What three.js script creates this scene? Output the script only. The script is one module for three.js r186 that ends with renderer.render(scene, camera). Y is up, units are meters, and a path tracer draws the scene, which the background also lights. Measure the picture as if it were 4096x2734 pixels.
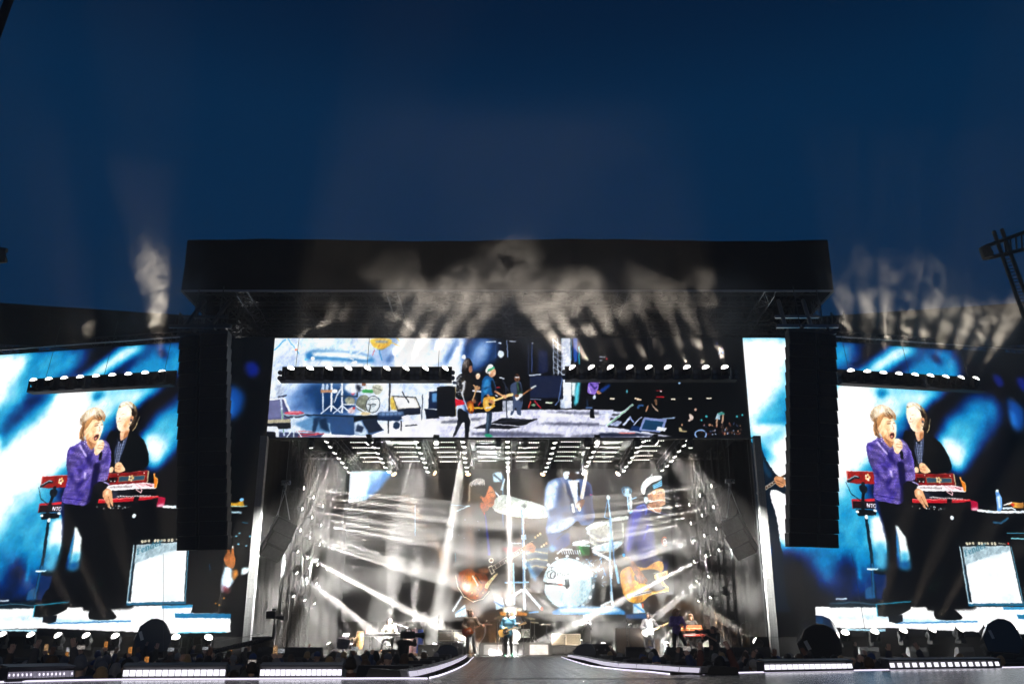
import * as THREE from 'three';
import { mergeGeometries, mergeVertices } from 'three/addons/utils/BufferGeometryUtils.js';
import { RoundedBoxGeometry } from 'three/addons/geometries/RoundedBoxGeometry.js';
import { RectAreaLightUniformsLib } from 'three/addons/lights/RectAreaLightUniformsLib.js';
RectAreaLightUniformsLib.init();

// ---------- camera, sky, light, exposure ----------
const scene = new THREE.Scene();
const camera = new THREE.PerspectiveCamera(41.0, 1.5, 0.1, 900);
camera.position.set(0, 2.05, 0);
camera.rotation.x = THREE.MathUtils.degToRad(18.35);
{ // dusk sky, the same all round: pale near the horizon, deep blue overhead
  const w = 256, h = 128, d = new Float32Array(w * h * 4);
  const stops = [[-1, .003, .016, .046], [0, .003, .022, .066], [.3, .0008, .0205, .066], [.437, .0006, .0215, .069], [.53, .0006, .0205, .066], [.61, .0003, .0118, .042], [.7, .0003, .0085, .032], [1, .0002, .006, .025]];
  for (let y = 0; y < h; y++) {
    const s = Math.sin(((y + .5) / h - .5) * Math.PI);
    let k = 0; while (k < stops.length - 2 && s > stops[k + 1][0]) k++;
    const a = stops[k], b = stops[k + 1], t = THREE.MathUtils.clamp((s - a[0]) / (b[0] - a[0]), 0, 1);
    for (let x = 0; x < w; x++) { const i = (y * w + x) * 4; for (let c = 0; c < 3; c++) d[i + c] = a[c + 1] + (b[c + 1] - a[c + 1]) * t; d[i + 3] = 1; }
  }
  const t = new THREE.DataTexture(d, w, h, THREE.RGBAFormat, THREE.FloatType);
  t.mapping = THREE.EquirectangularReflectionMapping; t.magFilter = THREE.LinearFilter; t.needsUpdate = true;
  scene.background = t; scene.environment = t;
}
const sun = new THREE.DirectionalLight(0xffe6cc, 0.012);   // last of the afterglow behind the audience
sun.position.set(-30, 14, 60); sun.shadow.radius = 60; sun.castShadow = true;
Object.assign(sun.shadow.camera, { left: -40, right: 40, top: 40, bottom: -40, far: 200 });
scene.add(sun, sun.target);
scene.fog = new THREE.FogExp2(0xfffaf2, 0.003);           // stage haze
const renderer = new THREE.WebGLRenderer({ antialias: true });
renderer.toneMapping = THREE.LinearToneMapping;
renderer.toneMappingExposure = 1.0;
renderer.shadowMap.enabled = true;

// ---------- helpers ----------
let seedState = 20240511;
const rnd = () => { seedState = (seedState * 1664525 + 1013904223) >>> 0; return seedState / 4294967296; };
const rr = (a, b) => a + (b - a) * rnd();
const V = (x, y, z) => Array.isArray(x) ? new THREE.Vector3(...x) : new THREE.Vector3(x, y, z);
const taken = new Map();
const numbered = (n) => { const k = taken.get(n) ?? 0; taken.set(n, k + 1); return k ? n + '_' + String(k).padStart(3, '0') : n; };
const lin = (r, g, b) => new THREE.Color().setRGB(r, g ?? r, b ?? r);
const mat = (c, roughness = .7, more = {}) => new THREE.MeshStandardMaterial({ color: Array.isArray(c) ? lin(...c) : lin(c), roughness, ...more });
function thing(name, label, category, pos = [0, 0, 0], turn = 0, group) {
  const o = new THREE.Group(); o.name = numbered(name); o.position.set(...pos); o.rotation.y = turn;
  o.userData = { label, category }; if (group) o.userData.group = group;
  scene.add(o); return o;
}
function part(name, geo, m, parent, kind) {
  const g = Array.isArray(geo) ? merged(geo) : geo;
  const o = new THREE.Mesh(g, m); o.name = parent ? name : numbered(name); o.castShadow = o.receiveShadow = true;
  if (kind) o.userData.kind = kind;
  (parent ?? scene).add(o); return o;
}
function tagged(o, label, category, group) { o.userData.label = label; o.userData.category = category; if (group) o.userData.group = group; return o; }
const struct = (name, geo, m) => part(name, geo, m, null, 'structure');
function merged(list) {
  const l = list.map((g) => { const q = g.index ? g.toNonIndexed() : g; for (const k of Object.keys(q.attributes)) if (!['position', 'normal', 'uv'].includes(k)) q.deleteAttribute(k); return q; });
  return l.length === 1 ? l[0] : mergeGeometries(l);
}
const box = (w, h, d, x = 0, y = 0, z = 0, ry = 0, rx = 0, rz = 0) => { const g = new THREE.BoxGeometry(w, h, d); if (rx) g.rotateX(rx); if (rz) g.rotateZ(rz); if (ry) g.rotateY(ry); return g.translate(x, y, z); };
const rbox = (w, h, d, x = 0, y = 0, z = 0, r = .02, ry = 0, rx = 0) => { const g = new RoundedBoxGeometry(w, h, d, 2, Math.min(r, w / 2.1, h / 2.1, d / 2.1)); if (rx) g.rotateX(rx); if (ry) g.rotateY(ry); return g.translate(x, y, z); };
const UP = V(0, 1, 0), qa = new THREE.Quaternion();
function bar(a, b, r = .02, seg = 6, r2 = r) {
  a = V(a.x ?? a[0], a.y ?? a[1], a.z ?? a[2]); b = V(b.x ?? b[0], b.y ?? b[1], b.z ?? b[2]);
  const d = b.clone().sub(a), L = d.length(), g = new THREE.CylinderGeometry(r2, r, L, seg);
  g.applyQuaternion(qa.setFromUnitVectors(UP, d.normalize())); const m = a.add(b).multiplyScalar(.5);
  return g.translate(m.x, m.y, m.z);
}
const cyl = (r, h, x = 0, y = 0, z = 0, seg = 16, r2 = r) => new THREE.CylinderGeometry(r2, r, h, seg).translate(x, y, z);
const ball = (r, x = 0, y = 0, z = 0, sx = 1, sy = 1, sz = 1, seg = 12) => new THREE.SphereGeometry(r, seg, Math.max(6, seg - 4)).scale(sx, sy, sz).translate(x, y, z);
const tube = (pts, r = .01, n = 16, seg = 5) => new THREE.TubeGeometry(new THREE.CatmullRomCurve3(pts.map((p) => V(p))), n, r, seg);
const lathe = (pts, seg = 20) => new THREE.LatheGeometry(pts.map((p) => new THREE.Vector2(...p)), seg);
function prism(pts, depth, bevel = 0) { // outline in x,y extruded along z, centred on z
  const s = new THREE.Shape(pts.map((p) => new THREE.Vector2(...p)));
  return new THREE.ExtrudeGeometry(s, { depth, bevelEnabled: bevel > 0, bevelSize: bevel, bevelThickness: bevel, bevelSegments: 2, curveSegments: 8 }).translate(0, 0, -depth / 2);
}
function quad(a, b, c, d) { // four corners, counter-clockwise seen from the front; uv 0..1
  const g = new THREE.BufferGeometry();
  g.setAttribute('position', new THREE.Float32BufferAttribute([...a, ...b, ...c, ...d], 3));
  g.setAttribute('uv', new THREE.Float32BufferAttribute([0, 0, 1, 0, 1, 1, 0, 1], 2));
  g.setIndex([0, 1, 2, 0, 2, 3]); g.computeVertexNormals(); return g;
}
function truss(a, b, w = .4, up = UP, r = .025, n) { // box truss from a to b
  a = V(a); b = V(b); const d = b.clone().sub(a), L = d.length(); d.normalize();
  const s = new THREE.Vector3().crossVectors(d, up).normalize(), u = new THREE.Vector3().crossVectors(s, d).normalize(), out = [];
  const c = [[1, 1], [-1, 1], [-1, -1], [1, -1]].map(([i, j]) => s.clone().multiplyScalar(i * w / 2).addScaledVector(u, j * w / 2));
  const N = n ?? Math.max(2, Math.round(L / w / 1.25));
  for (let k = 0; k < 4; k++) {
    out.push(bar(a.clone().add(c[k]), b.clone().add(c[k]), r, 6));
    const k2 = (k + 1) % 4;
    for (let i = 0; i < N; i++) {
      const p = a.clone().addScaledVector(d, L * i / N).add(c[i % 2 ? k2 : k]), q = a.clone().addScaledVector(d, L * (i + 1) / N).add(c[i % 2 ? k : k2]);
      out.push(bar(p, q, r * .6, 4));
      if (i) out.push(bar(a.clone().addScaledVector(d, L * i / N).add(c[k]), a.clone().addScaledVector(d, L * i / N).add(c[k2]), r * .55, 4));
    }
  }
  return merged(out);
}
// value noise for textures
const hash2 = (x, y, s = 0) => { let h = Math.imul(x, 374761393) + Math.imul(y, 668265263) + Math.imul(s, 2147483647 ^ 0x5bd1e995) | 0; h = Math.imul(h ^ (h >>> 13), 1274126177); return ((h ^ (h >>> 16)) >>> 0) / 4294967296; };
const vnoise = (x, y, s = 0) => { const i = Math.floor(x), j = Math.floor(y), u = x - i, v = y - j, a = u * u * (3 - 2 * u), b = v * v * (3 - 2 * v); const l = (p, q, t) => p + (q - p) * t; return l(l(hash2(i, j, s), hash2(i + 1, j, s), a), l(hash2(i, j + 1, s), hash2(i + 1, j + 1, s), a), b); };
const fbm = (x, y, o = 5, s = 0) => { let v = 0, a = .5, t = 0; for (let k = 0; k < o; k++) { v += a * vnoise(x, y, s + k); t += a; x *= 2.03; y *= 2.03; a *= .55; } return v / t; };
function dataTex(w, h, fn, srgb = false) {
  const d = new Uint8Array(w * h * 4);
  for (let y = 0; y < h; y++) for (let x = 0; x < w; x++) { const v = fn(x / w, y / h, x, y), i = (y * w + x) * 4; const c = Array.isArray(v) ? v : [v, v, v]; for (let k = 0; k < 3; k++) d[i + k] = Math.max(0, Math.min(255, c[k] * 255)); d[i + 3] = 255; }
  const t = new THREE.DataTexture(d, w, h); t.wrapS = t.wrapT = THREE.RepeatWrapping; t.magFilter = THREE.LinearFilter; if (srgb) t.colorSpace = THREE.SRGBColorSpace; t.needsUpdate = true; return t;
}
const cut = (t, sx, sy) => { const c = t.clone(); c.repeat.set(sx, sy); c.needsUpdate = true; return c; };
const wearTex = dataTex(256, 256, (u, v, x, y) => .45 + .4 * fbm(x / 40, y / 40, 5, 3) + .25 * (fbm(x / 5, y / 5, 3, 9) - .5));
const clothTex = dataTex(256, 256, (u, v, x, y) => .35 + .5 * fbm(x / 26, y / 60, 5, 21) + .15 * (((x + y) % 4) / 4 - .4));
const velvet = (c, more = {}) => new THREE.MeshPhysicalMaterial({ color: lin(c), roughness: 1, specularIntensity: .12, ...more });
const M = {
  cloth: velvet(.022, { map: clothTex, bumpMap: clothTex, bumpScale: .01 }),
  black: mat(.028, .6, { map: wearTex }),
  blackSatin: mat(.03, .38),
  rubber: mat(.02, .8),
  steel: mat(.32, .42, { metalness: .8, roughnessMap: wearTex }),
  darkSteel: mat(.1, .5, { metalness: .7 }),
  chrome: mat(.75, .18, { metalness: 1 }),
  white: mat(.75, .6),
  lens: new THREE.MeshStandardMaterial({ color: lin(.8), emissive: 0xfffaf2, emissiveIntensity: 5, roughness: .3 }),
  lensWarm: new THREE.MeshStandardMaterial({ color: lin(.8), emissive: 0xffd2a0, emissiveIntensity: 4, roughness: .3 }),
  lensOff: mat(.22, .15, { metalness: .6 }),
};
const ORD = ['first', 'second', 'third', 'fourth', 'fifth', 'sixth', 'seventh', 'eighth', 'ninth', 'tenth', 'eleventh', 'twelfth', 'thirteenth', 'fourteenth', 'fifteenth', 'sixteenth'];

// ---------- ground, runway, stage ----------
const STAGE = 1.6;
{
  const t = cut(wearTex, 60, 60);
  const g = new THREE.PlaneGeometry(700, 700).rotateX(-Math.PI / 2).translate(0, 0, -150);
  struct('ground', g, mat(.045, .9, { map: t, bumpMap: t, bumpScale: .01 }));
}
// ribbed deck texture: u along the ribs' spacing direction in metres
const ribTex = dataTex(512, 256, (u, v, x, y) => { const rib = .5 + .5 * Math.sin(y / 256 * Math.PI * 2 * 16); const s = fbm(x / 60, y / 6, 4, 31); return .5 + .16 * rib + .42 * (s - .45) + .2 * (fbm(x / 3, y / 3, 2, 7) - .5); });
const scuffTex = dataTex(512, 512, (u, v, x, y) => .55 + .5 * (fbm(x / 120, y / 8, 5, 51) - .5) + .35 * (fbm(x / 18, y / 18, 4, 77) - .5) - (hash2(x, y, 5) > .9993 ? .4 : 0));
function deckMat(tone) { return mat([tone, tone, tone * 1.03], .42, { map: ribTex, bumpMap: ribTex, bumpScale: .004, roughnessMap: scuffTex }); }
const deckMats = [.27, .23, .31, .25].map(deckMat);
// a slab with a flat top between four plan corners [x,z], uv in metres
function slab(pts, top, thick) {
  const s = new THREE.Shape(pts.map(([x, z]) => new THREE.Vector2(x, -z)));
  return new THREE.ExtrudeGeometry(s, { depth: thick, bevelEnabled: false }).rotateX(-Math.PI / 2).translate(0, top - thick, 0);
}
const edgeL = [[-1.2, -13.84], [-1.15, -14.83], [-1.12, -18.9], [-1.2, -25.05], [-1.42, -33], [-1.56, -38.6]];
const edgeR = [[2.56, -15.64], [2.42, -17], [2.14, -18.35], [1.97, -19.8], [1.83, -21.55], [1.88, -31.4], [2.0, -38.6]];
const farEdge = { left: [[-12, -6.4], [-6.55, -12.46], [-5.56, -13.3], [-2.16, -13.8], [-1.2, -13.84]], right: [[2.56, -15.64], [3.16, -16.1], [4.13, -16.85], [6.93, -18.53], [11.12, -21.06], [15, -23.4]] };
const lineAt = (e, z) => { for (let i = 0; i + 1 < e.length; i++) if ((z - e[i][1]) * (z - e[i + 1][1]) <= 0) { const t = (z - e[i][1]) / (e[i + 1][1] - e[i][1]); return e[i][0] + (e[i + 1][0] - e[i][0]) * t; } return z > e[0][1] ? e[0][0] : e[e.length - 1][0]; };
const runway = thing('runway', 'long grey ribbed runway deck leading from the camera to the stage', 'runway');
{
  const wide = [[-12, -1], ...farEdge.left, [lineAt(edgeR, -15.64), -13.84], ...farEdge.right, [15, -1]];
  part('platform_deck', slab(wide, STAGE - .006, .2), deckMats[1], runway);
  // panels of the runway, each row one panel left and one right of the long seam
  let z = -13.9, k = 0;
  while (z > -38.4) {
    const d = [1.22, 1.22, .61][k % 3], z2 = Math.max(z - d + .007, -38.46), seam = -.14 + .018 * Math.sin(k * 2.1) - (k < 3 ? -.06 : 0);
    const rx = (q) => q > -15.64 ? 2.56 : lineAt(edgeR, q);
    part('deck_panel', slab([[lineAt(edgeL, z), z], [lineAt(edgeL, z2), z2], [seam - .003, z2], [seam - .003, z]], STAGE + .002 * (k % 2), .12), deckMats[(k * 3 + 1) % 4], runway);
    part('deck_panel', slab([[seam + .003, z], [seam + .003, z2], [rx(z2), z2], [rx(z), z]], STAGE + .002 * ((k + 1) % 2), .12), deckMats[(k * 7 + 2) % 4], runway);
    z -= d; k++;
  }
  part('skirt', [...[[-1, edgeL], [1, edgeR]].map(([s, e]) => merged(e.slice(0, -1).map((p, i) => { const q = e[i + 1], L = Math.hypot(q[0] - p[0], q[1] - p[1]); return box(.05, 1.4, L, (p[0] + q[0]) / 2 - s * .06, .7, (p[1] + q[1]) / 2, Math.atan2(q[0] - p[0], q[1] - p[1])); })))], M.cloth, runway);
  const ledEdge = new THREE.MeshStandardMaterial({ color: lin(.8), emissive: 0xefe6ff, emissiveIntensity: 1.5, roughness: .4 });
  const strip = (e, y) => tube(e.map(([x, q]) => [x, y, q]), .011, 60, 5);
  part('led_edge_strip', strip(edgeL.map(([x, q]) => [x + .03, q]), STAGE + .014), ledEdge, runway);
  part('led_edge_strip', strip(edgeR.map(([x, q]) => [x - .03, q]), STAGE + .014), ledEdge, runway);
  part('led_edge_strip', strip(farEdge.left.slice(1).map(([x, q]) => [x, q + .03]), STAGE + .006), ledEdge, runway);
  part('led_edge_strip', strip(farEdge.right.slice(1).map(([x, q]) => [x, q + .03]), STAGE + .006), ledEdge, runway);
}
{
  const st = thing('main_stage', 'wide black main stage deck with cloth front below the performers', 'stage');
  part('deck', box(52, .2, 17, 0, STAGE - .1, -47), mat(.11, .45, { map: scuffTex, roughnessMap: scuffTex }), st);
  part('front_cloth', box(52, 1.38, .08, 0, .69, -38.53), M.cloth, st);
  part('front_lip', box(52, .05, .06, 0, STAGE - .03, -38.47), M.darkSteel, st);
}
// ---------- roof, wings, drapes ----------
{
  const r = thing('stage_roof', 'long black cloth-fronted roof box over the main stage', 'roof');
  const x0 = -14.53, x1 = 14.13, zf = -37.4, hb = 16.85, ht = 19.25;
  const fc = cut(clothTex, 5, 1); const fm = velvet(.02, { map: fc, bumpMap: fc, bumpScale: .04 });
  // cloth front with shallow sag folds
  const g = new THREE.PlaneGeometry(x1 - x0, ht - hb, 220, 24); const p = g.attributes.position;
  for (let i = 0; i < p.count; i++) { const x = p.getX(i), y = p.getY(i); p.setZ(i, .05 * fbm(x * .8 + y * .5, y * 1.2, 4, 61) + .02 * Math.sin(x * 2.3 + y * 1.7)); p.setY(i, y + (y > .9 ? .05 * Math.sin(x * .45) : 0)); }
  g.computeVertexNormals(); g.translate((x0 + x1) / 2, (hb + ht) / 2, zf);
  part('front_cloth', g, fm, r);
  part('side_cloth', box(.06, ht - hb, 16, x0 + .03, (hb + ht) / 2, zf - 8.05), fm, r);
  part('side_cloth', box(.06, ht - hb, 16, x1 - .03, (hb + ht) / 2, zf - 8.05), fm, r);
  part('roof_skin', box(x1 - x0, .08, 17, (x0 + x1) / 2, ht - .1, zf - 8.6), velvet(.015), r);
  part('edge_rail', [box(x1 - x0, .07, .07, (x0 + x1) / 2, hb - .04, zf + .03)], mat(.4, .4, { metalness: .3 }), r);
  for (const [x, s] of [[x0, 1], [x1, -1]]) part('side_rail', [bar([x, hb - .04, zf - .02], [x + s * .08, hb - .04, zf - 7], .05, 6)], mat(.35, .4, { metalness: .4 }), r);
  // sloping brace trusses under the roof edge, fanning from the centre
  const braces = [[[-12.015,16.93,-37.6],[-11.389,15.878,-40.5]], [[-5.32,16.87,-37.6],[-5.005,15.754,-40.5]], [[-0.199,16.87,-37.6],[-0.175,15.754,-40.5]], [[4.934,16.87,-37.6],[4.407,15.693,-40.5]], [[11.451,16.93,-37.6],[10.983,16.064,-40.5]]];
  for (const [a, b] of braces) part('brace_truss', truss(a, b, .46, V(0, 0, 1), .03, 5), M.steel, r);
  // long trusses across the underside and purlins going back
  for (const [h, q] of [[17.3, -38.2], [17.6, -40.4], [17.7, -43], [17.7, -46], [17.7, -50]]) part('roof_truss', truss([x0 + .4, h, q], [x1 - .4, h, q], .5, UP, .035, 40), M.darkSteel, r);
  for (let k = 0; k <= 8; k++) { const x = x0 + .6 + (x1 - x0 - 1.2) * k / 8; part('roof_purlin', truss([x, 18.4, zf - .4], [x, 18.2, zf - 16], .3, UP, .025, 22), M.darkSteel, r); }
  part('front_truss', truss([x0 + 1.2, 15.55, -39.1], [x1 - 1.2, 15.55, -39.1], .45, UP, .03, 48), M.darkSteel, r);
  for (const x of [-13.2, 12.9]) part('roof_tower', truss([x, STAGE, -40.6], [x, 17.4, -40.6], .7, V(0, 0, 1), .045), M.darkSteel, r);
}
// towers and rigging between roof corner and the loudspeaker arrays
for (const s of [-1, 1]) {
  const t = thing('rigging_frame', s < 0 ? 'dark steel rigging frame under the left end of the roof' : 'steel rigging frame with pale beams under the right roof end', 'rigging');
  const X = s < 0 ? -12.9 : 12.6, bm = mat(.3, .45, { metalness: .5 });
  part('hanging_beam', [bar([X - 1.0, 14.9, -36.6], [X - .75, 16.6, -38], .09, 6), bar([X + .1, 14.9, -36.6], [X + .35, 16.6, -38], .09, 6)], s < 0 ? M.darkSteel : bm, t);
  part('cross_beam', [box(1.9, .12, .12, X - .3, 15.5, -37.1), box(2.6, .14, .14, X - .2, 14.75, -36.2)], s < 0 ? M.darkSteel : bm, t);
  part('ladder', truss([X + s * .9, 14.6, -38], [X + s * .9, 16.6, -38], .3, V(0, 0, 1), .02), M.darkSteel, t);
}
for (const s of [-1, 1]) {
  const w = thing('wing_roof', s < 0 ? 'black sloping roof front of the stage wing on the left' : 'black sloping roof front of the stage wing on the right', 'roof');
  const at = (d, h, q) => [s * (12 + d * Math.cos(.205)) + 0, h, -(38.85 + d * Math.sin(.205)) + q];
  const c = cut(clothTex, 4, 1), fm = velvet(.02, { map: c, bumpMap: c, bumpScale: .03 });
  const L = 17;
  const g = new THREE.BoxGeometry(L, 2.0, .12, 60, 4, 1); const p = g.attributes.position;
  for (let i = 0; i < p.count; i++) p.setZ(i, p.getZ(i) + .05 * fbm(p.getX(i) * .7, p.getY(i), 3, 13));
  g.computeVertexNormals(); const mid = at(L / 2 + 1.4, 16.2, .45);
  g.rotateY(-s * .205 + (s < 0 ? 0 : 0)).translate(...mid.map((v) => v));
  g.rotateY(0);
  part('front_cloth', g, fm, w);
  part('edge_rail', bar(at(1.4, 15.2, .54), at(L + 1.4, 15.2, .54), .035, 6), mat(.4, .4, { metalness: .4 }), w);
  part('top_cloth', (() => { const q = new THREE.BoxGeometry(L, .08, 3.2); q.rotateY(-s * .205); return q.translate(...at(L / 2 + 1.4, 17.16, -1.1)); })(), fm, w);
  part('roof_truss', truss(at(.5, 15.5, -.5), at(L, 15.5, -.5), .5, UP, .035, 30), M.darkSteel, w);
  for (const d of [3.5, 8, 13]) part('tower', truss(at(d, STAGE, -1.4), at(d, 17, -1.4), .6, V(0, 0, 1), .04), M.darkSteel, w);
  for (let k = 0; k < 5; k++) part('hoist_plate', (() => { const q = new THREE.BoxGeometry(.8, .4, .25); q.rotateY(-s * .205); return q.translate(...at(2.5 + k * 2.9, 15.32, -.2)); })(), M.black, w);
}
function drape(name, label, w, h, pos, ry, tone = .02, folds = 5) {
  const g = new THREE.PlaneGeometry(w, h, Math.round(w * 12), 6), p = g.attributes.position;
  for (let i = 0; i < p.count; i++) { const x = p.getX(i); p.setZ(i, .06 * Math.sin(x * folds + .8 * Math.sin(x * 1.7)) + .03 * Math.sin(x * folds * 2.3)); }
  g.computeVertexNormals();
  const o = part(name, g, velvet(tone, { specularIntensity: 0 }), null); o.position.set(...pos); o.rotation.y = ry; o.material.side = THREE.DoubleSide;
  return tagged(o, label, 'curtain');
}
drape('back_drape', 'black pleated cloth closing the back of the stage', 26.4, 16, [0, 9.6, -53.2], 0, .001);
drape('side_drape', 'black pleated cloth hanging along the left side of the stage', 14, 14, [-13, 8.6, -46.2], Math.PI / 2, .0006);
drape('side_drape', 'black pleated cloth hanging along the right side of the stage', 14, 14, [13, 8.6, -46.2], -Math.PI / 2, .0006);
{
  const g = thing('lighting_grid', 'dark truss grid and ceiling above the stage lamps', 'truss');
  part('ceiling', box(23.6, .1, 14, 0, 12.4, -46), velvet(.02), g);
  for (let k = 0; k < 9; k++) { const x = -8.5 + k * 2.08; part('grid_truss', truss([x, 11.4, -39.6], [x, 11.4, -50], .32, UP, .022, 24), M.darkSteel, g); }
  for (const q of [-40, -44.5, -49.4]) part('cross_truss', truss([-11.5, 11.9, q], [11.5, 11.9, q], .36, UP, .025, 50), M.darkSteel, g);
}
// the two pale tiled pillars framing the stage opening
{
  const tile = dataTex(64, 512, (u, v, x, y) => (y % 16 < 2 || x % 22 < 2) ? .42 : .62 + .12 * hash2(x / 22 | 0, y / 16 | 0, 3));
  for (const [s, px0, px1] of [[-1, -10.83, -10.53], [1, 10.4, 10.7]]) {
    const t = thing('light_pillar', s < 0 ? 'tall pale tiled pillar at the left edge of the stage opening' : 'tall pale tiled pillar at the right edge of the stage opening', 'pillar');
    const m = mat([.62, .62, .58], .5, { map: tile });
    for (let k = 0; k < 12; k++) part('pillar_panel', box(px1 - px0, .742, .3, (px0 + px1) / 2, STAGE + .38 + k * .75, -38.72), m, t);
    part('pillar_back', box(.2, 9, .1, (px0 + px1) / 2, STAGE + 4.5, -38.95), M.black, t);
  }
}
// floodlight mast and stand roof at the edges of the picture
{
  const m = mat([.16, .13, .09], .7), t = thing('floodlight_mast', 'tall brown lattice floodlight mast with ladder against the sky', 'mast');
  const A = [19.101,17.621,-33], B = [19.432,17.708,-33], A2 = [19.598,14.443,-33], B2 = [19.982,14.443,-33];
  const far = (a, b, k) => a.map((v, i) => v + (b[i] - v) * k);
  part('rail', bar(A, far(A, A2, 1.6), .08, 8), m, t); part('rail', bar(B, far(B, B2, 1.6), .08, 8), m, t);
  for (let k = 0; k < 30; k++) part('rung', bar(far(A, A2, .3 + k * .043), far(B, B2, .3 + k * .043), .02, 5), m, t);
  part('lamp_rack', [bar([18.62,16.931,-33], [20.671,17.708,-33], .08, 8), bar([18.699,16.459,-33], [20.531,16.931,-33], .08, 8), bar([18.62,16.931,-33], [18.699,16.459,-33], .22, 6), bar([18.704,16.646,-33], [18.844,16.703,-33], .16, 8)], m, t);
  for (let k = 0; k < 6; k++) part('lamp_rack_strut', bar(far([19.459,17.246,-33], [20.671,17.708,-33], k / 5), far([19.44,16.674,-33], [20.531,16.931,-33], k / 5), .035, 6), m, t);
  const l = thing('stand_roof_strut', 'dark steel strut crossing the upper corner of the sky on the left', 'strut');
  part('strut', bar([-10.571,15.192,-16], [-10.719,14.003,-16], .09, 8), mat(.02, .8), l);
  const s = thing('lamp_cluster', 'small dark floodlight cluster at the left edge of the sky', 'floodlight');
  part('bracket', [bar([-20.457,16.885,-33], [-19.887,16.778,-33], .1, 6), bar([-20.356,16.319,-33], [-19.836,16.372,-33], .11, 6)], m, s);
  part('lamp_head', [bar([-20.088,16.799,-33], [-19.95,16.351,-33], .13, 6)], m, s);
}

// ---------- pictures shown on the LED screens ----------
const SHARP = .58;   // canvas pixels per drawing unit
function sheet(w, h) { const c = document.createElement('canvas'); c.width = Math.round(w * SHARP); c.height = Math.round(h * SHARP); const x = c.getContext('2d'); x.scale(SHARP, SHARP); x.lineJoin = x.lineCap = 'round'; return [c, x]; }
function pen(x, soften = 1) {
  const path = (pts, close) => { x.beginPath(); pts.forEach((p, i) => i ? x.lineTo(p[0], p[1]) : x.moveTo(p[0], p[1])); if (close) x.closePath(); };
  const smooth = (pts) => { x.beginPath(); const n = pts.length, m = (a, b) => [(a[0] + b[0]) / 2, (a[1] + b[1]) / 2]; const s = m(pts[n - 1], pts[0]); x.moveTo(...s); for (let i = 0; i < n; i++) { const e = m(pts[i], pts[(i + 1) % n]); x.quadraticCurveTo(pts[i][0], pts[i][1], e[0], e[1]); } x.closePath(); };
  return {
    poly(pts, fill, blur = 0) { x.filter = blur ? `blur(${blur * SHARP * (blur > 7 ? soften : 1)}px)` : 'none'; x.fillStyle = fill; path(pts, true); x.fill(); x.filter = 'none'; },
    blob(pts, fill, blur = 0) { x.filter = blur ? `blur(${blur * SHARP * (blur > 7 ? soften : 1)}px)` : 'none'; x.fillStyle = fill; smooth(pts); x.fill(); x.filter = 'none'; },
    line(pts, w, col, blur = 0) { x.filter = blur ? `blur(${blur * SHARP * (blur > 7 ? soften : 1)}px)` : 'none'; x.strokeStyle = col; x.lineWidth = w; path(pts); x.stroke(); x.filter = 'none'; },
    dot([a, b], rx, ry, fill, rot = 0, blur = 0) { x.filter = blur ? `blur(${blur * SHARP * (blur > 7 ? soften : 1)}px)` : 'none'; x.fillStyle = fill; x.beginPath(); x.ellipse(a, b, rx, ry, rot, 0, 7); x.fill(); x.filter = 'none'; },
    ring([a, b], rx, ry, w, col, rot = 0) { x.strokeStyle = col; x.lineWidth = w; x.beginPath(); x.ellipse(a, b, rx, ry, rot, 0, 7); x.stroke(); },
    inside(pts, fn) { x.save(); smooth(pts); x.clip(); fn(); x.restore(); },
    insideHard(pts, fn) { x.save(); path(pts, true); x.clip(); fn(); x.restore(); },
    text(s, [a, b], size, col, font = 'serif', rot = 0, style = '') { x.save(); x.translate(a, b); x.rotate(rot); x.fillStyle = col; x.font = `${style} ${size}px ${font}`; x.fillText(s, 0, 0); x.restore(); },
  };
}
// smoke picture: grey painting -> broken up by noise -> colour ramp
function smokeRamp(x, w, h, ramp, scale, amount, seed) {
  w = Math.round(w * SHARP); h = Math.round(h * SHARP); scale *= SHARP;
  const im = x.getImageData(0, 0, w, h), d = im.data;
  for (let y = 0; y < h; y++) for (let i = 0; i < w; i++) {
    const k = (y * w + i) * 4; let v = d[k] / 255;
    const n = fbm((i + y * .35) / scale, (y - i * .2) / scale, 5, seed) - .5;
    v = Math.max(0, Math.min(1, v + amount * n * (.12 + 3.2 * v * (1.05 - v))));
    let a = 0; while (a < ramp.length - 2 && v > ramp[a + 1][0]) a++;
    const p = ramp[a], q = ramp[a + 1], t = (v - p[0]) / (q[0] - p[0]);
    for (let c = 0; c < 3; c++) d[k + c] = p[c + 1] + (q[c + 1] - p[c + 1]) * t;
  }
  x.putImageData(im, 0, 0);
}
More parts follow.
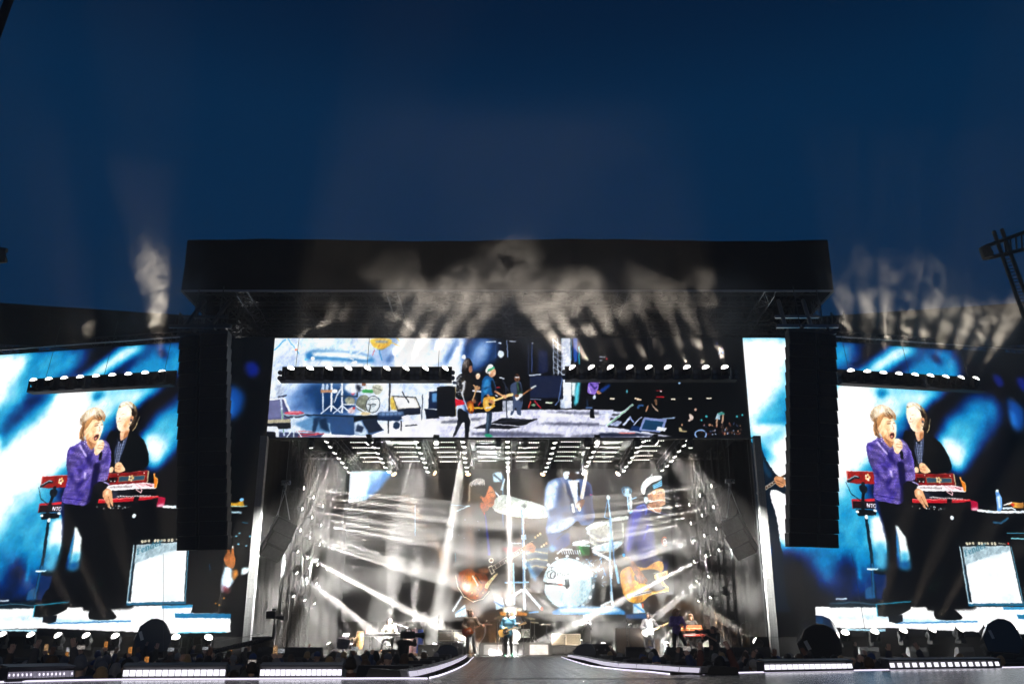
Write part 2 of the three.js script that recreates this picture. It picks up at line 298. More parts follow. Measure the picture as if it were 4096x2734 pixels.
// what a live camera and the LED wall make of a picture: uneven edges, cloth and skin texture, soft modelling, grain, a little flare
function finish(c, x, bloom = .1, seed = 3, grain = 1) {
  const w = c.width, h = c.height; x.setTransform(1, 0, 0, 1, 0, 0);
  const src = x.getImageData(0, 0, w, h).data.slice();
  const [sc] = [document.createElement('canvas')]; sc.width = w; sc.height = h; const sx = sc.getContext('2d'); sx.filter = 'blur(5px)'; sx.drawImage(c, 0, 0); const soft = sx.getImageData(0, 0, w, h).data;
  const im = x.getImageData(0, 0, w, h), d = im.data, cl = (v, m) => v < 0 ? 0 : v > m ? m : v;
  const lum = (i, y) => { const k = (cl(y, h - 1) * w + cl(i, w - 1)) * 4; return (soft[k] + soft[k + 1] + soft[k + 2]) / 765; };
  for (let y = 0; y < h; y++) for (let i = 0; i < w; i++) {
    const k = (y * w + i) * 4, u = cl(i + 1.7 * (vnoise(i / 7, y / 7, seed) - .5) + 1.1 * (vnoise(i / 2.6, y / 2.6, seed + 4) - .5), w - 1.01), v = cl(y + 1.7 * (vnoise(i / 7, y / 7, seed + 1) - .5) + 1.1 * (vnoise(i / 2.6, y / 2.6, seed + 5) - .5), h - 1.01);
    const a = u | 0, b = v | 0, fu = u - a, fv = v - b, p = (b * w + a) * 4, q = p + w * 4;
    const t = (fbm(i / 20, y / 26, 3, seed + 2) - .5) * .9 + (fbm((i + y * .5) / 5, (y - i * .35) / 8, 3, seed + 7) - .5) * .9, g = (hash2(i, y, seed) - .5) * .1 * grain, blue = src[k + 2] > src[k] * 1.25 + 8 && src[k + 1] > src[k] ? .3 : 1, sh = lum(i - 4, y - 5) - lum(i + 4, y + 5);
    for (let n = 0; n < 3; n++) {
      let z = ((src[p + n] * (1 - fu) + src[p + 4 + n] * fu) * (1 - fv) + (src[q + n] * (1 - fu) + src[q + 4 + n] * fu) * fv) / 255;
      const mid = Math.min(1, 3.4 * z * (1.06 - z)); z = z * (1 + mid * (t * grain * blue + g)) + .1 * mid * sh * grain + .02 * mid * (vnoise(i / 3, y / 3, seed + 11 + n) - .5);
      d[k + n] = cl(255 * z, 255);
    }
  }
  x.putImageData(im, 0, 0);
  x.globalCompositeOperation = 'lighter'; x.globalAlpha = bloom; x.drawImage(sc, 0, 0); x.globalAlpha = 1; x.globalCompositeOperation = 'source-over';
  return c;
}
// --- the close-up shown on both wing screens: singer, keyboard player, guitarist ---
function wingPicture() {
  const w = 1510, h = 1270, [c, x] = sheet(w, h), g = (v) => `rgb(${v},${v},${v})`; let p = pen(x, 1.5);
  x.fillStyle = g(4); x.fillRect(0, 0, w, h);
  // beams in the smoke
  p.poly([[-50, -20], [294,-5],[206,190],[147,299], [-50, 520]], g(250), 22);
  p.poly([[294,-2],[602,-14],[460,125],[284,205],[161,371], [-60, 500], [133,231]], g(140), 26);
  p.poly([[743,-4],[886,-3],[666,121],[523,207],[434,258],[525,151]], g(235), 14);
  p.poly([[887,0],[1063,-5],[1057,139],[889,227],[745,247],[784,111]], g(120), 20);
  p.blob([[936,14],[990,68],[956,77],[915,30]], g(10), 10);
  p.poly([[-60, 620], [174,432],[450,209],[676,188],[719,273],[660,351],[646,520], [442,610],[463,764],[396,866],[270,910], [-60, 900]], g(252), 34);
  p.poly([[627,180],[782,183],[777,265],[645,367],[578,320]], g(190), 24);
  p.blob([[669,221],[773,199],[751,253],[699,299],[663,292]], g(62), 14);
  p.poly([[797,200],[972,199],[855,280],[760,351]], g(205), 16);
  p.poly([[418,195],[605,198],[559,258],[574,284],[591,296],[515,545],[422,587], [411,422]], g(252), 16);
  p.poly([[595,198],[872,194],[797,268],[741,288],[687,357],[702,383],[625,325]], g(195), 18);
  p.blob([[617,215],[689,211],[646,249],[621,255]], g(40), 10);
  p.blob([[687,357],[758,332],[737,407],[692,392]], g(120), 18);
  p.blob([[902,395],[1077,235],[1162,207],[1249,230],[1239,308],[1156,406],[1061,494],[963,580],[951,563]], g(118), 22);
  p.poly([[887,427],[975,423],[1037,464],[1006,526],[961,575],[929,495]], g(245), 16);
  p.blob([[965,344],[1116,323],[1076,410],[1017,465],[927,421]], g(170), 26);
  p.blob([[541,549],[588,542],[588,598],[518,587]], g(100), 18);
  // lower blue cloud
  p.blob([[284,687],[512,636],[520,813],[551,892],[535,1008],[390,1082],[236,1102]], g(122), 40);
  p.blob([[269,814],[388,858],[424,941],[304,1034],[245,1017]], g(105), 30);
  p.blob([[254,828],[447,787],[497,914],[426,1025],[298,1046]], g(128), 40);
  p.blob([[312,970],[424,941],[407,1073],[287,1092]], g(46), 24);
  p.blob([[293,1023],[459,992],[502,1120],[313,1118]], g(44), 30);
  p.poly([[418,936],[433,936],[432,1046],[422,1046]], g(120), 6);
  p.poly([[0,401],[11,430],[37,466],[154,588],[175,444],[168,401]], g(250), 8);
  p.poly([[8,466],[144,393],[177,429],[68,524]], g(150), 12);
  p.poly([[121,631],[176,581],[152,894],[94,921],[82,826]], g(252), 10);
  p.poly([[517,780],[559,783],[567,891],[574,915],[506,911]], g(250), 16);
  p.poly([[631,815],[671,870],[668,964],[626,992],[626,890]], g(235), 18);
  p.poly([[528,795],[579,784],[593,938],[550,915]], g(250), 10);
  x.globalCompositeOperation = 'source-over';
  smokeRamp(x, w, h, [[0, 0, 0, 0], [.08, 2, 4, 14], [.22, 3, 36, 96], [.4, 4, 116, 174], [.58, 62, 174, 208], [.76, 184, 228, 246], [.93, 255, 255, 255], [1, 255, 255, 255]], 90, .34, 17);
  p = pen(x);
  // guitarist at the inner edge
  const navy = '#04121f';
  p.blob([[-35,474],[22,476],[46,510],[55,549],[88,610],[113,631],[140,691],[134,704],[109,693],[82,677],[55,687],[82,798],[84,894],[94,961],[89,1093],[94,1158],[112,1179],[46,1182],[19,1145],[-89,1158]], navy);
  p.blob([[0,477],[21,482],[40,510],[30,546],[10,538]], '#0b3550', 3);
  p.blob([[32,524],[50,567],[80,617],[64,638],[34,588]], '#0a2c44', 3);
  p.blob([[26,880],[47,907],[46,961],[25,968]], '#0a4fa0', 4); p.blob([[16,1028],[32,1041],[21,1132],[11,1126]], '#0b5fb0', 4);
  p.line([[9,696],[85,649],[133,620]], 13, '#c9c2b0'); p.line([[9,696],[85,649],[133,620]], 8, '#3a2418');
  for (let k = 0; k < 6; k++) { const a = [[18,691]][0], b = [[77,653]][0]; p.dot([a[0] + (b[0] - a[0]) * k / 5, a[1] + (b[1] - a[1]) * k / 5], 2.4, 2.4, '#e8e4d8'); }
  p.poly([[125,625],[142,603],[169,590],[180,593],[170,629],[149,638]], '#0a0a0c'); for (const q of [[146,608],[158,605],[168,602],[154,624],[163,620]]) p.dot(q, 2.6, 2.6, '#dfe6ea');
  p.blob([[79,630],[105,620],[128,632],[135,653],[121,673],[97,668]], '#c58a5e'); p.line([[86,638],[123,653]], 3, '#7a4628'); p.line([[88,649],[118,663]], 3, '#7a4628');
  // floor
  p.poly([[294,1157],[1398,1187],[1403,1258],[1154,1263],[550,1240],[312,1244]], '#ffffff');
  p.poly([[209,1159],[1231,1151],[1216,1221],[553,1241],[200,1239]], '#ffffff');
  p.poly([[265,1196],[489,1184],[641,1205],[547,1210],[273,1212]], '#cfe3ee', 4); p.poly([[595,1203],[947,1208],[934,1218],[598,1218]], '#bfe0f2', 3);
  p.line([[566,1221],[681,1219],[952,1213]], 5, '#1f78b4'); p.line([[650,1179],[953,1176]], 1.5, '#b8ccd8');
  p.line([[339,1247],[514,1252]], 5, '#9fe0f5', 1); p.line([[318,1248],[516,1247]], 4, '#bfe9fa', 1);
  p.poly([[317,1138],[472,1134],[496,1153],[321,1158]], '#123', 2); p.poly([[271,1139],[476,1131],[483,1158],[274,1161]], '#0c1a24', 2);
  p.line([[276,1146],[383,1140],[484,1148]], 3, '#3f6f86', 1); p.line([[308,1127],[354,1125]], 6, '#e8f6ff', 1.5);
  p.poly([[1150,1184],[1401,1187],[1400,1204],[1155,1201]], '#0a6a9a'); p.line([[1172,1261],[1386,1258]], 4, '#48c8ee', 1);
  p.poly([[1087,1153],[1231,1150],[1229,1161],[1091,1164]], '#2c8fc0');
  // dark mass behind the pair
  p.poly([[685,813],[931,807],[940,883],[926,1145],[759,1155],[649,1156],[665,983]], '#020203', 3);
  p.poly([[681,732],[1000,732],[1315,743],[1289,866],[930,879],[929,822],[688,827]], '#020203', 4);
  p.poly([[1185,878],[1291,857],[1232,1142],[1194,1143]], '#020203', 2);
  p.poly([[1236,950],[1518,898],[1542,1180],[1245,1180]], '#010102', 5);
  p.poly([[789,750],[1077,764],[1094,893],[970,901],[958,1162],[773,1171],[722,1171],[706,996]], '#020203', 4);
  // red keyboards
  p.poly([[420,591],[553,590],[550,643],[470,646],[420,641]], '#8e1712'); p.poly([[420,591],[420,641],[425,637],[425,593]], '#d0736a');
  p.poly([[749,592],[945,584],[946,636],[758,641]], '#7d0f0f'); p.poly([[945,584],[952,586],[951,635],[946,636]], '#b9a07a');
  p.line([[749,591],[945,584]], 2, '#e06a60'); p.line([[420,591],[553,590]], 2, '#f0a098');
  p.poly([[808,606],[935,605],[933,625],[807,628]], '#29465a'); p.line([[808,606],[935,605],[933,625],[807,628],[808,606]], 1.5, '#c9a45a');
  p.poly([[758,608],[801,607],[798,630],[759,630]], '#140606');
  for (const q of [[520,615],[868,615]]) { for (let k = 0; k < 5; k++) p.dot([q[0] + 9 * Math.cos(k * 1.26), q[1] + 10 * Math.sin(k * 1.26)], 5, 6, k % 2 ? '#f3e3c0' : '#e9c887'); p.dot(q, 3, 3, '#7d0f0f'); }
  for (const q of [[772,625],[791,625],[802,596],[929,594]]) p.dot(q, 3, 2.5, '#f4eee4');
  p.poly([[741,642],[949,636],[998,651],[995,665],[882,664],[763,667]], '#f6ecee'); for (let k = 0; k < 26; k++) { const a = [[770,653]][0], b = [[881,652]][0]; x.fillStyle = '#201014'; x.fillRect(a[0] + (b[0] - a[0]) * k / 26, a[1] - 6, 1.6, 9); }
  p.poly([[905,641],[986,641],[995,655],[926,653]], '#e7b9bd'); p.line([[895,642],[928,670],[924,681],[900,667]], 5, '#f3c9cd'); p.line([[947,644],[974,654]], 4, '#90303a');
  p.poly([[974,597],[984,598],[984,613],[999,621],[998,661],[987,662]], '#e07a1c'); p.line([[976,599],[983,615],[999,623],[997,659]], 2, '#ffd98a');
  p.poly([[777,669],[877,665],[871,697],[777,698]], '#0a0a10'); for (let k = 0; k < 5; k++) p.line([[...[[790,672]][0]].map((v, i) => v + (i ? 0 : k * 5)), [...[[793,699]][0]].map((v, i) => v + (i ? 0 : k * 5))], 2, '#3c4660');
  p.poly([[429,713],[541,707],[542,719],[432,722]], '#c6202a'); p.poly([[429,715],[431,752],[538,752],[542,720],[432,722]], '#1b0508'); p.poly([[429,715],[429,752],[433,752],[433,715]], '#b02030');
  p.poly([[723,702],[900,697],[1012,697],[1011,705],[916,716],[722,719]], '#b8141f'); p.line([[725,704],[1005,698]], 3, '#ff8f8a'); p.poly([[895,695],[919,694],[918,717],[894,717]], '#0a0204');
  for (let k = 0; k < 22; k++) { const a = [[810,699]][0]; x.fillStyle = '#f7f0f0'; x.fillRect(a[0] + k * 7.5, a[1] - 6 - 3 * hash2(k, 1), 5, 5); }
  p.poly([[1011,702],[1047,703],[1048,730],[1040,742],[1008,744]], '#a30f35'); p.poly([[1013,733],[1045,730],[1035,743],[1010,744]], '#e8a8bc', 3);
  p.text('NTO', [[497,746]][0], 24, '#eef', 'sans-serif', .02, 'bold');
  for (let k = 0; k < 24; k++) { const q = [[715,734]][0]; p.dot([q[0] + rr(0, 170), q[1] + rr(-4, 12)], rr(1, 3.2), rr(1, 2.6), rnd() < .5 ? '#cfe8f4' : '#e8e6da'); }
  // keyboard stand, cables
  p.line([[495,643],[478,762]], 15, '#06080c'); p.line([[488,766],[493,939],[481,1131]], 15, '#071826'); p.line([[491,985],[482,1117]], 9, '#12507c'); p.line([[425,637],[457,617],[478,618]], 12, '#101820'); p.line([[426,628],[460,611],[476,614]], 3, '#9fd0e0');
  p.poly([[444,755],[541,757],[538,779],[452,783]], '#04060a'); p.line([[413,641],[432,690],[490,729]], 3, '#0b1116'); p.blob([[474,647],[514,654],[513,681],[483,686],[471,668]], '#0a0f16');
  for (const q of [[491,787],[906,779]]) { p.dot(q, 9, 9, '#dfeef4'); p.dot(q, 5, 5, '#ffffff'); } for (const q of [[451,765],[536,759]]) p.dot(q, 8, 6, '#f2fbff');
  p.poly([[499,1004],[562,1002],[667,1000],[664,1019],[558,1028],[496,1022]], '#03060a'); p.line([[467,1005],[514,1003]], 7, '#e8fbff', 1); p.poly([[501,1026],[553,1028],[538,1130],[492,1126]], '#0c2350', 3);
  p.poly([[635,1024],[662,1025],[659,1042],[637,1044]], '#6fb3cc', 2); p.poly([[444,1086],[479,1072],[477,1126],[441,1126]], '#1d4f7c', 3);
  // table with bottle, far right
  p.line([[1042,744],[1120,748],[1303,743]], 11, '#eef8ff', 1); p.line([[1170,839],[1284,837]], 2.5, '#57c6e6'); p.line([[1188,862],[1279,861]], 5, '#8fe6f7', 1); p.line([[1112,793],[1145,797],[1189,774]], 8, '#1f5a80', 2);
  p.poly([[1146,659],[1150,649],[1163,648],[1164,661],[1174,683],[1168,732],[1155,744],[1139,742],[1144,689]], '#5f9ad8'); p.poly([[1150,679],[1164,673],[1161,728],[1149,733]], '#dcecff', 2); p.poly([[1149,649],[1164,647],[1163,658],[1146,660]], '#e8fbff');
  p.poly([[1178,713],[1217,701],[1282,702],[1277,726],[1226,727],[1218,714]], '#c48a3a'); p.line([[1173,732],[1215,727],[1231,735]], 8, '#dff0f8'); p.dot([[1224,714]][0], 9, 7, '#c8321c'); p.line([[1177,716],[1220,703]], 5, '#f8fcff');
  // guitar amplifier
  p.poly([[924,875],[1184,872],[1187,897],[1193,1143],[926,1148],[923,903]], '#04070a'); p.poly([[937,903],[1171,894],[1187,1136],[941,1140]], '#eef6fa');
  p.poly([[937,903],[1171,894],[1171,917],[1085,935],[934,980]], '#9fb6bf', 3); x.globalAlpha = .22; for (let k = 0; k < 40; k++) { const a = [[937,903]][0], b = [[1171,894]][0], e = [[941,1140]][0], d = [[1187,1136]][0], t = k / 40; p.line([[a[0] + (e[0] - a[0]) * t, a[1] + (e[1] - a[1]) * t], [b[0] + (d[0] - b[0]) * t, b[1] + (d[1] - b[1]) * t]], 1, '#7f99a6'); } x.globalAlpha = 1;
  p.poly([[934,880],[1178,876],[1178,893],[934,900]], '#07090b'); for (const q of [[962,889],[976,888],[992,888],[1021,887],[1035,887],[1051,887],[1065,887],[1086,886],[1101,886]]) { p.dot(q, 6, 6, '#f3ead0'); p.dot(q, 2.5, 2.5, '#8d8468'); }
  p.dot([[1167,884]][0], 5, 6, '#d02a1e'); p.line([[1117,885],[1124,881],[1126,888],[1134,882],[1138,888],[1146,884],[1154,889]], 2, '#e9e2cc');
  p.text('Fender', [[941,944]][0], 34, '#2b6f86', 'serif', -.35, 'italic bold');
  p.line([[923,903],[926,1148]], 5, '#b6d6e2'); p.dot([[935,1142]][0], 8, 9, '#f4fbff'); p.line([[930,973],[931,1131]], 3, '#1b5c80'); p.line([[1179,898],[1193,1138]], 3, '#5fa7c8'); p.line([[926,1146],[1193,1142]], 9, '#0c5a80');
  // the keyboard player in black behind
  p.blob([[730,390],[766,406],[833,403],[878,423],[912,452],[941,511],[948,584],[756,593],[736,537],[716,452]], '#030404');
  p.poly([[775,423],[793,448],[825,421],[816,473],[796,547],[777,548],[766,484]], '#3c4766'); for (let k = 0; k < 6; k++) p.line([[...[[779,432]][0]].map((v, i) => v + (i ? 0 : k * 6)), [...[[777,546]][0]].map((v, i) => v + (i ? 0 : k * 3))], 2, k % 2 ? '#b9c4e6' : '#10141f'); for (let k = 0; k < 8; k++) p.line([[[772,445]][0][0] + 0, 0].map((v, i) => i ? [[772,445]][0][1] + k * 13 : v) && [[[[774,445]][0][0], [[774,445]][0][1] + k * 13], [[[818,443]][0][0], [[818,443]][0][1] + k * 13]], 1.5, '#1a2032');
  p.poly([[765,410],[781,431],[793,448],[818,428],[822,412],[826,421],[796,457],[773,436]], '#05060a');
  p.blob([[781,388],[831,385],[823,425],[795,448],[785,436]], '#e7b58e'); p.blob([[804,404],[830,394],[820,430],[801,444]], '#a8683f', 3);
  p.blob([[757,287],[772,269],[797,263],[825,271],[841,297],[843,328],[834,368],[815,399],[785,405],[766,389],[758,363],[752,332]], '#ffeacf');
  p.blob([[758,287],[772,271],[799,272],[785,326],[769,371],[758,349],[752,328]], '#fff6e6', 4);
  p.blob([[800,343],[825,333],[829,368],[805,400],[786,401]], '#d59762', 9);
  p.blob([[757,287],[768,267],[807,262],[834,279],[855,300],[858,340],[863,366],[848,402],[832,399],[836,359],[830,333],[825,302],[804,281],[781,277],[766,296]], '#1c120b');
  p.blob([[757,287],[767,267],[803,261],[830,275],[844,292],[830,302],[804,282],[770,287]], '#fffaf0', 3); p.line([[811,271],[839,290],[846,310]], 7, '#c9a06c', 2); p.line([[863,366],[855,389],[844,402]], 3, '#d9c08a'); p.line([[870,339],[862,375]], 2, '#cdb88a');
  { const C = [[802,330]][0]; for (let k = 0; k < 70; k++) { const a = rr(-2.5, .9), R0 = rr(50, 58), L = a < -1.1 ? rr(.6, 1) : rr(.05, .5); p.line([[C[0] + R0 * Math.cos(a), C[1] + R0 * 1.05 * Math.sin(a)], [C[0] + R0 * .86 * Math.cos(a + .25), C[1] + R0 * .9 * Math.sin(a + .25)]], rr(1, 2.6), `rgba(${30 + 225 * L | 0},${20 + 210 * L | 0},${12 + 170 * L | 0},.85)`, .6); } }
  p.dot([[831,347]][0], 9, 14, '#d99a6c', .2); p.dot([[830,353]][0], 5, 6, '#3a4650'); p.line([[776,326],[791,322]], 3, '#b98a60', 1); p.line([[766,356],[781,353]], 3, '#d09070', 1); p.dot([[771,341]][0], 3, 4, '#c88f66');
  p.blob([[780,541],[804,541],[819,555],[834,576],[828,587],[778,587]], '#f0c091'); p.blob([[750,572],[761,559],[777,565],[773,586],[750,587]], '#f3cda4'); p.line([[783,556],[808,562]], 2, '#a8683f'); p.line([[781,567],[809,572]], 2, '#a8683f');
  // the singer in the purple jacket
  p.blob([[540,710],[676,730],[721,721],[725,803],[706,888],[664,1156],[607,1156],[622,1006],[628,955],[628,881],[630,822],[625,819],[598,1075],[580,1161],[528,1161],[546,1076],[567,947],[570,873],[558,788]], '#030305');
  p.blob([[539,717],[559,726],[565,793],[575,873],[568,882],[555,788]], '#0a1440', 3);
  p.poly([[624,817],[636,822],[666,868],[672,927],[670,964],[629,974],[630,937],[629,871]], '#f4ffff', 4); p.poly([[631,932],[673,927],[665,1001],[624,1000]], '#3fa8cc', 9); p.poly([[629,969],[670,969],[666,1001],[625,1001]], '#0d4a86', 8);
  p.poly([[518,789],[550,791],[564,854],[565,901],[516,920],[510,874]], '#f4ffff', 9); p.poly([[514,893],[569,887],[564,947],[554,1003],[504,1003]], '#4aaccf', 12);
  p.blob([[761,1146],[802,1150],[843,1159],[888,1193],[878,1208],[787,1209],[746,1202]], '#050506'); p.blob([[525,1076],[598,1075],[581,1157],[513,1162]], '#030305');
  const jacket = [[532,465],[570,454],[591,436],[620,430],[636,451],[660,480],[683,453],[699,435],[731,447],[745,476],[759,527],[753,579],[755,613],[732,626],[704,623],[685,657],[681,733],[597,722],[536,712],[540,670],[552,628],[551,590],[537,553],[530,502]];
  p.inside(jacket, () => {
    const b0 = [[530,434]][0]; x.fillStyle = '#241c78'; x.fillRect(b0[0] - 20, b0[1] - 20, 700, 700);
    for (let y = 0; y < 95; y++) for (let k = 0; k < 75; k++) { const n = fbm(k / 7 + y / 30, y / 9, 3, 91); const sh = 1 - .75 * Math.abs(k / 75 - .42) * 1.6, l = (.42 + 2.1 * (n - .45)) * (.45 + .75 * Math.max(0, sh)); x.fillStyle = `rgb(${120 + 110 * l | 0},${100 + 100 * l | 0},${190 + 65 * l | 0})`; x.beginPath(); x.ellipse(b0[0] - 10 + k * 7.2 + (y % 2) * 3.6, b0[1] - 10 + y * 6.2, 2.9, 2.1, 0, 0, 7); x.fill(); }
    for (const [q, wd] of [[[[540,468],[603,482],[660,540]], 17], [[[535,502],[598,517],[628,566]], 15], [[[535,536],[585,543],[617,584]], 15], [[[570,586],[583,623],[619,634],[656,599]], 22], [[[658,489],[643,528],[667,557],[717,538]], 18], [[[729,460],[738,494],[727,537]], 14], [[[598,453],[630,490],[639,524]], 18], [[[620,626],[606,660],[639,683]], 30], [[[690,564],[710,585],[739,579]], 22], [[[530,468],[529,545],[555,590]], 16], [[[555,561],[572,602],[561,649]], 12], [[[610,567],[610,601],[630,617]], 10]]) p.line(q, wd * .8, 'rgba(14,8,70,.62)', 6);
    p.line([[691,556],[688,607],[690,657],[681,733]], 34, '#0a0633', 4);
    p.line([[588,457],[628,507]], 8, 'rgba(220,205,255,.8)', 2); p.line([[635,583],[641,608]], 10, 'rgba(220,205,255,.7)', 3); p.line([[541,691],[600,699],[682,711]], 4, '#241a70'); p.line([[702,448],[728,464]], 5, 'rgba(235,225,255,.9)', 2);
  });
  p.poly([[688,636],[751,621],[766,633],[750,659],[696,678],[682,707]], '#04040a', 2); p.line([[737,626],[763,638]], 5, '#a79bd8', 1);
  p.poly([[763,424],[778,449],[764,493],[747,468]], '#04040a', 3);
  // microphone hand and hanging hand
  p.poly([[693,491],[709,491],[708,529],[695,530]], '#0a0a10'); p.blob([[667,445],[685,434],[712,443],[713,478],[695,496],[681,509],[667,497],[661,471]], '#ffdcb4'); p.line([[683,449],[709,452]], 2.4, '#b5744a'); p.line([[682,460],[710,464]], 2.4, '#b5744a'); p.line([[680,473],[708,476]], 2.4, '#b5744a'); p.blob([[669,449],[690,438],[703,444],[681,462]], '#fff0dc', 4);
  p.blob([[737,668],[751,655],[769,656],[784,671],[787,691],[800,733],[793,737],[781,714],[785,739],[779,744],[765,721],[748,701],[737,685]], '#d69c70'); p.blob([[750,663],[769,661],[770,684],[751,684]], '#f2caa2', 4); p.line([[769,692],[782,725]], 3, '#8a5230');
  // head: neck, face, hair
  p.blob([[614,404],[669,419],[674,449],[652,485],[634,464],[617,447]], '#c98c5e'); p.line([[629,434],[654,472]], 8, '#9a5f38', 3);
  p.blob([[598,388],[611,357],[633,338],[680,340],[693,366],[692,392],[686,427],[674,449],[655,450],[633,438],[612,422]], '#ffd9a8'); p.blob([[670,345],[693,366],[688,410],[673,419],[665,393],[664,367]], '#fffaf0', 7); p.blob([[608,396],[622,413],[646,446],[632,442],[611,426]], '#b06a34', 8);
  p.blob([[657,415],[677,409],[679,416],[674,434],[661,440],[655,431]], '#3b0f0d'); p.blob([[658,424],[673,422],[670,434],[660,438]], '#d98f80'); p.line([[660,413],[677,409]], 3, '#e9a080');
  p.line([[650,370],[667,367]], 4, '#7d4a28', 1); p.line([[679,366],[690,368]], 3, '#8d5a38', 1); p.line([[649,361],[671,357]], 3, '#a06a3c', 1); p.line([[676,375],[681,392],[674,396]], 3, '#c98858', 1); p.line([[644,394],[652,420],[648,433]], 3, '#b87848', 2); p.dot([[606,400]][0], 10, 17, '#f3c79a', -.2);
  p.blob([[583,388],[583,358],[572,337],[579,314],[606,291],[636,281],[664,288],[685,305],[701,330],[697,357],[685,340],[666,354],[652,337],[632,342],[620,365],[607,387],[596,396],[597,422],[587,431],[578,423]], '#b98352');
  p.blob([[575,328],[590,305],[622,284],[655,284],[681,305],[696,330],[673,323],[650,320],[625,325],[599,344],[583,358]], '#fff6e4', 5); p.blob([[579,389],[592,397],[602,426],[614,435],[600,440],[583,427]], '#6d4526', 3);
  { const C = [[633,355]][0]; // loose strands sweeping from the crown down both sides of the head
    for (let k = 0; k < 150; k++) { const a = -2.95 + 2.6 * rnd(), R0 = rr(58, 68) * (1 - .12 * Math.max(0, a + 1)), R1 = R0 * rr(.5, .98), a1 = a - rr(.05, .5) * (a < -1.5 ? 1 : -1), lit = Math.max(0, Math.sin(-a)) * rr(.5, 1.15);
      if (a1 > -.75 && R1 < 50) continue; const L = Math.min(1, lit); p.line([[C[0] + R0 * Math.cos(a) * .98, C[1] + R0 * Math.sin(a)], [C[0] + (R0 + R1) / 2 * Math.cos((a + a1) / 2), C[1] + (R0 + R1) / 2 * Math.sin((a + a1) / 2)], [C[0] + R1 * Math.cos(a1) * .98, C[1] + R1 * Math.sin(a1) + 8]], rr(1, 3), `rgba(${110 + 145 * L | 0},${70 + 175 * L | 0},${36 + 180 * L | 0},.8)`, .6); }
    for (let k = 0; k < 40; k++) { const u = rnd(); p.line([[C[0] - 40 + rr(-8, 8), C[1] - 10 + u * 30], [C[0] - 48 + rr(-8, 8), C[1] + 25 + u * 25], [C[0] - 40 + rr(-10, 14), C[1] + 52 + u * 20]], rr(1, 2.6), ['#6d4526', '#8d5f38', '#c89a6a', '#4a2c18'][k % 4], .6); } }
  p.line([[654,324],[670,345],[680,340]], 6, '#8a5a32', 1); p.line([[664,317],[678,336]], 4, '#4d2c18', 1); p.line([[577,397],[581,423]], 5, '#d8a878', 1);
  for (const q of [[609,439],[612,452],[621,445]]) p.dot(q, 3, 3, '#dfe4ff');
  // boxy camera and small lights low on the screen
  p.poly([[488,1146],[651,1133],[645,1165],[605,1183],[557,1196],[488,1194]], '#060809'); p.line([[488,1147],[649,1134]], 4, '#1f8aa8'); p.poly([[537,1193],[602,1188],[602,1214],[571,1223],[536,1216]], '#050b12'); p.line([[488,1148],[488,1194]], 5, '#1a8fae');
  // raised hand at the dark outer side
  p.poly([[1356,1001],[1383,1001],[1399,1060],[1380,1086],[1352,1102],[1345,1060]], '#cfe6f6', 4); p.blob([[1346,1070],[1380,1086],[1393,1102],[1361,1107]], '#5a1420', 6);
  p.blob([[1346,963],[1361,942],[1356,923],[1364,920],[1372,947],[1377,947],[1376,917],[1385,917],[1387,952],[1399,969],[1396,990],[1392,1009],[1368,1001],[1354,985]], '#a8622e'); p.blob([[1387,1012],[1411,1009],[1416,1033],[1394,1060]], '#b8742e', 4); p.dot([[1361,923]][0], 3, 5, '#fff'); p.dot([[1380,920]][0], 3, 6, '#fff'); p.poly([[1425,1004],[1465,1002],[1452,1028],[1425,1032]], '#e9fbff', 3); p.poly([[1356,1001],[1375,1001],[1385,1049],[1372,1060]], '#f6fcff', 4);
  p.poly([[1314,729],[1375,738],[1407,724],[1413,752],[1324,753]], '#b98a26', 2); p.dot([[1400,723]][0], 9, 7, '#7fc6ff'); p.line([[1332,774],[1401,777]], 7, '#bfe6f6', 2); p.line([[1317,751],[1427,751]], 2.5, '#9fe0ee'); for (const q of [[1403,863],[1391,875],[1449,875],[1352,904],[1402,909],[1436,914]]) p.dot(q, 5, 3.5, '#7fd8f4', 0, 1); p.dot([[1461,917]][0], 7, 5, '#a04a1a'); for (const q of [[1332,1146],[1348,1152],[1365,1126]]) p.dot(q, 3.5, 3, '#f0a21c');
  p.line([[1411,819],[1434,820]], 4, '#1f7f9c'); p.line([[1286,989],[1290,1011]], 5, '#1d6a90', 1);
  p.blob([[1294,212],[1353,242],[1371,274],[1359,358],[1296,387],[1284,249]], '#0b3f8a', 14); p.blob([[1352,123],[1392,102],[1432,145],[1410,188],[1373,178]], '#07186a', 10); p.blob([[1289,271],[1319,283],[1320,346],[1294,366]], '#1e6fc4', 10);
  p.blob([[1231,102],[1280,109],[1292,154],[1260,175],[1237,144]], '#04125a', 8);
  for (const [s, n] of [[[758,1079]], [[1029,1231]]].map((q) => [q[0], 6])) for (let k = 0; k < n; k++) p.dot([s[0] + rr(-40, 40), s[1] + rr(-30, 30)], 1.6, 1.6, '#3fae8c');
  return finish(c, x, .07, 5, .62);
}
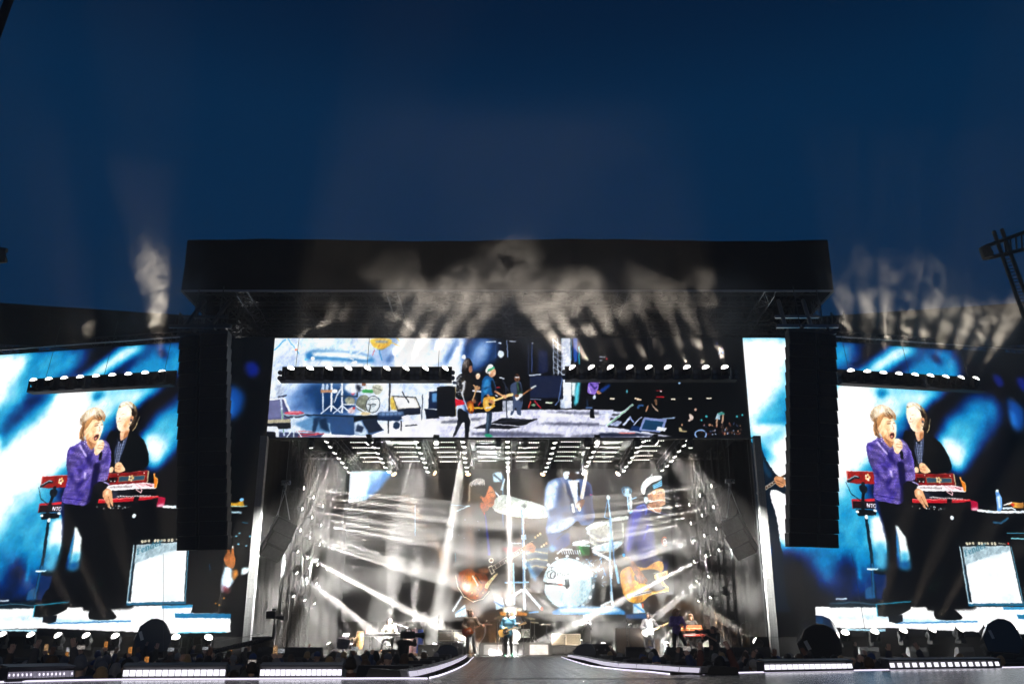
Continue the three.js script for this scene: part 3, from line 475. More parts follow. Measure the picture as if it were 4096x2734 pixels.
// --- wide shot of the whole band shown on the header screen ---
function headerPicture() {
  const w = 2048, h = 442, [c, x] = sheet(w, h), p = pen(x), g = (v) => `rgb(${v},${v},${v})`;
  x.fillStyle = g(10); x.fillRect(0, 0, w, h);
  p.poly([[-63,-9],[876,-9],[882,451],[-23,451]], g(205), 0);
  p.poly([[831,-9],[1643,-9],[1626,341],[837,341]], g(5), 10); p.poly([[934,-9],[1227,-9],[1224,189],[936,189]], g(6), 10);
  p.blob([[112,205],[353,197],[361,341],[207,349],[110,286]], g(70), 30); p.blob([[38,254],[159,205],[191,341],[76,341]], g(118), 26); p.blob([[201,262],[379,254],[384,341],[207,341]], g(55), 20);
  p.poly([[468,-9],[564,-9],[466,116],[427,116]], g(130), 24); p.poly([[564,-9],[659,-9],[600,118],[498,118]], g(225), 20); p.poly([[651,0],[683,0],[623,118],[592,118]], g(255), 8); p.poly([[504,74],[542,58],[513,118],[478,118]], g(60), 14);
  p.poly([[708,0],[795,0],[762,118],[711,118]], g(215), 20); p.poly([[795,0],[811,0],[774,118],[739,118]], g(70), 14); p.poly([[815,0],[835,0],[809,79],[790,118],[758,118],[793,58]], g(245), 8); p.poly([[835,0],[902,0],[872,118],[829,118]], g(80), 18); p.poly([[902,0],[966,0],[935,107],[884,148],[845,132],[864,58]], g(150), 20); p.poly([[958,33],[997,0],[966,111],[935,111]], g(85), 16);
  p.poly([[766,118],[805,118],[792,205],[768,205]], g(250), 8);
  smokeRamp(x, w, h, [[0, 0, 0, 0], [.1, 6, 10, 22], [.3, 26, 62, 118], [.5, 106, 146, 204], [.7, 190, 212, 244], [.85, 240, 246, 255], [1, 255, 255, 255]], 60, .3, 41);
  // upper left: huge drum seen on the screen within the picture
  p.poly([[-2,50],[45,0],[65,0],[121,70],[102,74],[55,21],[10,58]], '#eaf6ff', 2); p.line([[2,54],[46,6]], 5, '#39a7e0', 1); p.line([[57,4],[110,70]], 5, '#5fb6e8', 1); p.dot([[96,52]][0], 6, 6, '#e07a60', 0, 1);
  p.blob([[100,-2],[326,-2],[328,29],[306,62],[172,64],[132,45]], '#d9eefb', 3); p.blob([[168,-2],[263,-2],[250,45],[171,50]], '#f6fcff', 6);
  p.poly([[137,70],[172,54],[286,60],[369,66],[425,83],[446,109],[395,111],[230,99],[143,99]], '#1f74b8', 6); p.poly([[164,64],[282,62],[382,74],[426,89],[407,99],[268,87],[174,83]], '#f4fbff', 5); p.dot([[172,93]][0], 9, 9, '#fff'); p.dot([[145,98]][0], 9, 4, '#5fc8f4', 0, 1);
  p.line([[336,2],[336,66]], 10, '#cfe6f8', 1); p.line([[402,12],[409,66]], 8, '#e6f2ff', 1); p.line([[362,72],[396,48]], 9, '#eaf4ff', 1); p.line([[440,54],[431,79]], 3, '#c8485a'); p.line([[459,54],[473,101]], 5, '#2f86c8', 1); p.line([[523,58],[534,105]], 8, '#fff', 1);
  p.blob([[413,0],[516,0],[510,29],[479,52],[448,52],[423,29]], '#f0c64a', 2); p.blob([[438,10],[497,10],[497,21],[442,21]], '#8d9bb0', 3); p.line([[498,25],[517,23],[546,36]], 5, '#f0cf5a'); p.line([[532,0],[545,14]], 4, '#f0cf5a'); p.dot([[354,111]][0], 14, 8, '#fff'); p.line([[337,93],[348,99]], 5, '#fff');
  // right part: dark hall
  p.poly([[1299,-9],[1643,-9],[1626,341],[1292,325]], '#030406', 3); p.poly([[1424,-13],[2079,-13],[2054,438],[1410,438]], '#020304');
  // floor
  p.poly([[151,428],[631,365],[881,341],[882,451],[-23,451]], '#f4f4ff'); p.poly([[717,349],[1106,321],[1473,321],[1444,396],[1623,420],[1621,451],[720,451]], '#dedff2');
  for (const q of [[[718,365],[875,355],[937,365],[837,385],[719,396]], [[1137,343],[1222,335],[1322,343],[1260,353],[1176,353]], [[1322,345],[1415,339],[1472,347],[1376,357]]]) p.blob(q, '#ffffff', 3);
  for (const q of [[[718,375],[837,359],[922,353],[922,365],[760,385]], [[838,424],[991,412],[1259,428],[1266,439],[915,439]], [[1130,329],[1454,333],[1445,343],[1291,340]], [[1106,381],[1298,375],[1490,385],[1452,392],[1221,389]], [[1278,432],[1489,424],[1603,439],[1297,443]]]) p.blob(q, 'rgba(40,44,72,.75)', 4);
  p.poly([[872,402],[922,383],[1083,394],[1026,406]], '#15161c'); p.poly([[937,385],[991,359],[1149,363],[1083,392]], '#0c0d12'); p.line([[884,400],[991,375],[1145,361]], 2, '#4a4d5c'); p.line([[937,381],[1083,394]], 2.5, '#e9ecff');
  p.poly([[-7,412],[32,420],[243,424],[229,441],[-4,442]], '#2a3358', 2); p.line([[136,428],[243,427]], 4, '#d03a4a'); p.line([[124,416],[166,414],[220,424]], 3, '#e05a66'); p.line([[133,439],[213,430]], 3, '#e8606a');
  // left: amp, stool
  p.poly([[-15,270],[62,268],[94,333],[93,365],[-6,373]], '#3a3e6a', 2); p.poly([[-11,280],[51,278],[81,357],[-3,363]], '#6a6e9a', 5); p.line([[-11,276],[62,272],[90,329]], 9, '#e9eefa'); p.poly([[15,207],[60,221],[61,250],[27,262]], '#b6c4da', 3); p.line([[39,266],[69,258]], 8, '#2b3550'); p.line([[47,270],[65,381],[75,432]], 8, '#c8d4ec'); p.line([[55,321],[72,420]], 3, '#3a8f4a');
  p.poly([[-7,365],[96,361],[98,377],[-6,381]], '#a89f86'); p.poly([[-6,381],[98,377],[100,404],[-3,408]], '#10131c');
  p.dot([[111,345]][0], 46, 13, '#2a3346'); p.dot([[110,340]][0], 46, 11, '#8fa8bc'); p.dot([[110,335]][0], 42, 8, '#c84a5e'); p.line([[90,332],[129,331]], 4, '#f0b0bc', 1); p.line([[110,357],[113,404]], 9, '#cfe0ee'); for (const q of [[[113,396],[87,439]], [[113,396],[114,439]], [[113,396],[148,439]]]) p.line(q, 5, '#e6f0fa'); p.poly([[-5,392],[41,394],[52,412],[53,441],[41,441],[32,416],[-3,414]], '#f2f6fc'); p.poly([[-3,416],[32,418],[41,442],[-1,442]], '#060810');
  // riser with kit
  p.poly([[161,343],[230,339],[469,349],[467,381],[366,432],[274,428],[263,381],[161,349]], '#2a4a78'); p.poly([[113,381],[192,349],[263,381],[270,424],[165,412]], '#5d8fbe', 4); p.poly([[216,365],[246,355],[269,420],[226,404]], '#122844', 4); p.poly([[192,357],[223,353],[204,420],[193,420]], '#142c4a', 3); p.line([[157,343],[361,351],[469,347]], 5, '#16202c'); p.poly([[363,353],[469,347],[470,365],[367,381]], '#0b1016');
  p.poly([[151,205],[212,189],[353,197],[356,262],[306,325],[206,333],[158,302]], 'rgba(10,50,96,.6)', 22);
  for (const q of [[[261,199],[267,325]], [[306,199],[314,333]]]) p.line(q, 8, '#f2f6ff'); p.line([[225,242],[232,325]], 6, '#d6e2f4'); for (const q of [[[264,302],[226,337]], [[266,302],[306,333]], [[309,306],[276,337]], [[312,302],[345,333]]]) p.line(q, 6, '#eaf2ff'); p.line([[371,199],[374,262]], 6, '#20283c'); p.line([[512,199],[514,325]], 7, '#1c2436'); p.line([[304,221],[276,286]], 9, '#c2d0e6'); p.line([[300,225],[289,237],[273,294]], 4, '#2a3448');
  p.poly([[215,233],[265,233],[266,246],[216,247]], '#b98a6a'); for (const q of [[225,221],[242,221]]) { p.poly([[q[0] - 6, q[1] - 10], [q[0] + 6, q[1] - 10], [q[0] + 6, q[1] + 12], [q[0] - 6, q[1] + 12]], '#cfe2f8'); p.dot([q[0], q[1] - 12], 3, 4, '#fff'); } p.dot([[277,239]][0], 12, 10, '#eef2fa');
  p.line([[291,262],[376,262]], 5, '#2b3648'); p.dot([[356,248]][0], 9, 8, '#b8263a'); p.blob([[318,205],[376,199],[393,213],[390,237],[356,254],[320,237]], '#e4ecfa', 4); p.blob([[365,205],[393,221],[390,242],[367,237]], '#1a2030', 4); p.line([[402,205],[413,229]], 5, '#e9dcc8'); p.dot([[400,209]][0], 9, 8, '#8a5a44');
  p.blob([[392,231],[444,229],[445,250],[395,248]], '#3c9a54', 2); p.line([[390,230],[446,229]], 5, '#eef4ff'); p.line([[395,249],[445,250]], 4, '#dfe8f6'); p.blob([[434,221],[447,205],[478,211],[485,229],[473,258],[445,254]], '#b7b9a8'); p.line([[440,221],[480,237]], 3, '#6a6a5e'); p.line([[437,209],[478,205]], 6, '#f0f4ff');
  p.blob([[318,266],[364,266],[370,298],[328,302]], '#a6a896', 2); p.line([[316,298],[374,298]], 4, '#eef2fa');
  p.dot([[403,294]][0], 32, 38, '#8f9484', .1); p.dot([[444,298]][0], 31, 38, '#2e3640', .1); p.dot([[444,298]][0], 28, 35, '#e9f0f4', .1); p.dot([[446,300]][0], 9, 9, '#bfcbd2'); p.line([[422,298],[455,298]], 4, '#2a3038'); p.text('Gretsch', [[421,281]][0], 13, '#30424e', 'serif', -.1, 'italic bold'); p.line([[432,298],[430,329]], 4, '#303840');
  for (const q of [[[374,306],[414,333]], [[479,309],[503,329]], [[341,333],[355,313]]]) p.line(q, 7, '#eef4ff'); p.blob([[389,333],[430,331],[438,343],[396,349]], '#e6d3a4', 2); p.blob([[336,313],[371,313],[368,337],[342,341]], '#d8c0c4', 3); p.dot([[363,315]][0], 6, 5, '#d03a3a');
  p.poly([[515,258],[624,266],[647,313],[545,321],[517,294]], '#c9c4b8'); p.poly([[531,268],[617,270],[637,308],[553,315]], '#f3f3f6', 2); p.line([[527,262],[624,266],[647,313],[549,321],[527,262]], 4, '#2a2a30'); p.poly([[545,321],[647,314],[650,341],[562,349]], '#161c2c'); p.line([[567,244],[573,254],[598,290]], 5, '#1a1e28'); p.poly([[516,274],[527,262],[545,321],[522,321]], '#d6b44c', 2);
  p.poly([[468,333],[576,329],[583,357],[555,371],[470,367],[464,349]], '#1b2c4c'); p.poly([[470,333],[574,330],[577,345],[473,348]], '#6c8cba', 4); for (let k = 0; k < 6; k++) { const q = [[480,335]][0]; p.line([[q[0] + k * 18, q[1]], [q[0] + 2 + k * 18, q[1] + 26]], 2, '#1a2c50'); } p.line([[512,369],[515,422]], 6, '#0a0e18'); p.line([[568,371],[568,412]], 5, '#0a0e18'); p.dot([[548,389]][0], 14, 16, '#20324c');
  p.poly([[367,381],[385,369],[458,361],[495,412],[431,434],[373,432]], '#3f5f8c'); p.poly([[401,369],[458,362],[493,410],[432,422]], '#1b2334'); p.poly([[368,375],[397,371],[429,424],[429,432],[373,432]], '#b8cbe4', 2); p.poly([[382,385],[410,396],[403,420],[376,416]], '#22304a', 2); p.poly([[567,351],[596,343],[634,387],[586,390]], '#f4f4fc'); p.line([[586,392],[634,388]], 5, '#20242e');
  // stacks and amps mid
  p.poly([[728,217],[798,218],[798,349],[731,353]], '#1a2536'); p.poly([[728,217],[761,217],[764,353],[731,353]], '#4a6a9a'); p.poly([[682,242],[728,237],[730,317],[680,317]], '#12203c'); p.poly([[694,250],[717,248],[718,286],[699,290]], '#5a94cc', 3); p.poly([[665,317],[719,321],[729,359],[674,361]], '#0e1524'); p.line([[655,254],[654,365]], 4, '#2a3244'); for (const q of [[786,203],[792,203],[798,203]]) p.dot(q, 4, 7, '#1a2436');
  p.poly([[716,221],[765,217],[796,221],[800,353],[719,349]], '#0b0d12'); p.line([[796,221],[800,353]], 3, '#c4b07a'); p.line([[729,355],[821,353]], 5, '#f2f4ff');
  // truss, pale screen strip, curtain
  p.poly([[1257,-2],[1294,-2],[1294,315],[1259,315]], '#dfe6f6'); for (let k = 0; k < 18; k++) { const q = [[1259,4]][0]; p.line([[q[0], q[1] + k * 16], [q[0] + 34, q[1] + k * 16]], 1, '#aab6cc'); }
  for (const q of [[[1219,-2],[1219,165]], [[1256,-2],[1255,165]], [[1239,-2],[1238,165]]]) p.line(q, 4, '#aebcd4'); for (let k = 0; k < 6; k++) { const a = [[1220,8]][0], s = 25 * k; p.line([[a[0], a[1] + s], [a[0] + 32, a[1] + s + 24]], 3, '#c6d2e8'); p.line([[a[0], a[1] + s + 24], [a[0] + 32, a[1] + s + 24]], 2, '#9aa8c0'); }
  p.poly([[1306,-2],[1328,-2],[1322,107],[1308,111]], '#1c4fb0', 2); p.line([[1332,37],[1331,116]], 4, '#29c4e4'); p.line([[1298,-2],[1296,99]], 3, '#4fa8e0');
  p.poly([[1115,173],[1256,169],[1254,270],[1115,270]], '#141d38'); p.poly([[1151,50],[1195,58],[1197,156],[1150,161]], '#101a3c', 5); p.line([[1115,169],[1162,165]], 5, '#cfdaf0'); p.line([[1258,173],[1238,286],[1223,302]], 4, '#5f7ab0'); p.line([[1111,33],[1111,165]], 3, '#2a3a60'); p.line([[1126,21],[1125,156]], 4, '#3c5088'); p.dot([[1129,23]][0], 4, 3, '#fff');
  p.poly([[1296,199],[1314,199],[1310,262],[1297,258]], '#e6fbff', 3); p.poly([[1318,199],[1333,199],[1323,286],[1307,309],[1306,278]], '#57cfe6', 4); p.line([[1184,290],[1210,291]], 7, '#f0ffe6'); p.line([[1136,284],[1161,313]], 6, '#c8283a'); p.line([[1118,286],[1110,313]], 6, '#d84a34'); p.poly([[1118,302],[1130,294],[1141,298],[1134,309]], '#7fae8a'); p.line([[1116,276],[1163,276]], 3, '#8a9ac0'); p.poly([[1244,276],[1262,273],[1265,317],[1246,315]], '#c6d4ea', 2);
  for (const q of [[990,74]]) { p.blob([[q[0] - 10, q[1] - 18], [q[0] + 12, q[1] - 14], [q[0] + 14, q[1] + 10], [q[0], q[1] + 20], [q[0] - 14, q[1] + 6]], '#e8f4ff', 1); } p.line([[1017,12],[1020,87]], 4, '#7f96c0'); p.line([[926,18],[966,16]], 4, '#dce8fa'); p.line([[1029,13],[1053,15]], 4, '#dfeaff'); p.dot([[986,23]][0], 8, 4, '#d6e6fa'); p.line([[966,33],[966,87]], 3, '#3c5488'); p.dot([[829,86]][0], 9, 10, '#ffffff');
  // keyboard man behind, red keys
  p.blob([[873,197],[885,187],[900,189],[912,205],[913,237],[870,237]], '#0c0e16'); p.dot([[891,173]][0], 10, 14, '#e8bc98'); p.blob([[883,169],[888,159],[898,161],[900,169],[894,165],[885,177]], '#f3e6d0'); p.line([[870,237],[928,244]], 8, '#e2e4f2'); p.line([[967,223],[986,223]], 5, '#b42a34'); p.blob([[872,237],[885,209],[889,221],[901,217],[903,233]], '#c79a70', 1); p.line([[882,262],[902,321]], 4, '#20222c'); p.line([[894,302],[905,286]], 4, '#b83a3a'); p.line([[875,313],[913,315]], 8, '#c89a34');
  // singer back, right
  p.blob([[1368,197],[1404,197],[1415,217],[1402,242],[1398,258],[1367,250],[1362,237]], '#8a6ad0'); p.line([[1376,205],[1395,229],[1403,221]], 7, '#3a2a80', 1); p.line([[1396,199],[1415,201]], 9, '#7d5cc4'); p.line([[1368,221],[1375,246]], 5, '#cbb6f4', 1); p.dot([[1411,244]][0], 9, 9, '#c98a62'); p.line([[1414,246],[1421,250]], 4, '#c98a62'); p.dot([[1417,199]][0], 4, 3, '#e9b894');
  p.blob([[1365,254],[1398,258],[1393,294],[1388,341],[1397,359],[1368,361],[1373,333],[1374,294]], '#05060a'); p.poly([[1414,237],[1458,209],[1463,215],[1429,246]], '#123a80', 4); p.dot([[1392,266]][0], 7, 10, '#dbe8fa', .4); p.poly([[1359,278],[1364,278],[1365,306],[1358,309]], '#1c3050', 1); p.line([[1358,314],[1379,313]], 8, '#4a6490');
  // bassist
  p.blob([[1029,213],[1049,197],[1072,193],[1082,213],[1084,262],[1087,286],[1078,325],[1079,347],[1060,343],[1056,302],[1045,341],[1029,351],[1041,302],[1045,278],[1033,246]], '#3c4a68'); p.blob([[1056,197],[1076,205],[1085,262],[1082,294],[1064,270]], '#14161e', 2); p.line([[1062,199],[1066,237]], 6, '#2e5a3c', 1); p.dot([[1060,180]][0], 13, 18, '#6f4630'); p.blob([[1048,177],[1051,165],[1064,165],[1068,173],[1057,172],[1051,183]], '#0a0a0c'); p.line([[1053,178],[1069,178]], 4, '#dfe6f2'); p.line([[1060,189],[1065,191]], 4, '#2a1a14');
  p.line([[1080,258],[1126,225]], 7, '#9a6a44'); p.blob([[1053,262],[1080,246],[1087,258],[1076,270],[1060,282],[1054,274]], '#eef2f4'); p.line([[1123,225],[1139,217]], 8, '#e2e8e8'); p.line([[1053,258],[1080,242]], 4, '#1c6a3a'); p.dot([[1116,233]][0], 6, 6, '#6a4028'); p.dot([[1060,260]][0], 9, 8, '#7a4c30'); p.poly([[998,280],[1041,280],[1044,327],[998,329]], '#b6bccb', 1); p.line([[998,280],[1043,278]], 6, '#20222a'); p.line([[1029,353],[1049,349]], 6, '#f2f6ff'); p.line([[1056,347],[1083,349]], 7, '#eef2ff');
  // mic stand
  p.line([[986,179],[1004,183]], 6, '#e6ecf8'); p.line([[994,185],[1025,237]], 5, '#2a3040'); p.line([[1012,221],[1016,359]], 5, '#252c3c'); p.line([[995,359],[1037,359]], 4, '#3a4050'); p.line([[967,258],[975,262]], 5, '#dfe6f6');
  // guitarist in blue with yellow guitar
  p.blob([[929,329],[956,329],[954,365],[945,400],[943,428],[926,428],[926,381],[933,353]], '#1d2a3c'); p.line([[937,341],[932,424]], 6, '#4a6076', 2); p.blob([[920,428],[941,426],[961,435],[953,440],[926,439]], '#1f9a70');
  p.blob([[908,189],[924,169],[947,173],[961,189],[971,221],[971,258],[936,258],[921,254],[911,294],[905,294],[907,229]], '#15538c'); p.blob([[912,205],[928,181],[943,189],[936,237],[921,258]], '#2f86c4', 3); p.blob([[951,181],[967,217],[971,258],[956,258],[947,205]], '#04060c', 2); p.line([[920,229],[936,221]], 6, '#0a3560', 2); p.line([[967,242],[998,260]], 9, '#c89068'); p.line([[936,258],[960,294]], 12, '#c08860');
  p.dot([[953,156]][0], 15, 22, '#d9a27a', .1); p.dot([[961,163]][0], 6, 10, '#e9b894'); p.blob([[923,140],[935,120],[951,116],[962,128],[935,148],[929,156],[939,161],[926,159]], '#fbfbf4'); p.poly([[933,144],[962,128],[963,136],[939,152]], '#1f8f62'); p.line([[935,145],[962,131]], 3, '#5fd0a0'); p.blob([[931,152],[947,152],[945,165],[931,161]], '#e8e8ea', 2);
  p.blob([[913,274],[925,266],[952,262],[967,266],[965,282],[960,294],[971,306],[952,317],[937,331],[921,325],[913,302]], '#e0a93c'); p.blob([[919,278],[936,274],[940,302],[925,317]], '#f3cd6a', 4); p.blob([[936,290],[956,290],[956,302],[942,306]], '#15100a', 1); p.line([[956,282],[1037,256]], 9, '#e9c07c'); p.line([[1018,260],[1038,254]], 12, '#f0d090'); p.dot([[1008,264]][0], 8, 9, '#d09a70'); p.blob([[936,274],[960,282],[962,296],[948,298]], '#c08058'); p.line([[927,315],[948,311]], 6, '#dfe0e0');
  // guitarist in the checked black jacket
  p.blob([[803,306],[848,333],[854,341],[866,365],[859,404],[857,443],[838,443],[840,404],[833,365],[811,404],[804,432],[785,443],[792,424],[810,373]], '#0a0c12'); p.line([[856,345],[864,373],[857,439]], 5, '#e6e8f0', 1); p.line([[814,377],[800,428]], 5, '#2a3040', 2);
  p.poly([[794,274],[828,278],[836,298],[797,306]], '#d81f34'); p.blob([[797,181],[814,161],[849,156],[865,173],[868,221],[870,270],[847,282],[805,276],[794,258],[802,221]], '#0d0d10'); for (let k = 0; k < 130; k++) { const q = [[797,169]][0]; const a = rnd(), b = rnd(); if (hash2(k, 3) > .25) p.dot([q[0] + a * 62, q[1] + b * 96], 2.2, 1.5, a < .35 ? '#c9ced8' : (a < .6 ? '#a08a60' : '#4a3a26'), .5); } p.line([[825,205],[834,197],[831,225],[824,254]], 8, '#e6e8ee', 2); p.line([[821,242],[848,321]], 5, '#b8c0cc');
  p.blob([[820,156],[821,124],[833,95],[850,89],[864,103],[868,132],[861,152],[845,161],[834,173]], '#120e0e'); for (let k = 0; k < 14; k++) { const q = [[829,99]][0]; p.line([[q[0] + rr(-6, 26), q[1] + rr(-4, 14)], [q[0] + rr(-12, 20), q[1] + rr(18, 46)]], 1.6, k % 2 ? '#8d7a70' : '#d8ccc0'); } p.blob([[851,128],[866,124],[868,148],[862,159],[853,156]], '#c48a66'); p.blob([[865,270],[886,278],[885,294],[869,290]], '#8a5238');
  p.blob([[843,290],[863,278],[874,290],[877,325],[869,341],[852,333],[846,309]], '#8a3a12'); p.blob([[849,298],[865,290],[872,321],[865,335],[854,325]], '#e0902a', 4); p.line([[870,280],[885,229],[889,217]], 6, '#caa070'); p.line([[873,213],[891,229]], 7, '#c79a70'); for (const q of [[856,326],[864,329],[857,319],[867,333]]) p.dot(q, 2.4, 2.4, '#2a0e04');
  // dark right part: small lights, crowd, autocue
  for (const q of [[[1461,273],[1476,273]], [[1567,272],[1583,274]], [[1577,277],[1592,277]], [[1723,275],[1737,275]], [[1798,273],[1808,273]], [[1875,271],[1892,271]]]) p.line(q, 6, '#ffe9cc', .6); p.line([[1660,238],[1688,237]], 3, '#8a0a1a'); p.line([[1657,265],[1689,265]], 5, '#b81a26'); p.dot([[1678,241]][0], 3.5, 3.5, '#fff'); p.poly([[1756,197],[1768,197],[1764,208],[1757,208]], '#8fb8e0'); p.poly([[1939,59],[1948,56],[1947,73],[1936,73]], '#bcd4f0'); p.dot([[1958,66]][0], 4, 7, '#4f90d0'); p.blob([[1528,238],[1534,229],[1535,242],[1532,250]], '#58b8c8'); p.dot([[1935,24]][0], 4, 3, '#2030a0'); p.dot([[1956,48]][0], 5, 3, '#2030a0'); p.poly([[1416,235],[1456,211],[1462,215],[1422,242]], '#0c2f86', 3); p.line([[1421,86],[1442,86]], 4, '#c8d2e4'); p.line([[1421,101],[1431,101]], 3, '#f0f2f8'); p.dot([[1450,94]][0], 3, 4, '#e02a30');
  p.poly([[1411,327],[1526,330],[1511,339],[1410,342]], '#cfd6f0', 2); p.poly([[1410,344],[1501,347],[1483,359],[1410,357]], '#d8dcf4', 2); p.poly([[1410,366],[1471,369],[1444,387],[1409,387]], '#e6e8fa', 2); p.poly([[1409,393],[1534,408],[1717,438],[1586,438],[1408,420]], '#dfe2f6', 2); p.poly([[1408,420],[1575,423],[1674,438],[1407,438]], '#1a1f34', 3); p.line([[1493,422],[1560,423]], 4, '#f07a70', 1); p.line([[1438,393],[1554,300]], 9, '#d8e0f6'); p.line([[1444,390],[1557,298]], 3, '#58b060'); p.poly([[1450,387],[1486,368],[1509,375],[1485,396]], '#aab6da', 2); p.line([[1515,387],[1542,354]], 9, '#c8d4f0'); p.line([[1542,357],[1556,374]], 8, '#7f92c8'); p.line([[1556,387],[1590,354]], 5, '#b8c6ea'); p.line([[1577,312],[1583,303],[1598,303]], 9, '#2a4f80'); p.poly([[1550,390],[1594,396],[1587,420],[1537,411]], '#0f2a5a');
  p.poly([[1601,354],[1698,363],[1684,402],[1663,420],[1578,411]], '#8090c4'); p.poly([[1605,366],[1683,373],[1669,414],[1590,405]], '#123a5c'); p.poly([[1655,395],[1696,400],[1686,416],[1650,411]], '#eef2fc'); p.line([[1679,362],[1731,356]], 5, '#8fa8cc');
  p.blob([[1607,333],[1612,312],[1622,298],[1623,306],[1614,330]], '#d8a47c'); p.blob([[1634,287],[1642,306],[1665,324],[1666,330],[1650,324],[1636,303]], '#9a8472'); p.blob([[1648,275],[1661,274],[1663,291],[1658,306],[1651,294]], '#6f5038'); p.blob([[1792,345],[1797,336],[1804,342],[1813,354],[1807,366],[1791,375],[1786,372],[1798,360]], '#c8b4a8', 1); p.dot([[1822,322]][0], 5, 6, '#d8b09a'); p.poly([[1747,401],[1755,399],[1763,411],[1782,414],[1778,419],[1748,417]], '#c8b88a', 1); p.dot([[1760,387]][0], 4, 5, '#c09470');
  p.ring([[1838,429]][0], 23, 19, 6, '#8fb4e8'); p.poly([[1902,363],[1915,336],[1933,330],[1947,336],[1943,345],[1926,345],[1923,363]], '#9fbccc'); p.poly([[1915,336],[1942,332],[1948,338],[1932,345]], '#2f8f80', 1); p.line([[1932,378],[1939,345]], 7, '#c09a80'); p.line([[1908,390],[1911,363]], 7, '#b08a70'); for (let k = 0; k < 60; k++) { const q = [[1838,378]][0]; p.dot([q[0] + rr(0, 175), q[1] + rr(0, 52)], rr(1.5, 5), rr(2, 7), ['#6a4636', '#a87a5e', '#2a3450', '#8a97b0', '#3c2a26', '#4a1c18'][k % 6], rr(0, 1)); } for (const q of [[1845,366],[1998,351],[2021,345],[1867,350]]) p.dot(q, 4, 5, '#3fb0b8');
  return finish(c, x, .05, 7, .7);
}
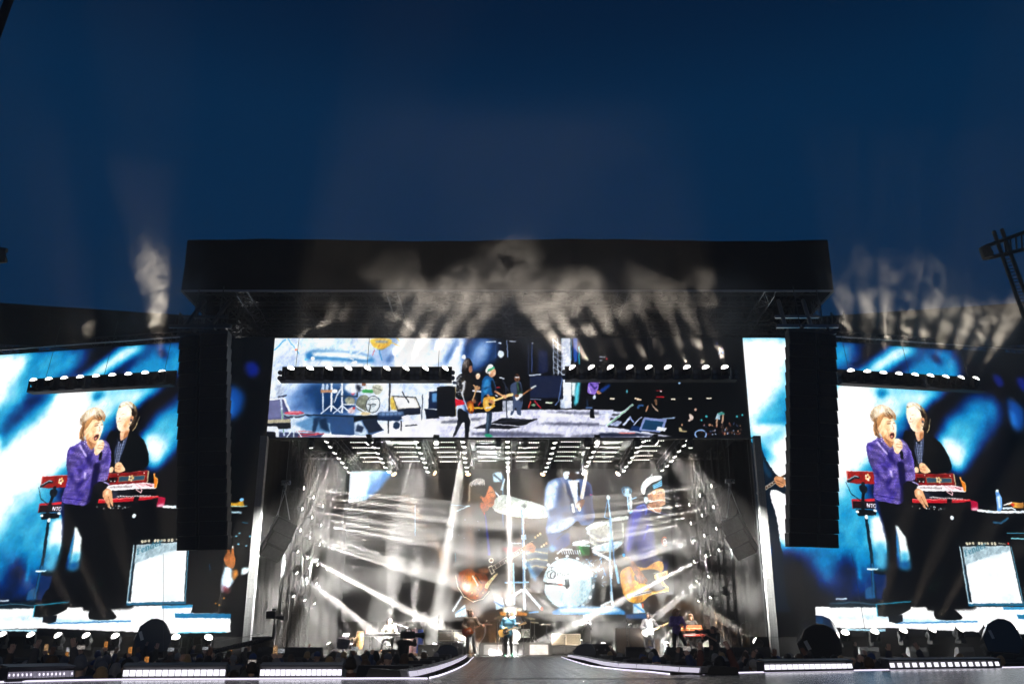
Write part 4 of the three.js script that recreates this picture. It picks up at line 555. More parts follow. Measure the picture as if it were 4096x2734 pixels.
// --- close-ups on the screen behind the band ---
function rearPicture() {
  const w = 2048, h = 930, [c, x] = sheet(w, h), p = pen(x);
  x.fillStyle = '#050507'; x.fillRect(0, 0, w, h);
  p.poly([[1,13],[254,13],[161,108],[112,198],[1,213]], '#cfe9fa', 4); p.poly([[156,13],[285,13],[192,138],[105,198]], '#2a7ec8', 10); p.poly([[111,13],[224,13],[160,93]], '#8cc4ee', 12); p.poly([[-3,13],[126,13],[102,138],[3,183]], '#f2fbff', 8);
  for (const q of [[[428,227],[434,419]], [[659,227],[779,235]]]) p.line(q, 3, '#7fd0f0'); for (let k = 0; k < 12; k++) { const q = [[447,578]][0]; p.dot([q[0] + rr(-20, 500), q[1] + rr(-300, 200)], 2, 2, '#7fc4e6'); }
  // cymbals and stand behind the first guitarist
  p.poly([[919,28],[938,16],[977,18],[987,48],[977,80],[926,80]], '#bfe4f8', 4); p.line([[932,35],[977,74]], 12, '#1c3a52', 2); p.line([[987,41],[988,367]], 9, '#2a5f8a'); p.poly([[971,132],[997,54],[1003,61],[987,138]], '#dff2ff', 2); p.line([[939,145],[997,212]], 10, '#d6eefc', 2);
  p.blob([[914,215],[978,151],[1068,183],[1164,202],[1260,234],[1298,279],[1259,314],[1131,314],[1004,292],[927,266]], '#cfd9d2'); p.blob([[1016,196],[1145,209],[1253,247],[1196,279],[1068,266]], '#f4f8f2', 16); p.blob([[1093,228],[1119,222],[1151,234],[1125,250]], '#5b6a66', 6);
  p.line([[1114,254],[1123,749]], 17, '#e8f4ff'); p.line([[1109,260],[1119,743]], 5, '#4f8cc4'); p.poly([[1102,414],[1137,411],[1137,446],[1105,446]], '#cfe6f6'); p.poly([[1110,566],[1140,566],[1138,627],[1111,627]], '#bcdcf2');
  for (const q of [[[1105,752],[1011,815]], [[1129,752],[1228,863]], [[1120,752],[1126,863]], [[1011,815],[1017,833]]]) p.line(q, 18, '#eaf6ff'); for (const q of [[[1030,579],[1030,791]], [[1055,591],[1061,833]], [[1005,707],[1148,704]]]) p.line(q, 11, '#9fd0ee'); p.line([[1033,579],[1036,785]], 4, '#20528a');
  p.poly([[930,773],[986,797],[1005,857],[949,869]], '#d6f0ff', 2); p.line([[937,821],[993,851]], 10, '#1c6cb0', 2); p.poly([[968,880],[1067,874],[1141,886],[1138,904],[980,907]], '#d98a26', 4); p.poly([[986,851],[1110,857],[1104,880],[993,886]], '#fff3dc', 5); p.dot([[1231,863]][0], 10, 12, '#d8552e'); p.line([[1154,886],[1209,880]], 10, '#38a0e0', 2);
  p.poly([[1131,505],[1276,492],[1268,591],[1211,670],[1161,682]], '#37546a'); for (let k = 0; k < 5; k++) p.line([[...[[1134,529]][0]].map((v, i) => v + (i ? k * 22 : 0)), [...[[1194,517]][0]].map((v, i) => v + (i ? k * 22 : 0)), [...[[1269,529]][0]].map((v, i) => v + (i ? k * 22 : 0))], 9, k % 2 ? '#0d2a44' : '#d8c8a2', 3); p.line([[1143,591],[1192,688]], 22, '#1f7fb4', 8);
  p.poly([[979,492],[1105,486],[1118,517],[1017,548]], '#7a2630', 6); p.line([[1029,467],[1105,467]], 8, '#dff0fa', 2);
  // first guitarist, dark jacket, sunburst guitar
  p.blob([[660,367],[697,279],[767,241],[837,234],[927,260],[985,292],[991,405],[966,505],[929,591],[930,713],[906,892],[789,892],[778,591],[689,529]], '#08080a'); for (let k = 0; k < 60; k++) { const q = [[678,317]][0]; p.dot([q[0] + rr(0, 200), q[1] + rr(0, 180)], rr(1, 3.5), rr(1, 3), k % 4 ? '#3a342c' : '#bfe6f6'); }
  p.line([[672,317],[667,405],[662,442]], 8, '#d8f2fc', 4); p.line([[697,266],[773,231]], 8, '#cfeefa', 3); p.line([[689,529],[693,579]], 5, '#b8e4f6', 2); p.poly([[869,266],[876,317],[887,442],[897,542],[913,542],[896,405],[882,304]], '#27308c'); p.poly([[860,260],[876,260],[871,304]], '#a02a1a');
  p.blob([[840,202],[895,228],[904,254],[866,279],[844,254]], '#9a5230'); p.blob([[842,125],[874,87],[919,106],[939,151],[947,183],[933,190],[933,228],[908,247],[875,228],[849,190]], '#b4663c'); p.blob([[887,106],[926,132],[942,177],[926,183],[900,151]], '#d58a5a', 6); p.line([[894,151],[923,145]], 4, '#5a2a18', 1); p.line([[907,214],[930,212]], 4, '#6a2a1c', 1); p.dot([[849,170]][0], 11, 18, '#a45a34');
  p.blob([[772,151],[764,100],[790,54],[841,38],[893,48],[922,80],[913,106],[894,106],[881,170],[862,183],[849,164],[830,202],[792,215],[779,190]], '#17110f'); for (let k = 0; k < 46; k++) { const a = k / 46, q = [[777,87]][0]; p.line([[q[0] + a * 96, q[1] - 30 * Math.sin(a * 2.6)], [q[0] - 8 + a * 104, q[1] - 20 * Math.sin(a * 2.6) + 16 + 22 * hash2(k, 2)]], 2.4, k % 3 ? '#e4e6e2' : '#7d6a5c'); } p.line([[774,119],[772,202]], 6, '#d8dcd8', 4);
  p.blob([[695,664],[728,627],[791,615],[817,646],[891,591],[922,548],[960,566],[967,603],[942,627],[955,670],[986,676],[955,707],[924,713],[905,761],[868,803],[806,821],[750,791],[712,737]], '#1a0e08'); p.blob([[707,658],[735,631],[794,618],[817,652],[879,646],[905,700],[899,755],[862,797],[809,812],[756,785],[718,731]], '#7a300c'); p.blob([[723,676],[766,646],[817,664],[867,700],[874,749],[818,785],[762,755]], '#d07a22', 16); p.blob([[727,713],[761,694],[793,731],[781,761],[749,755]], '#fff4e0', 9); p.line([[695,664],[712,737],[750,791],[806,821],[868,803],[905,761]], 5, '#efe2c8');
  p.poly([[880,713],[954,646],[958,658],[917,707],[893,746],[877,737]], '#ecd9a8'); p.poly([[895,612],[920,600],[942,643],[920,661]], '#f2ead8'); p.poly([[903,618],[917,610],[932,643],[921,651]], '#16120e'); p.line([[801,667],[833,722]], 10, '#e8e4da'); p.line([[820,661],[855,707]], 8, '#20120a'); for (const q of [[798,768],[837,748],[831,786],[867,768]]) { p.dot(q, 9, 9, '#8a4a12'); p.dot(q, 5, 5, '#f0b860'); } p.dot([[916,572]][0], 17, 17, '#f2ead6'); p.dot([[916,572]][0], 8, 8, '#6a4a2a');
  p.line([[935,615],[1067,535],[1175,467]], 28, '#e2d9c4'); p.line([[935,615],[1067,535],[1175,467]], 22, '#23160f'); for (let k = 0; k < 9; k++) { const a = [[945,612]][0], b = [[1162,477]][0], t = k / 8.5; p.line([[a[0] + (b[0] - a[0]) * t - 5, a[1] + (b[1] - a[1]) * t - 9], [a[0] + (b[0] - a[0]) * t + 5, a[1] + (b[1] - a[1]) * t + 9]], 3, '#e9e2d0'); if (k > 1) p.dot([a[0] + (b[0] - a[0]) * (t + .05), a[1] + (b[1] - a[1]) * (t + .05)], 6, 6, '#cfd6c8'); }
  p.poly([[1172,467],[1194,442],[1252,405],[1277,449],[1232,480],[1194,492]], '#0c0b0b'); for (const q of [[1194,430],[1210,419],[1225,408],[1232,487],[1248,477],[1264,467]]) p.dot(q, 8, 9, '#f0d8b0'); p.blob([[1112,498],[1131,474],[1169,458],[1197,486],[1194,511],[1175,532],[1156,511],[1131,517]], '#c07a4a'); p.line([[1131,486],[1169,467]], 7, '#e6a876', 2); p.line([[1150,501],[1181,498]], 3, '#6a3a1c'); p.blob([[823,627],[866,615],[910,627],[898,652],[854,652]], '#8a4c24', 5);
  p.poly([[696,892],[757,833],[770,910],[696,913]], '#cfecfa', 3); p.line([[702,886],[757,857]], 6, '#2a7ab4', 2); p.line([[683,874],[734,791]], 14, '#e6f4fc', 3);
  // drummer in the blue suit
  p.blob([[1251,228],[1259,125],[1275,80],[1366,41],[1424,67],[1483,54],[1547,80],[1565,125],[1559,228],[1585,330],[1488,367],[1464,317],[1418,367],[1335,405],[1258,417],[1262,355],[1279,304]], '#3a5f9e'); p.blob([[1251,228],[1259,125],[1278,80],[1353,54],[1339,151],[1305,279],[1266,317]], '#dcecfb', 12); p.blob([[1359,74],[1423,106],[1466,215],[1451,317],[1368,317],[1338,215]], '#1c2f58', 12); p.blob([[1501,80],[1553,100],[1559,215],[1566,317],[1508,342],[1505,215]], '#16224a', 10); p.blob([[1262,355],[1368,317],[1458,304],[1418,367],[1322,411],[1258,417]], '#dbe8f8', 8);
  p.poly([[1405,70],[1482,67],[1468,125],[1466,228],[1478,260],[1453,241],[1435,170]], '#f4f8fc', 3); p.line([[1474,87],[1479,170]], 12, '#0c1018', 2); p.line([[1372,113],[1447,228]], 9, '#0e1a38', 4);
  p.poly([[1279,260],[1363,234],[1427,222],[1433,266],[1369,279],[1285,304]], '#27467c', 6); p.poly([[1420,220],[1440,214],[1449,273],[1433,279]], '#f6faff'); p.blob([[1450,215],[1492,190],[1515,193],[1507,228],[1484,260],[1462,260]], '#6b4230'); p.blob([[1443,222],[1479,202],[1485,247],[1459,257]], '#f2ece6', 6); p.line([[1529,12],[1493,180]], 22, '#f6efe4'); p.dot([[1478,254]][0], 10, 14, '#eddcb8'); p.dot([[1554,163]][0], 8, 4, '#c83a8a');
  p.blob([[1373,12],[1419,12],[1418,35],[1405,67],[1379,61]], '#e9f2fa'); p.blob([[1416,12],[1471,12],[1473,48],[1450,74],[1418,61]], '#2a1612'); p.blob([[1451,12],[1484,12],[1480,28],[1461,28]], '#e6eefa', 3); p.line([[1412,36],[1425,37]], 5, '#8a4a44');
  p.poly([[1262,405],[1411,399],[1416,474],[1333,517],[1277,467]], '#2a4a86', 4); p.line([[1328,442],[1424,374]], 6, '#10203c', 2); p.blob([[1277,467],[1327,492],[1320,523],[1276,523]], '#7fb4e4', 8);
  // drums
  p.poly([[1526,367],[1674,317],[1756,342],[1752,461],[1686,523],[1548,511]], '#8f958c'); for (let k = 0; k < 7; k++) p.line([[...[[1538,399]][0]].map((v, i) => v + (i ? k * 22 : k * 4)), [...[[1601,430]][0]].map((v, i) => v + (i ? k * 20 : 0)), [...[[1664,424]][0]].map((v, i) => v + (i ? k * 18 : 0))], 8, k % 2 ? '#e9e6d8' : '#50585a', 3); p.blob([[1520,355],[1591,330],[1655,330],[1654,348],[1590,367],[1526,386]], '#f0f8ff', 2); p.poly([[1684,330],[1741,330],[1746,442],[1689,455]], '#1c2224', 4); p.blob([[1548,486],[1663,461],[1746,449],[1738,486],[1649,517],[1560,517]], '#cfe6f2', 4); p.line([[1548,498],[1663,461]], 8, '#ffffff', 1); for (const q of [[1525,377],[1529,399],[1661,348],[1661,417]]) p.dot(q, 11, 13, '#eaf6ff');
  p.line([[1681,320],[1777,307]], 26, '#e6ece4', 2); p.blob([[1423,461],[1480,446],[1537,449],[1536,467],[1479,480],[1429,477]], '#f4f8fa', 1); p.poly([[1448,477],[1536,474],[1534,542],[1465,548]], '#1f5a34'); p.line([[1472,492],[1497,529]], 14, '#3fa05a', 5); p.line([[1429,477],[1536,483]], 8, '#dff0fa', 1); for (let k = 0; k < 9; k++) p.line([[...[[1358,511]][0]].map((v, i) => v + (i ? 0 : k * 14)), [...[[1364,532]][0]].map((v, i) => v + (i ? 0 : k * 14))], 7, '#dff0fc'); p.line([[1333,529],[1365,505],[1422,505]], 12, '#f0faff', 1);
  for (let k = 0; k < 60; k++) { const q = [[1503,529]][0]; p.line([[q[0] + rr(0, 120), q[1] + rr(0, 190)], [q[0] + rr(0, 120), q[1] + rr(0, 190)]].map((v, i, a) => i ? [a[0][0] + rr(-22, 22), a[0][1] + rr(-18, 18)] : v), rr(3, 8), ['#d6ecfa', '#2a5f94', '#0c2236', '#8fc8ee'][k % 4], 1); } p.line([[1560,517],[1660,566]], 22, '#f4faff', 2);
  p.dot([[1391,710]][0], 156, 160, '#0f1a20'); p.dot([[1390,710]][0], 150, 154, '#cfe6f0'); p.dot([[1392,710]][0], 142, 147, '#def0f4'); p.blob([[1243,664],[1394,603],[1469,628],[1453,773],[1328,845],[1254,797]], '#eafafa', 26); p.poly([[1471,560],[1533,591],[1555,713],[1527,833],[1464,857]], '#c6e2ea', 20);
  p.dot([[1387,730]][0], 40, 41, '#fbffff'); p.poly([[1373,685],[1402,685],[1403,731],[1376,731]], '#31464e'); p.dot([[1390,730]][0], 12, 14, '#20282c'); p.line([[1243,710],[1317,716],[1386,726]], 12, '#171c20'); p.line([[1339,717],[1358,720]], 9, '#c8502e'); p.line([[1243,710],[1236,773],[1247,833]], 20, '#101418', 1);
  p.ring([[1293,659]][0], 27, 26, 3, '#2c3c46'); p.text('G', [[1273,682]][0], 58, '#1f2f38', 'serif', 0, 'italic bold'); p.text('RETSCH', [[1307,670]][0], 26, '#1f2f38', 'sans-serif', -.06, 'italic bold'); p.line([[1293,637],[1294,615]], 3, '#2c3c46'); p.line([[1280,617],[1306,614]], 3, '#2c3c46');
  for (let k = 0; k < 10; k++) { const a = -2.4 + k * .42, q = [[1391,710]][0]; p.dot([q[0] + 160 * Math.cos(a), q[1] + 164 * Math.sin(a)], 9, 12, '#eaf6ff', a); } p.poly([[1290,880],[1346,851],[1514,848],[1700,851],[1742,875],[1747,901],[1302,904]], '#2b86c8', 5); p.poly([[1321,863],[1501,851],[1687,855],[1724,875],[1636,886],[1352,886]], '#f8fdff', 7); p.poly([[1278,898],[1760,898],[1759,919],[1277,919]], '#04060a');
  // microphone stand and shock-mounted mics
  p.line([[1663,180],[1674,317],[1659,591],[1666,833]], 12, '#a8d4f0'); p.line([[1660,183],[1635,304],[1668,314]], 7, '#4a86b8'); p.line([[1669,180],[1678,292]], 6, '#1a3048'); p.dot([[1663,180]][0], 12, 16, '#dff2ff'); p.line([[1668,317],[1690,591],[1705,707]], 9, '#5f9cd0'); p.line([[1696,603],[1711,707]], 14, '#8fd0f4', 2); p.poly([[1653,609],[1674,603],[1673,682],[1655,688]], '#dff0fc'); p.line([[1662,767],[1669,845]], 16, '#d6ecfc', 1); p.line([[1601,845],[1664,815]], 14, '#eaf6ff', 2); p.line([[1614,615],[1631,664]], 8, '#3f86c0', 2);
  for (const q of [[1783,142]]) { for (let k = 0; k < 5; k++) p.ring([q[0], q[1] + k * 5 - 10], 34 - k * 2, 24, 3, k % 2 ? '#8fd0f2' : '#20557c', .2); p.poly([[q[0] - 16, q[1] - 22], [q[0] + 16, q[1] - 22], [q[0] + 14, q[1] + 30], [q[0] - 14, q[1] + 30]], '#cfe9f8', 3); } p.line([[1786,170],[1791,266]], 11, '#bfe2f6'); p.line([[1805,164],[1805,247]], 16, '#dff2fc', 2); p.line([[1814,190],[1843,180]], 10, '#9fd4f0', 2);
  // second guitarist with headband and yellow guitar, cut by the screen edge
  p.blob([[1794,273],[1850,234],[1909,215],[1946,247],[2015,279],[2052,292],[2033,652],[1946,640],[1834,615],[1773,554],[1743,535],[1753,442]], '#15154a'); p.blob([[1797,279],[1863,234],[1902,228],[1845,355],[1793,529],[1755,529]], '#2b2f9a', 8); p.blob([[1845,367],[1946,367],[1946,505],[1860,597],[1825,529]], '#23247e', 12); p.blob([[1907,266],[1995,285],[2059,292],[2042,591],[1949,566],[1953,367]], '#0b0a10', 6); p.line([[1844,241],[1889,222],[1904,247],[1899,285]], 12, '#4a62d0', 4); p.line([[1811,266],[1797,279]], 10, '#38b0f0', 3); p.dot([[1748,539]][0], 9, 12, '#38b4f4'); p.line([[1909,355],[1879,442]], 9, '#4a52c8', 5); p.line([[1821,317],[1775,505]], 6, '#3d46b8', 4);
  p.blob([[1909,215],[1980,202],[2010,241],[1992,279],[1957,273],[1907,254]], '#b07850'); p.blob([[1931,151],[1951,132],[2010,113],[2041,151],[2037,215],[2004,241],[1966,234],[1935,196]], '#c08a60'); p.blob([[1971,132],[2023,119],[2025,202],[1986,215]], '#d8a478', 8); p.line([[1986,150],[2012,146]], 5, '#5a3420', 2); p.line([[1993,208],[2012,204]], 4, '#8a4a34', 1); p.line([[1955,196],[1979,234]], 5, '#8f5c3c', 3); p.dot([[1931,174]][0], 15, 24, '#c48a62', .1); p.line([[1918,234],[1964,273],[1992,279]], 6, '#e8ece6', 1);
  p.blob([[1902,164],[1910,125],[1954,87],[2013,64],[2018,100],[1971,125],[1931,151],[1918,164]], '#101418'); p.poly([[1949,106],[2012,67],[2012,103],[1958,127]], '#2aa8d8'); for (let k = 0; k < 6; k++) p.line([[...[[1953,103]][0]].map((v, i) => v + (i ? k * 5 : 0)), [...[[2011,72]][0]].map((v, i) => v + (i ? k * 7 : 0))], 2.5, k % 2 ? '#0a4a6a' : '#8fe0f8');
  p.blob([[1868,119],[1896,67],[1949,41],[2014,38],[2013,64],[1954,80],[1907,119],[1898,164],[1879,158]], '#fbfdfa'); for (let k = 0; k < 18; k++) { const q = [[1875,106]][0]; p.line([[q[0] + k * 4.5, q[1] - k * 4.6], [q[0] + k * 4.5 + rr(-8, 10), q[1] - k * 4.6 + rr(10, 28)]], 4, k % 3 ? '#ffffff' : '#bcd8e0', 1); } p.blob([[1888,177],[1917,170],[1922,202],[1902,228],[1890,202]], '#cfe8f0', 3); p.blob([[1948,145],[1967,135],[1963,158],[1950,161]], '#eef2f2', 3);
  p.ring([[2011,455]][0], 19, 26, 6, '#d06a3a'); p.dot([[2011,455]][0], 13, 19, '#efe9e0'); p.dot([[2007,451]][0], 4, 4, '#20202a'); p.dot([[2016,451]][0], 4, 4, '#20202a');
  p.blob([[1719,652],[1733,628],[1771,606],[1834,609],[1884,621],[1923,591],[1962,572],[1996,582],[1996,628],[1977,640],[1982,670],[1992,713],[2028,737],[2024,758],[1952,770],[1895,785],[1862,821],[1812,833],[1763,821],[1728,761]], '#d99a35'); p.blob([[1738,646],[1808,621],[1870,640],[1855,713],[1795,803],[1752,773]], '#f0b850', 14); p.blob([[1745,640],[1790,621],[1805,701],[1766,749],[1742,713]], '#b87a26', 10); p.blob([[1871,628],[1959,628],[1976,658],[1973,713],[2015,743],[1902,767],[1892,713],[1811,701],[1807,652]], '#12100e', 2); p.poly([[1793,776],[1909,752],[1914,767],[1798,794]], '#c9c8c2'); p.line([[1802,784],[1908,760]], 6, '#3a3a3a'); p.line([[1956,673],[2026,655]], 46, '#e8c98c'); for (let k = 0; k < 5; k++) p.line([[...[[1960,659]][0]].map((v, i) => v + (i ? -k * 2.5 : k * 11)), [...[[1965,688]][0]].map((v, i) => v + (i ? -k * 2.5 : k * 11))], 2, '#8a6a3a'); p.poly([[1945,655],[1958,652],[1963,694],[1949,697]], '#cdd4d6'); p.line([[1971,701],[1985,728],[2022,737]], 6, '#e9d08a', 1); p.line([[1895,782],[1952,767],[2024,756]], 7, '#e8ca74', 1);
  p.blob([[1782,579],[1810,572],[1834,615],[1870,658],[1893,694],[1886,707],[1861,713],[1830,710],[1819,664],[1796,628]], '#8a5230'); p.line([[1833,628],[1880,694]], 9, '#b87a4e', 3); for (const q of [[[1831,682],[1842,710]], [[1850,676],[1864,710]], [[1866,676],[1886,704]]]) p.line(q, 6, '#5a3018', 1);
  p.poly([[1793,833],[1843,827],[1871,886],[1791,892]], '#d6effc', 3); p.line([[1802,839],[1859,880]], 10, '#2a94dc', 3); p.dot([[1855,845]][0], 7, 15, '#d0562c'); p.poly([[2029,22],[2313,22],[2252,928],[2018,928]], '#08080a'); p.poly([[1747,895],[1877,892],[1876,922],[1746,922]], '#0d4a80', 3);
  // dark side of the picture on the left
  return finish(c, x, .06, 9, .8);
}
// ---------- the screens themselves ----------
function ledMaterial(canvas, glow = 1.25) {
  const t = new THREE.CanvasTexture(canvas); t.colorSpace = THREE.SRGBColorSpace; t.anisotropy = 8;
  return new THREE.MeshStandardMaterial({ color: lin(.012), roughness: .5, emissive: 0xffffff, emissiveMap: t, emissiveIntensity: glow });
}
{
  const wingMat = ledMaterial(wingPicture(), 1.25), WF = 15.1, top = 15.13, bot = 2.43, flatL = 1.65;
  for (const s of [-1, 1]) {
    const t = thing('video_screen', s < 0 ? 'huge video screen on the left wing showing a singer in a purple jacket' : 'huge video screen on the right wing showing the singer and a guitarist beside', 'screen');
    const z0 = -38.85, a = .205, L = WF - flatL;
    const bend = [12 * s, z0], end = [s * (12 + L * Math.cos(a)), z0 - L * Math.sin(a)], inner = [(s < 0 ? 10.69 : 10.35) * s, z0];
    const face = (p, q, u0, u1) => { const g = quad([p[0], bot, p[1]], [q[0], bot, q[1]], [q[0], top, q[1]], [p[0], top, p[1]]); g.setAttribute('uv', new THREE.Float32BufferAttribute([u0, 0, u1, 0, u1, 1, u0, 1], 2)); return g; };
    const faces = s > 0 ? [face(inner, bend, 0, flatL / WF), face(bend, end, flatL / WF, 1)] : [face(end, bend, 0, 1 - flatL / WF), face(bend, inner, 1 - flatL / WF, 1 - .34 / WF)];
    part('display', faces, wingMat, t);
    const back = (p, q) => { const dx = q[0] - p[0], dz = q[1] - p[1], len = Math.hypot(dx, dz), g = new THREE.BoxGeometry(len, top - bot + .1, .2); g.rotateY(Math.atan2(-dz, dx)); return g.translate((p[0] + q[0]) / 2, (top + bot) / 2, (p[1] + q[1]) / 2 - .16); };
    part('housing', [back(s > 0 ? inner : end, bend), back(bend, s > 0 ? end : inner)], M.black, t);
    part('lower_fascia', box(15.4, .9, .2, s * 17.9, 1.95, -40.3 + .05, -s * .19), M.cloth, t);
    const li = new THREE.RectAreaLight(0xcfe6ff, .05, 12, 12); li.position.set(s * 18, 8.8, -39.9); li.lookAt(s * 16, 8.8, -20); t.add(li);
  }
  const hd = thing('header_screen', 'wide video screen above the stage opening showing the whole band', 'screen');
  part('display', quad([-10.65, 10.6, -38.9], [10.35, 10.6, -38.9], [10.35, 15.13, -38.9], [-10.65, 15.13, -38.9]), ledMaterial(headerPicture(), 1.1), hd);
  part('housing', box(21.06, 4.6, .2, -.15, 12.86, -39.06), M.black, hd);
  part('lower_rail', box(21.2, .06, .12, -.15, 10.56, -38.88), M.darkSteel, hd);
  { const li = new THREE.RectAreaLight(0xe6eeff, .06, 20, 4.4); li.position.set(-.15, 12.86, -38.8); li.lookAt(-.15, 12.86, 0); hd.add(li); }
  const rs = thing('rear_screen', 'video screen behind the band with close-ups of guitarists and a drummer', 'screen');
  part('display', quad([-9.1, 3.33, -51], [8.71, 3.33, -51], [8.71, 11.42, -51], [-9.1, 11.42, -51]), ledMaterial(rearPicture(), 1.1), rs);
  part('housing', box(17.9, 8.2, .2, -.2, 7.375, -51.16), M.black, rs);
  { const li = new THREE.RectAreaLight(0xe6eeff, .05, 17, 8); li.position.set(-.2, 7.4, -50.9); li.lookAt(-.2, 7.4, 0); rs.add(li); }
}

// ---------- lamps ----------
// a moving-head lamp: base and yoke stay level, the head points from pos towards aim and throws a spot of light
const headGeo = (() => { const g = lathe([[0, -.3], [.09, -.3], [.14, -.24], [.15, -.05], [.165, 0], [.175, .06], [.165, .075], [.15, .06]], 16); return g; })();
const domeGeo = lathe([[.001, .15], [.06, .142], [.11, .118], [.14, .085], [.152, .05]], 16);
const yokeGeo = merged([box(.42, .06, .12, 0, .3, 0), box(.05, .34, .1, -.19, .14, 0), box(.05, .34, .1, .19, .14, 0), rbox(.34, .14, .26, 0, .4, 0, .02)]);
const yokeUpGeo = yokeGeo.clone().rotateX(Math.PI);
function movingHead(name, label, group, pos, aim, { size = 1, angle = .035, power = 0, color = 0xffffff, lens = M.lens, up = false, soft = 5, pen = .35, glow = true } = {}) {
  const t = thing(name, label, 'stage light', pos, 0, group), dir = V(aim).sub(V(pos)).normalize();
  const y = part('yoke', up ? yokeUpGeo : yokeGeo, M.black, t); y.scale.setScalar(size); y.rotation.y = Math.atan2(dir.x, dir.z);
  const h = part('lamp_head', headGeo, M.blackSatin, t); h.scale.setScalar(size); h.quaternion.setFromUnitVectors(UP, dir);
  const l = part('lens', domeGeo, glow ? lens : M.lensOff, h);
  if (power) {
    const s = new THREE.SpotLight(color, power, 0, angle, pen); s.position.copy(dir).multiplyScalar(.19 * size); s.target.position.copy(dir).multiplyScalar(3);
    s.shadow.radius = soft * size; s.castShadow = true; t.add(s, s.target);
  }
  return t;
}
const rel = (a, d) => [a[0] + d[0], a[1] + d[1], a[2] + d[2]];
const MIDS = ['leftmost', 'second from left', 'third from left', 'fourth from left', 'middle', 'fourth from right', 'third from right', 'second from right', 'rightmost'];
// --- the black lamp bars hanging before the header screen and the wing screens ---
function lampBar(name, label, a, b, hgt, slots) { // a,b ends of the bar; slots: positions of lens clusters 0..1
  const t = thing(name, label, 'light bar'), A = V(a), B = V(b), d = B.clone().sub(A), L = d.length(), ry = Math.atan2(-d.z, d.x), mid = A.clone().add(B).multiplyScalar(.5);
  const loc = (x, y, z) => V(x, y, z).applyAxisAngle(UP, ry).add(mid);
  const bm = mat(.02, .7);
  part('back_panel', rbox(L, hgt, .1, 0, 0, -.26, .01).rotateY(ry).translate(mid.x, mid.y, mid.z), bm, t);
  part('bottom_panel', box(L, .05, .42, 0, -hgt / 2 + .02, -.05).rotateY(ry).translate(mid.x, mid.y, mid.z), bm, t);
  for (const k of slots) for (const i of [-.13, .13]) for (const j of [-.11, .13]) {
    const q = loc((k - .5) * L + i, j - .07, -.14), g = new THREE.CylinderGeometry(.1, .085, .1, 14).rotateX(Math.PI / 2).rotateY(ry).translate(q.x, q.y, q.z);
    const can = part('blinder_can', g, M.black, t); const f = new THREE.CylinderGeometry(.085, .085, .012, 14).rotateX(Math.PI / 2).translate(0, 0, .052).rotateY(ry).translate(q.x, q.y, q.z);
    part('blinder_glass', f, M.lensOff, can);
  }
  for (const k of [.08, .5, .92]) part('hanging_wire', bar(loc((k - .5) * L, hgt / 2, -.2), loc((k - .5) * L, hgt / 2 + 2.6, -.6), .012, 4), M.darkSteel, t);
  return t;
}
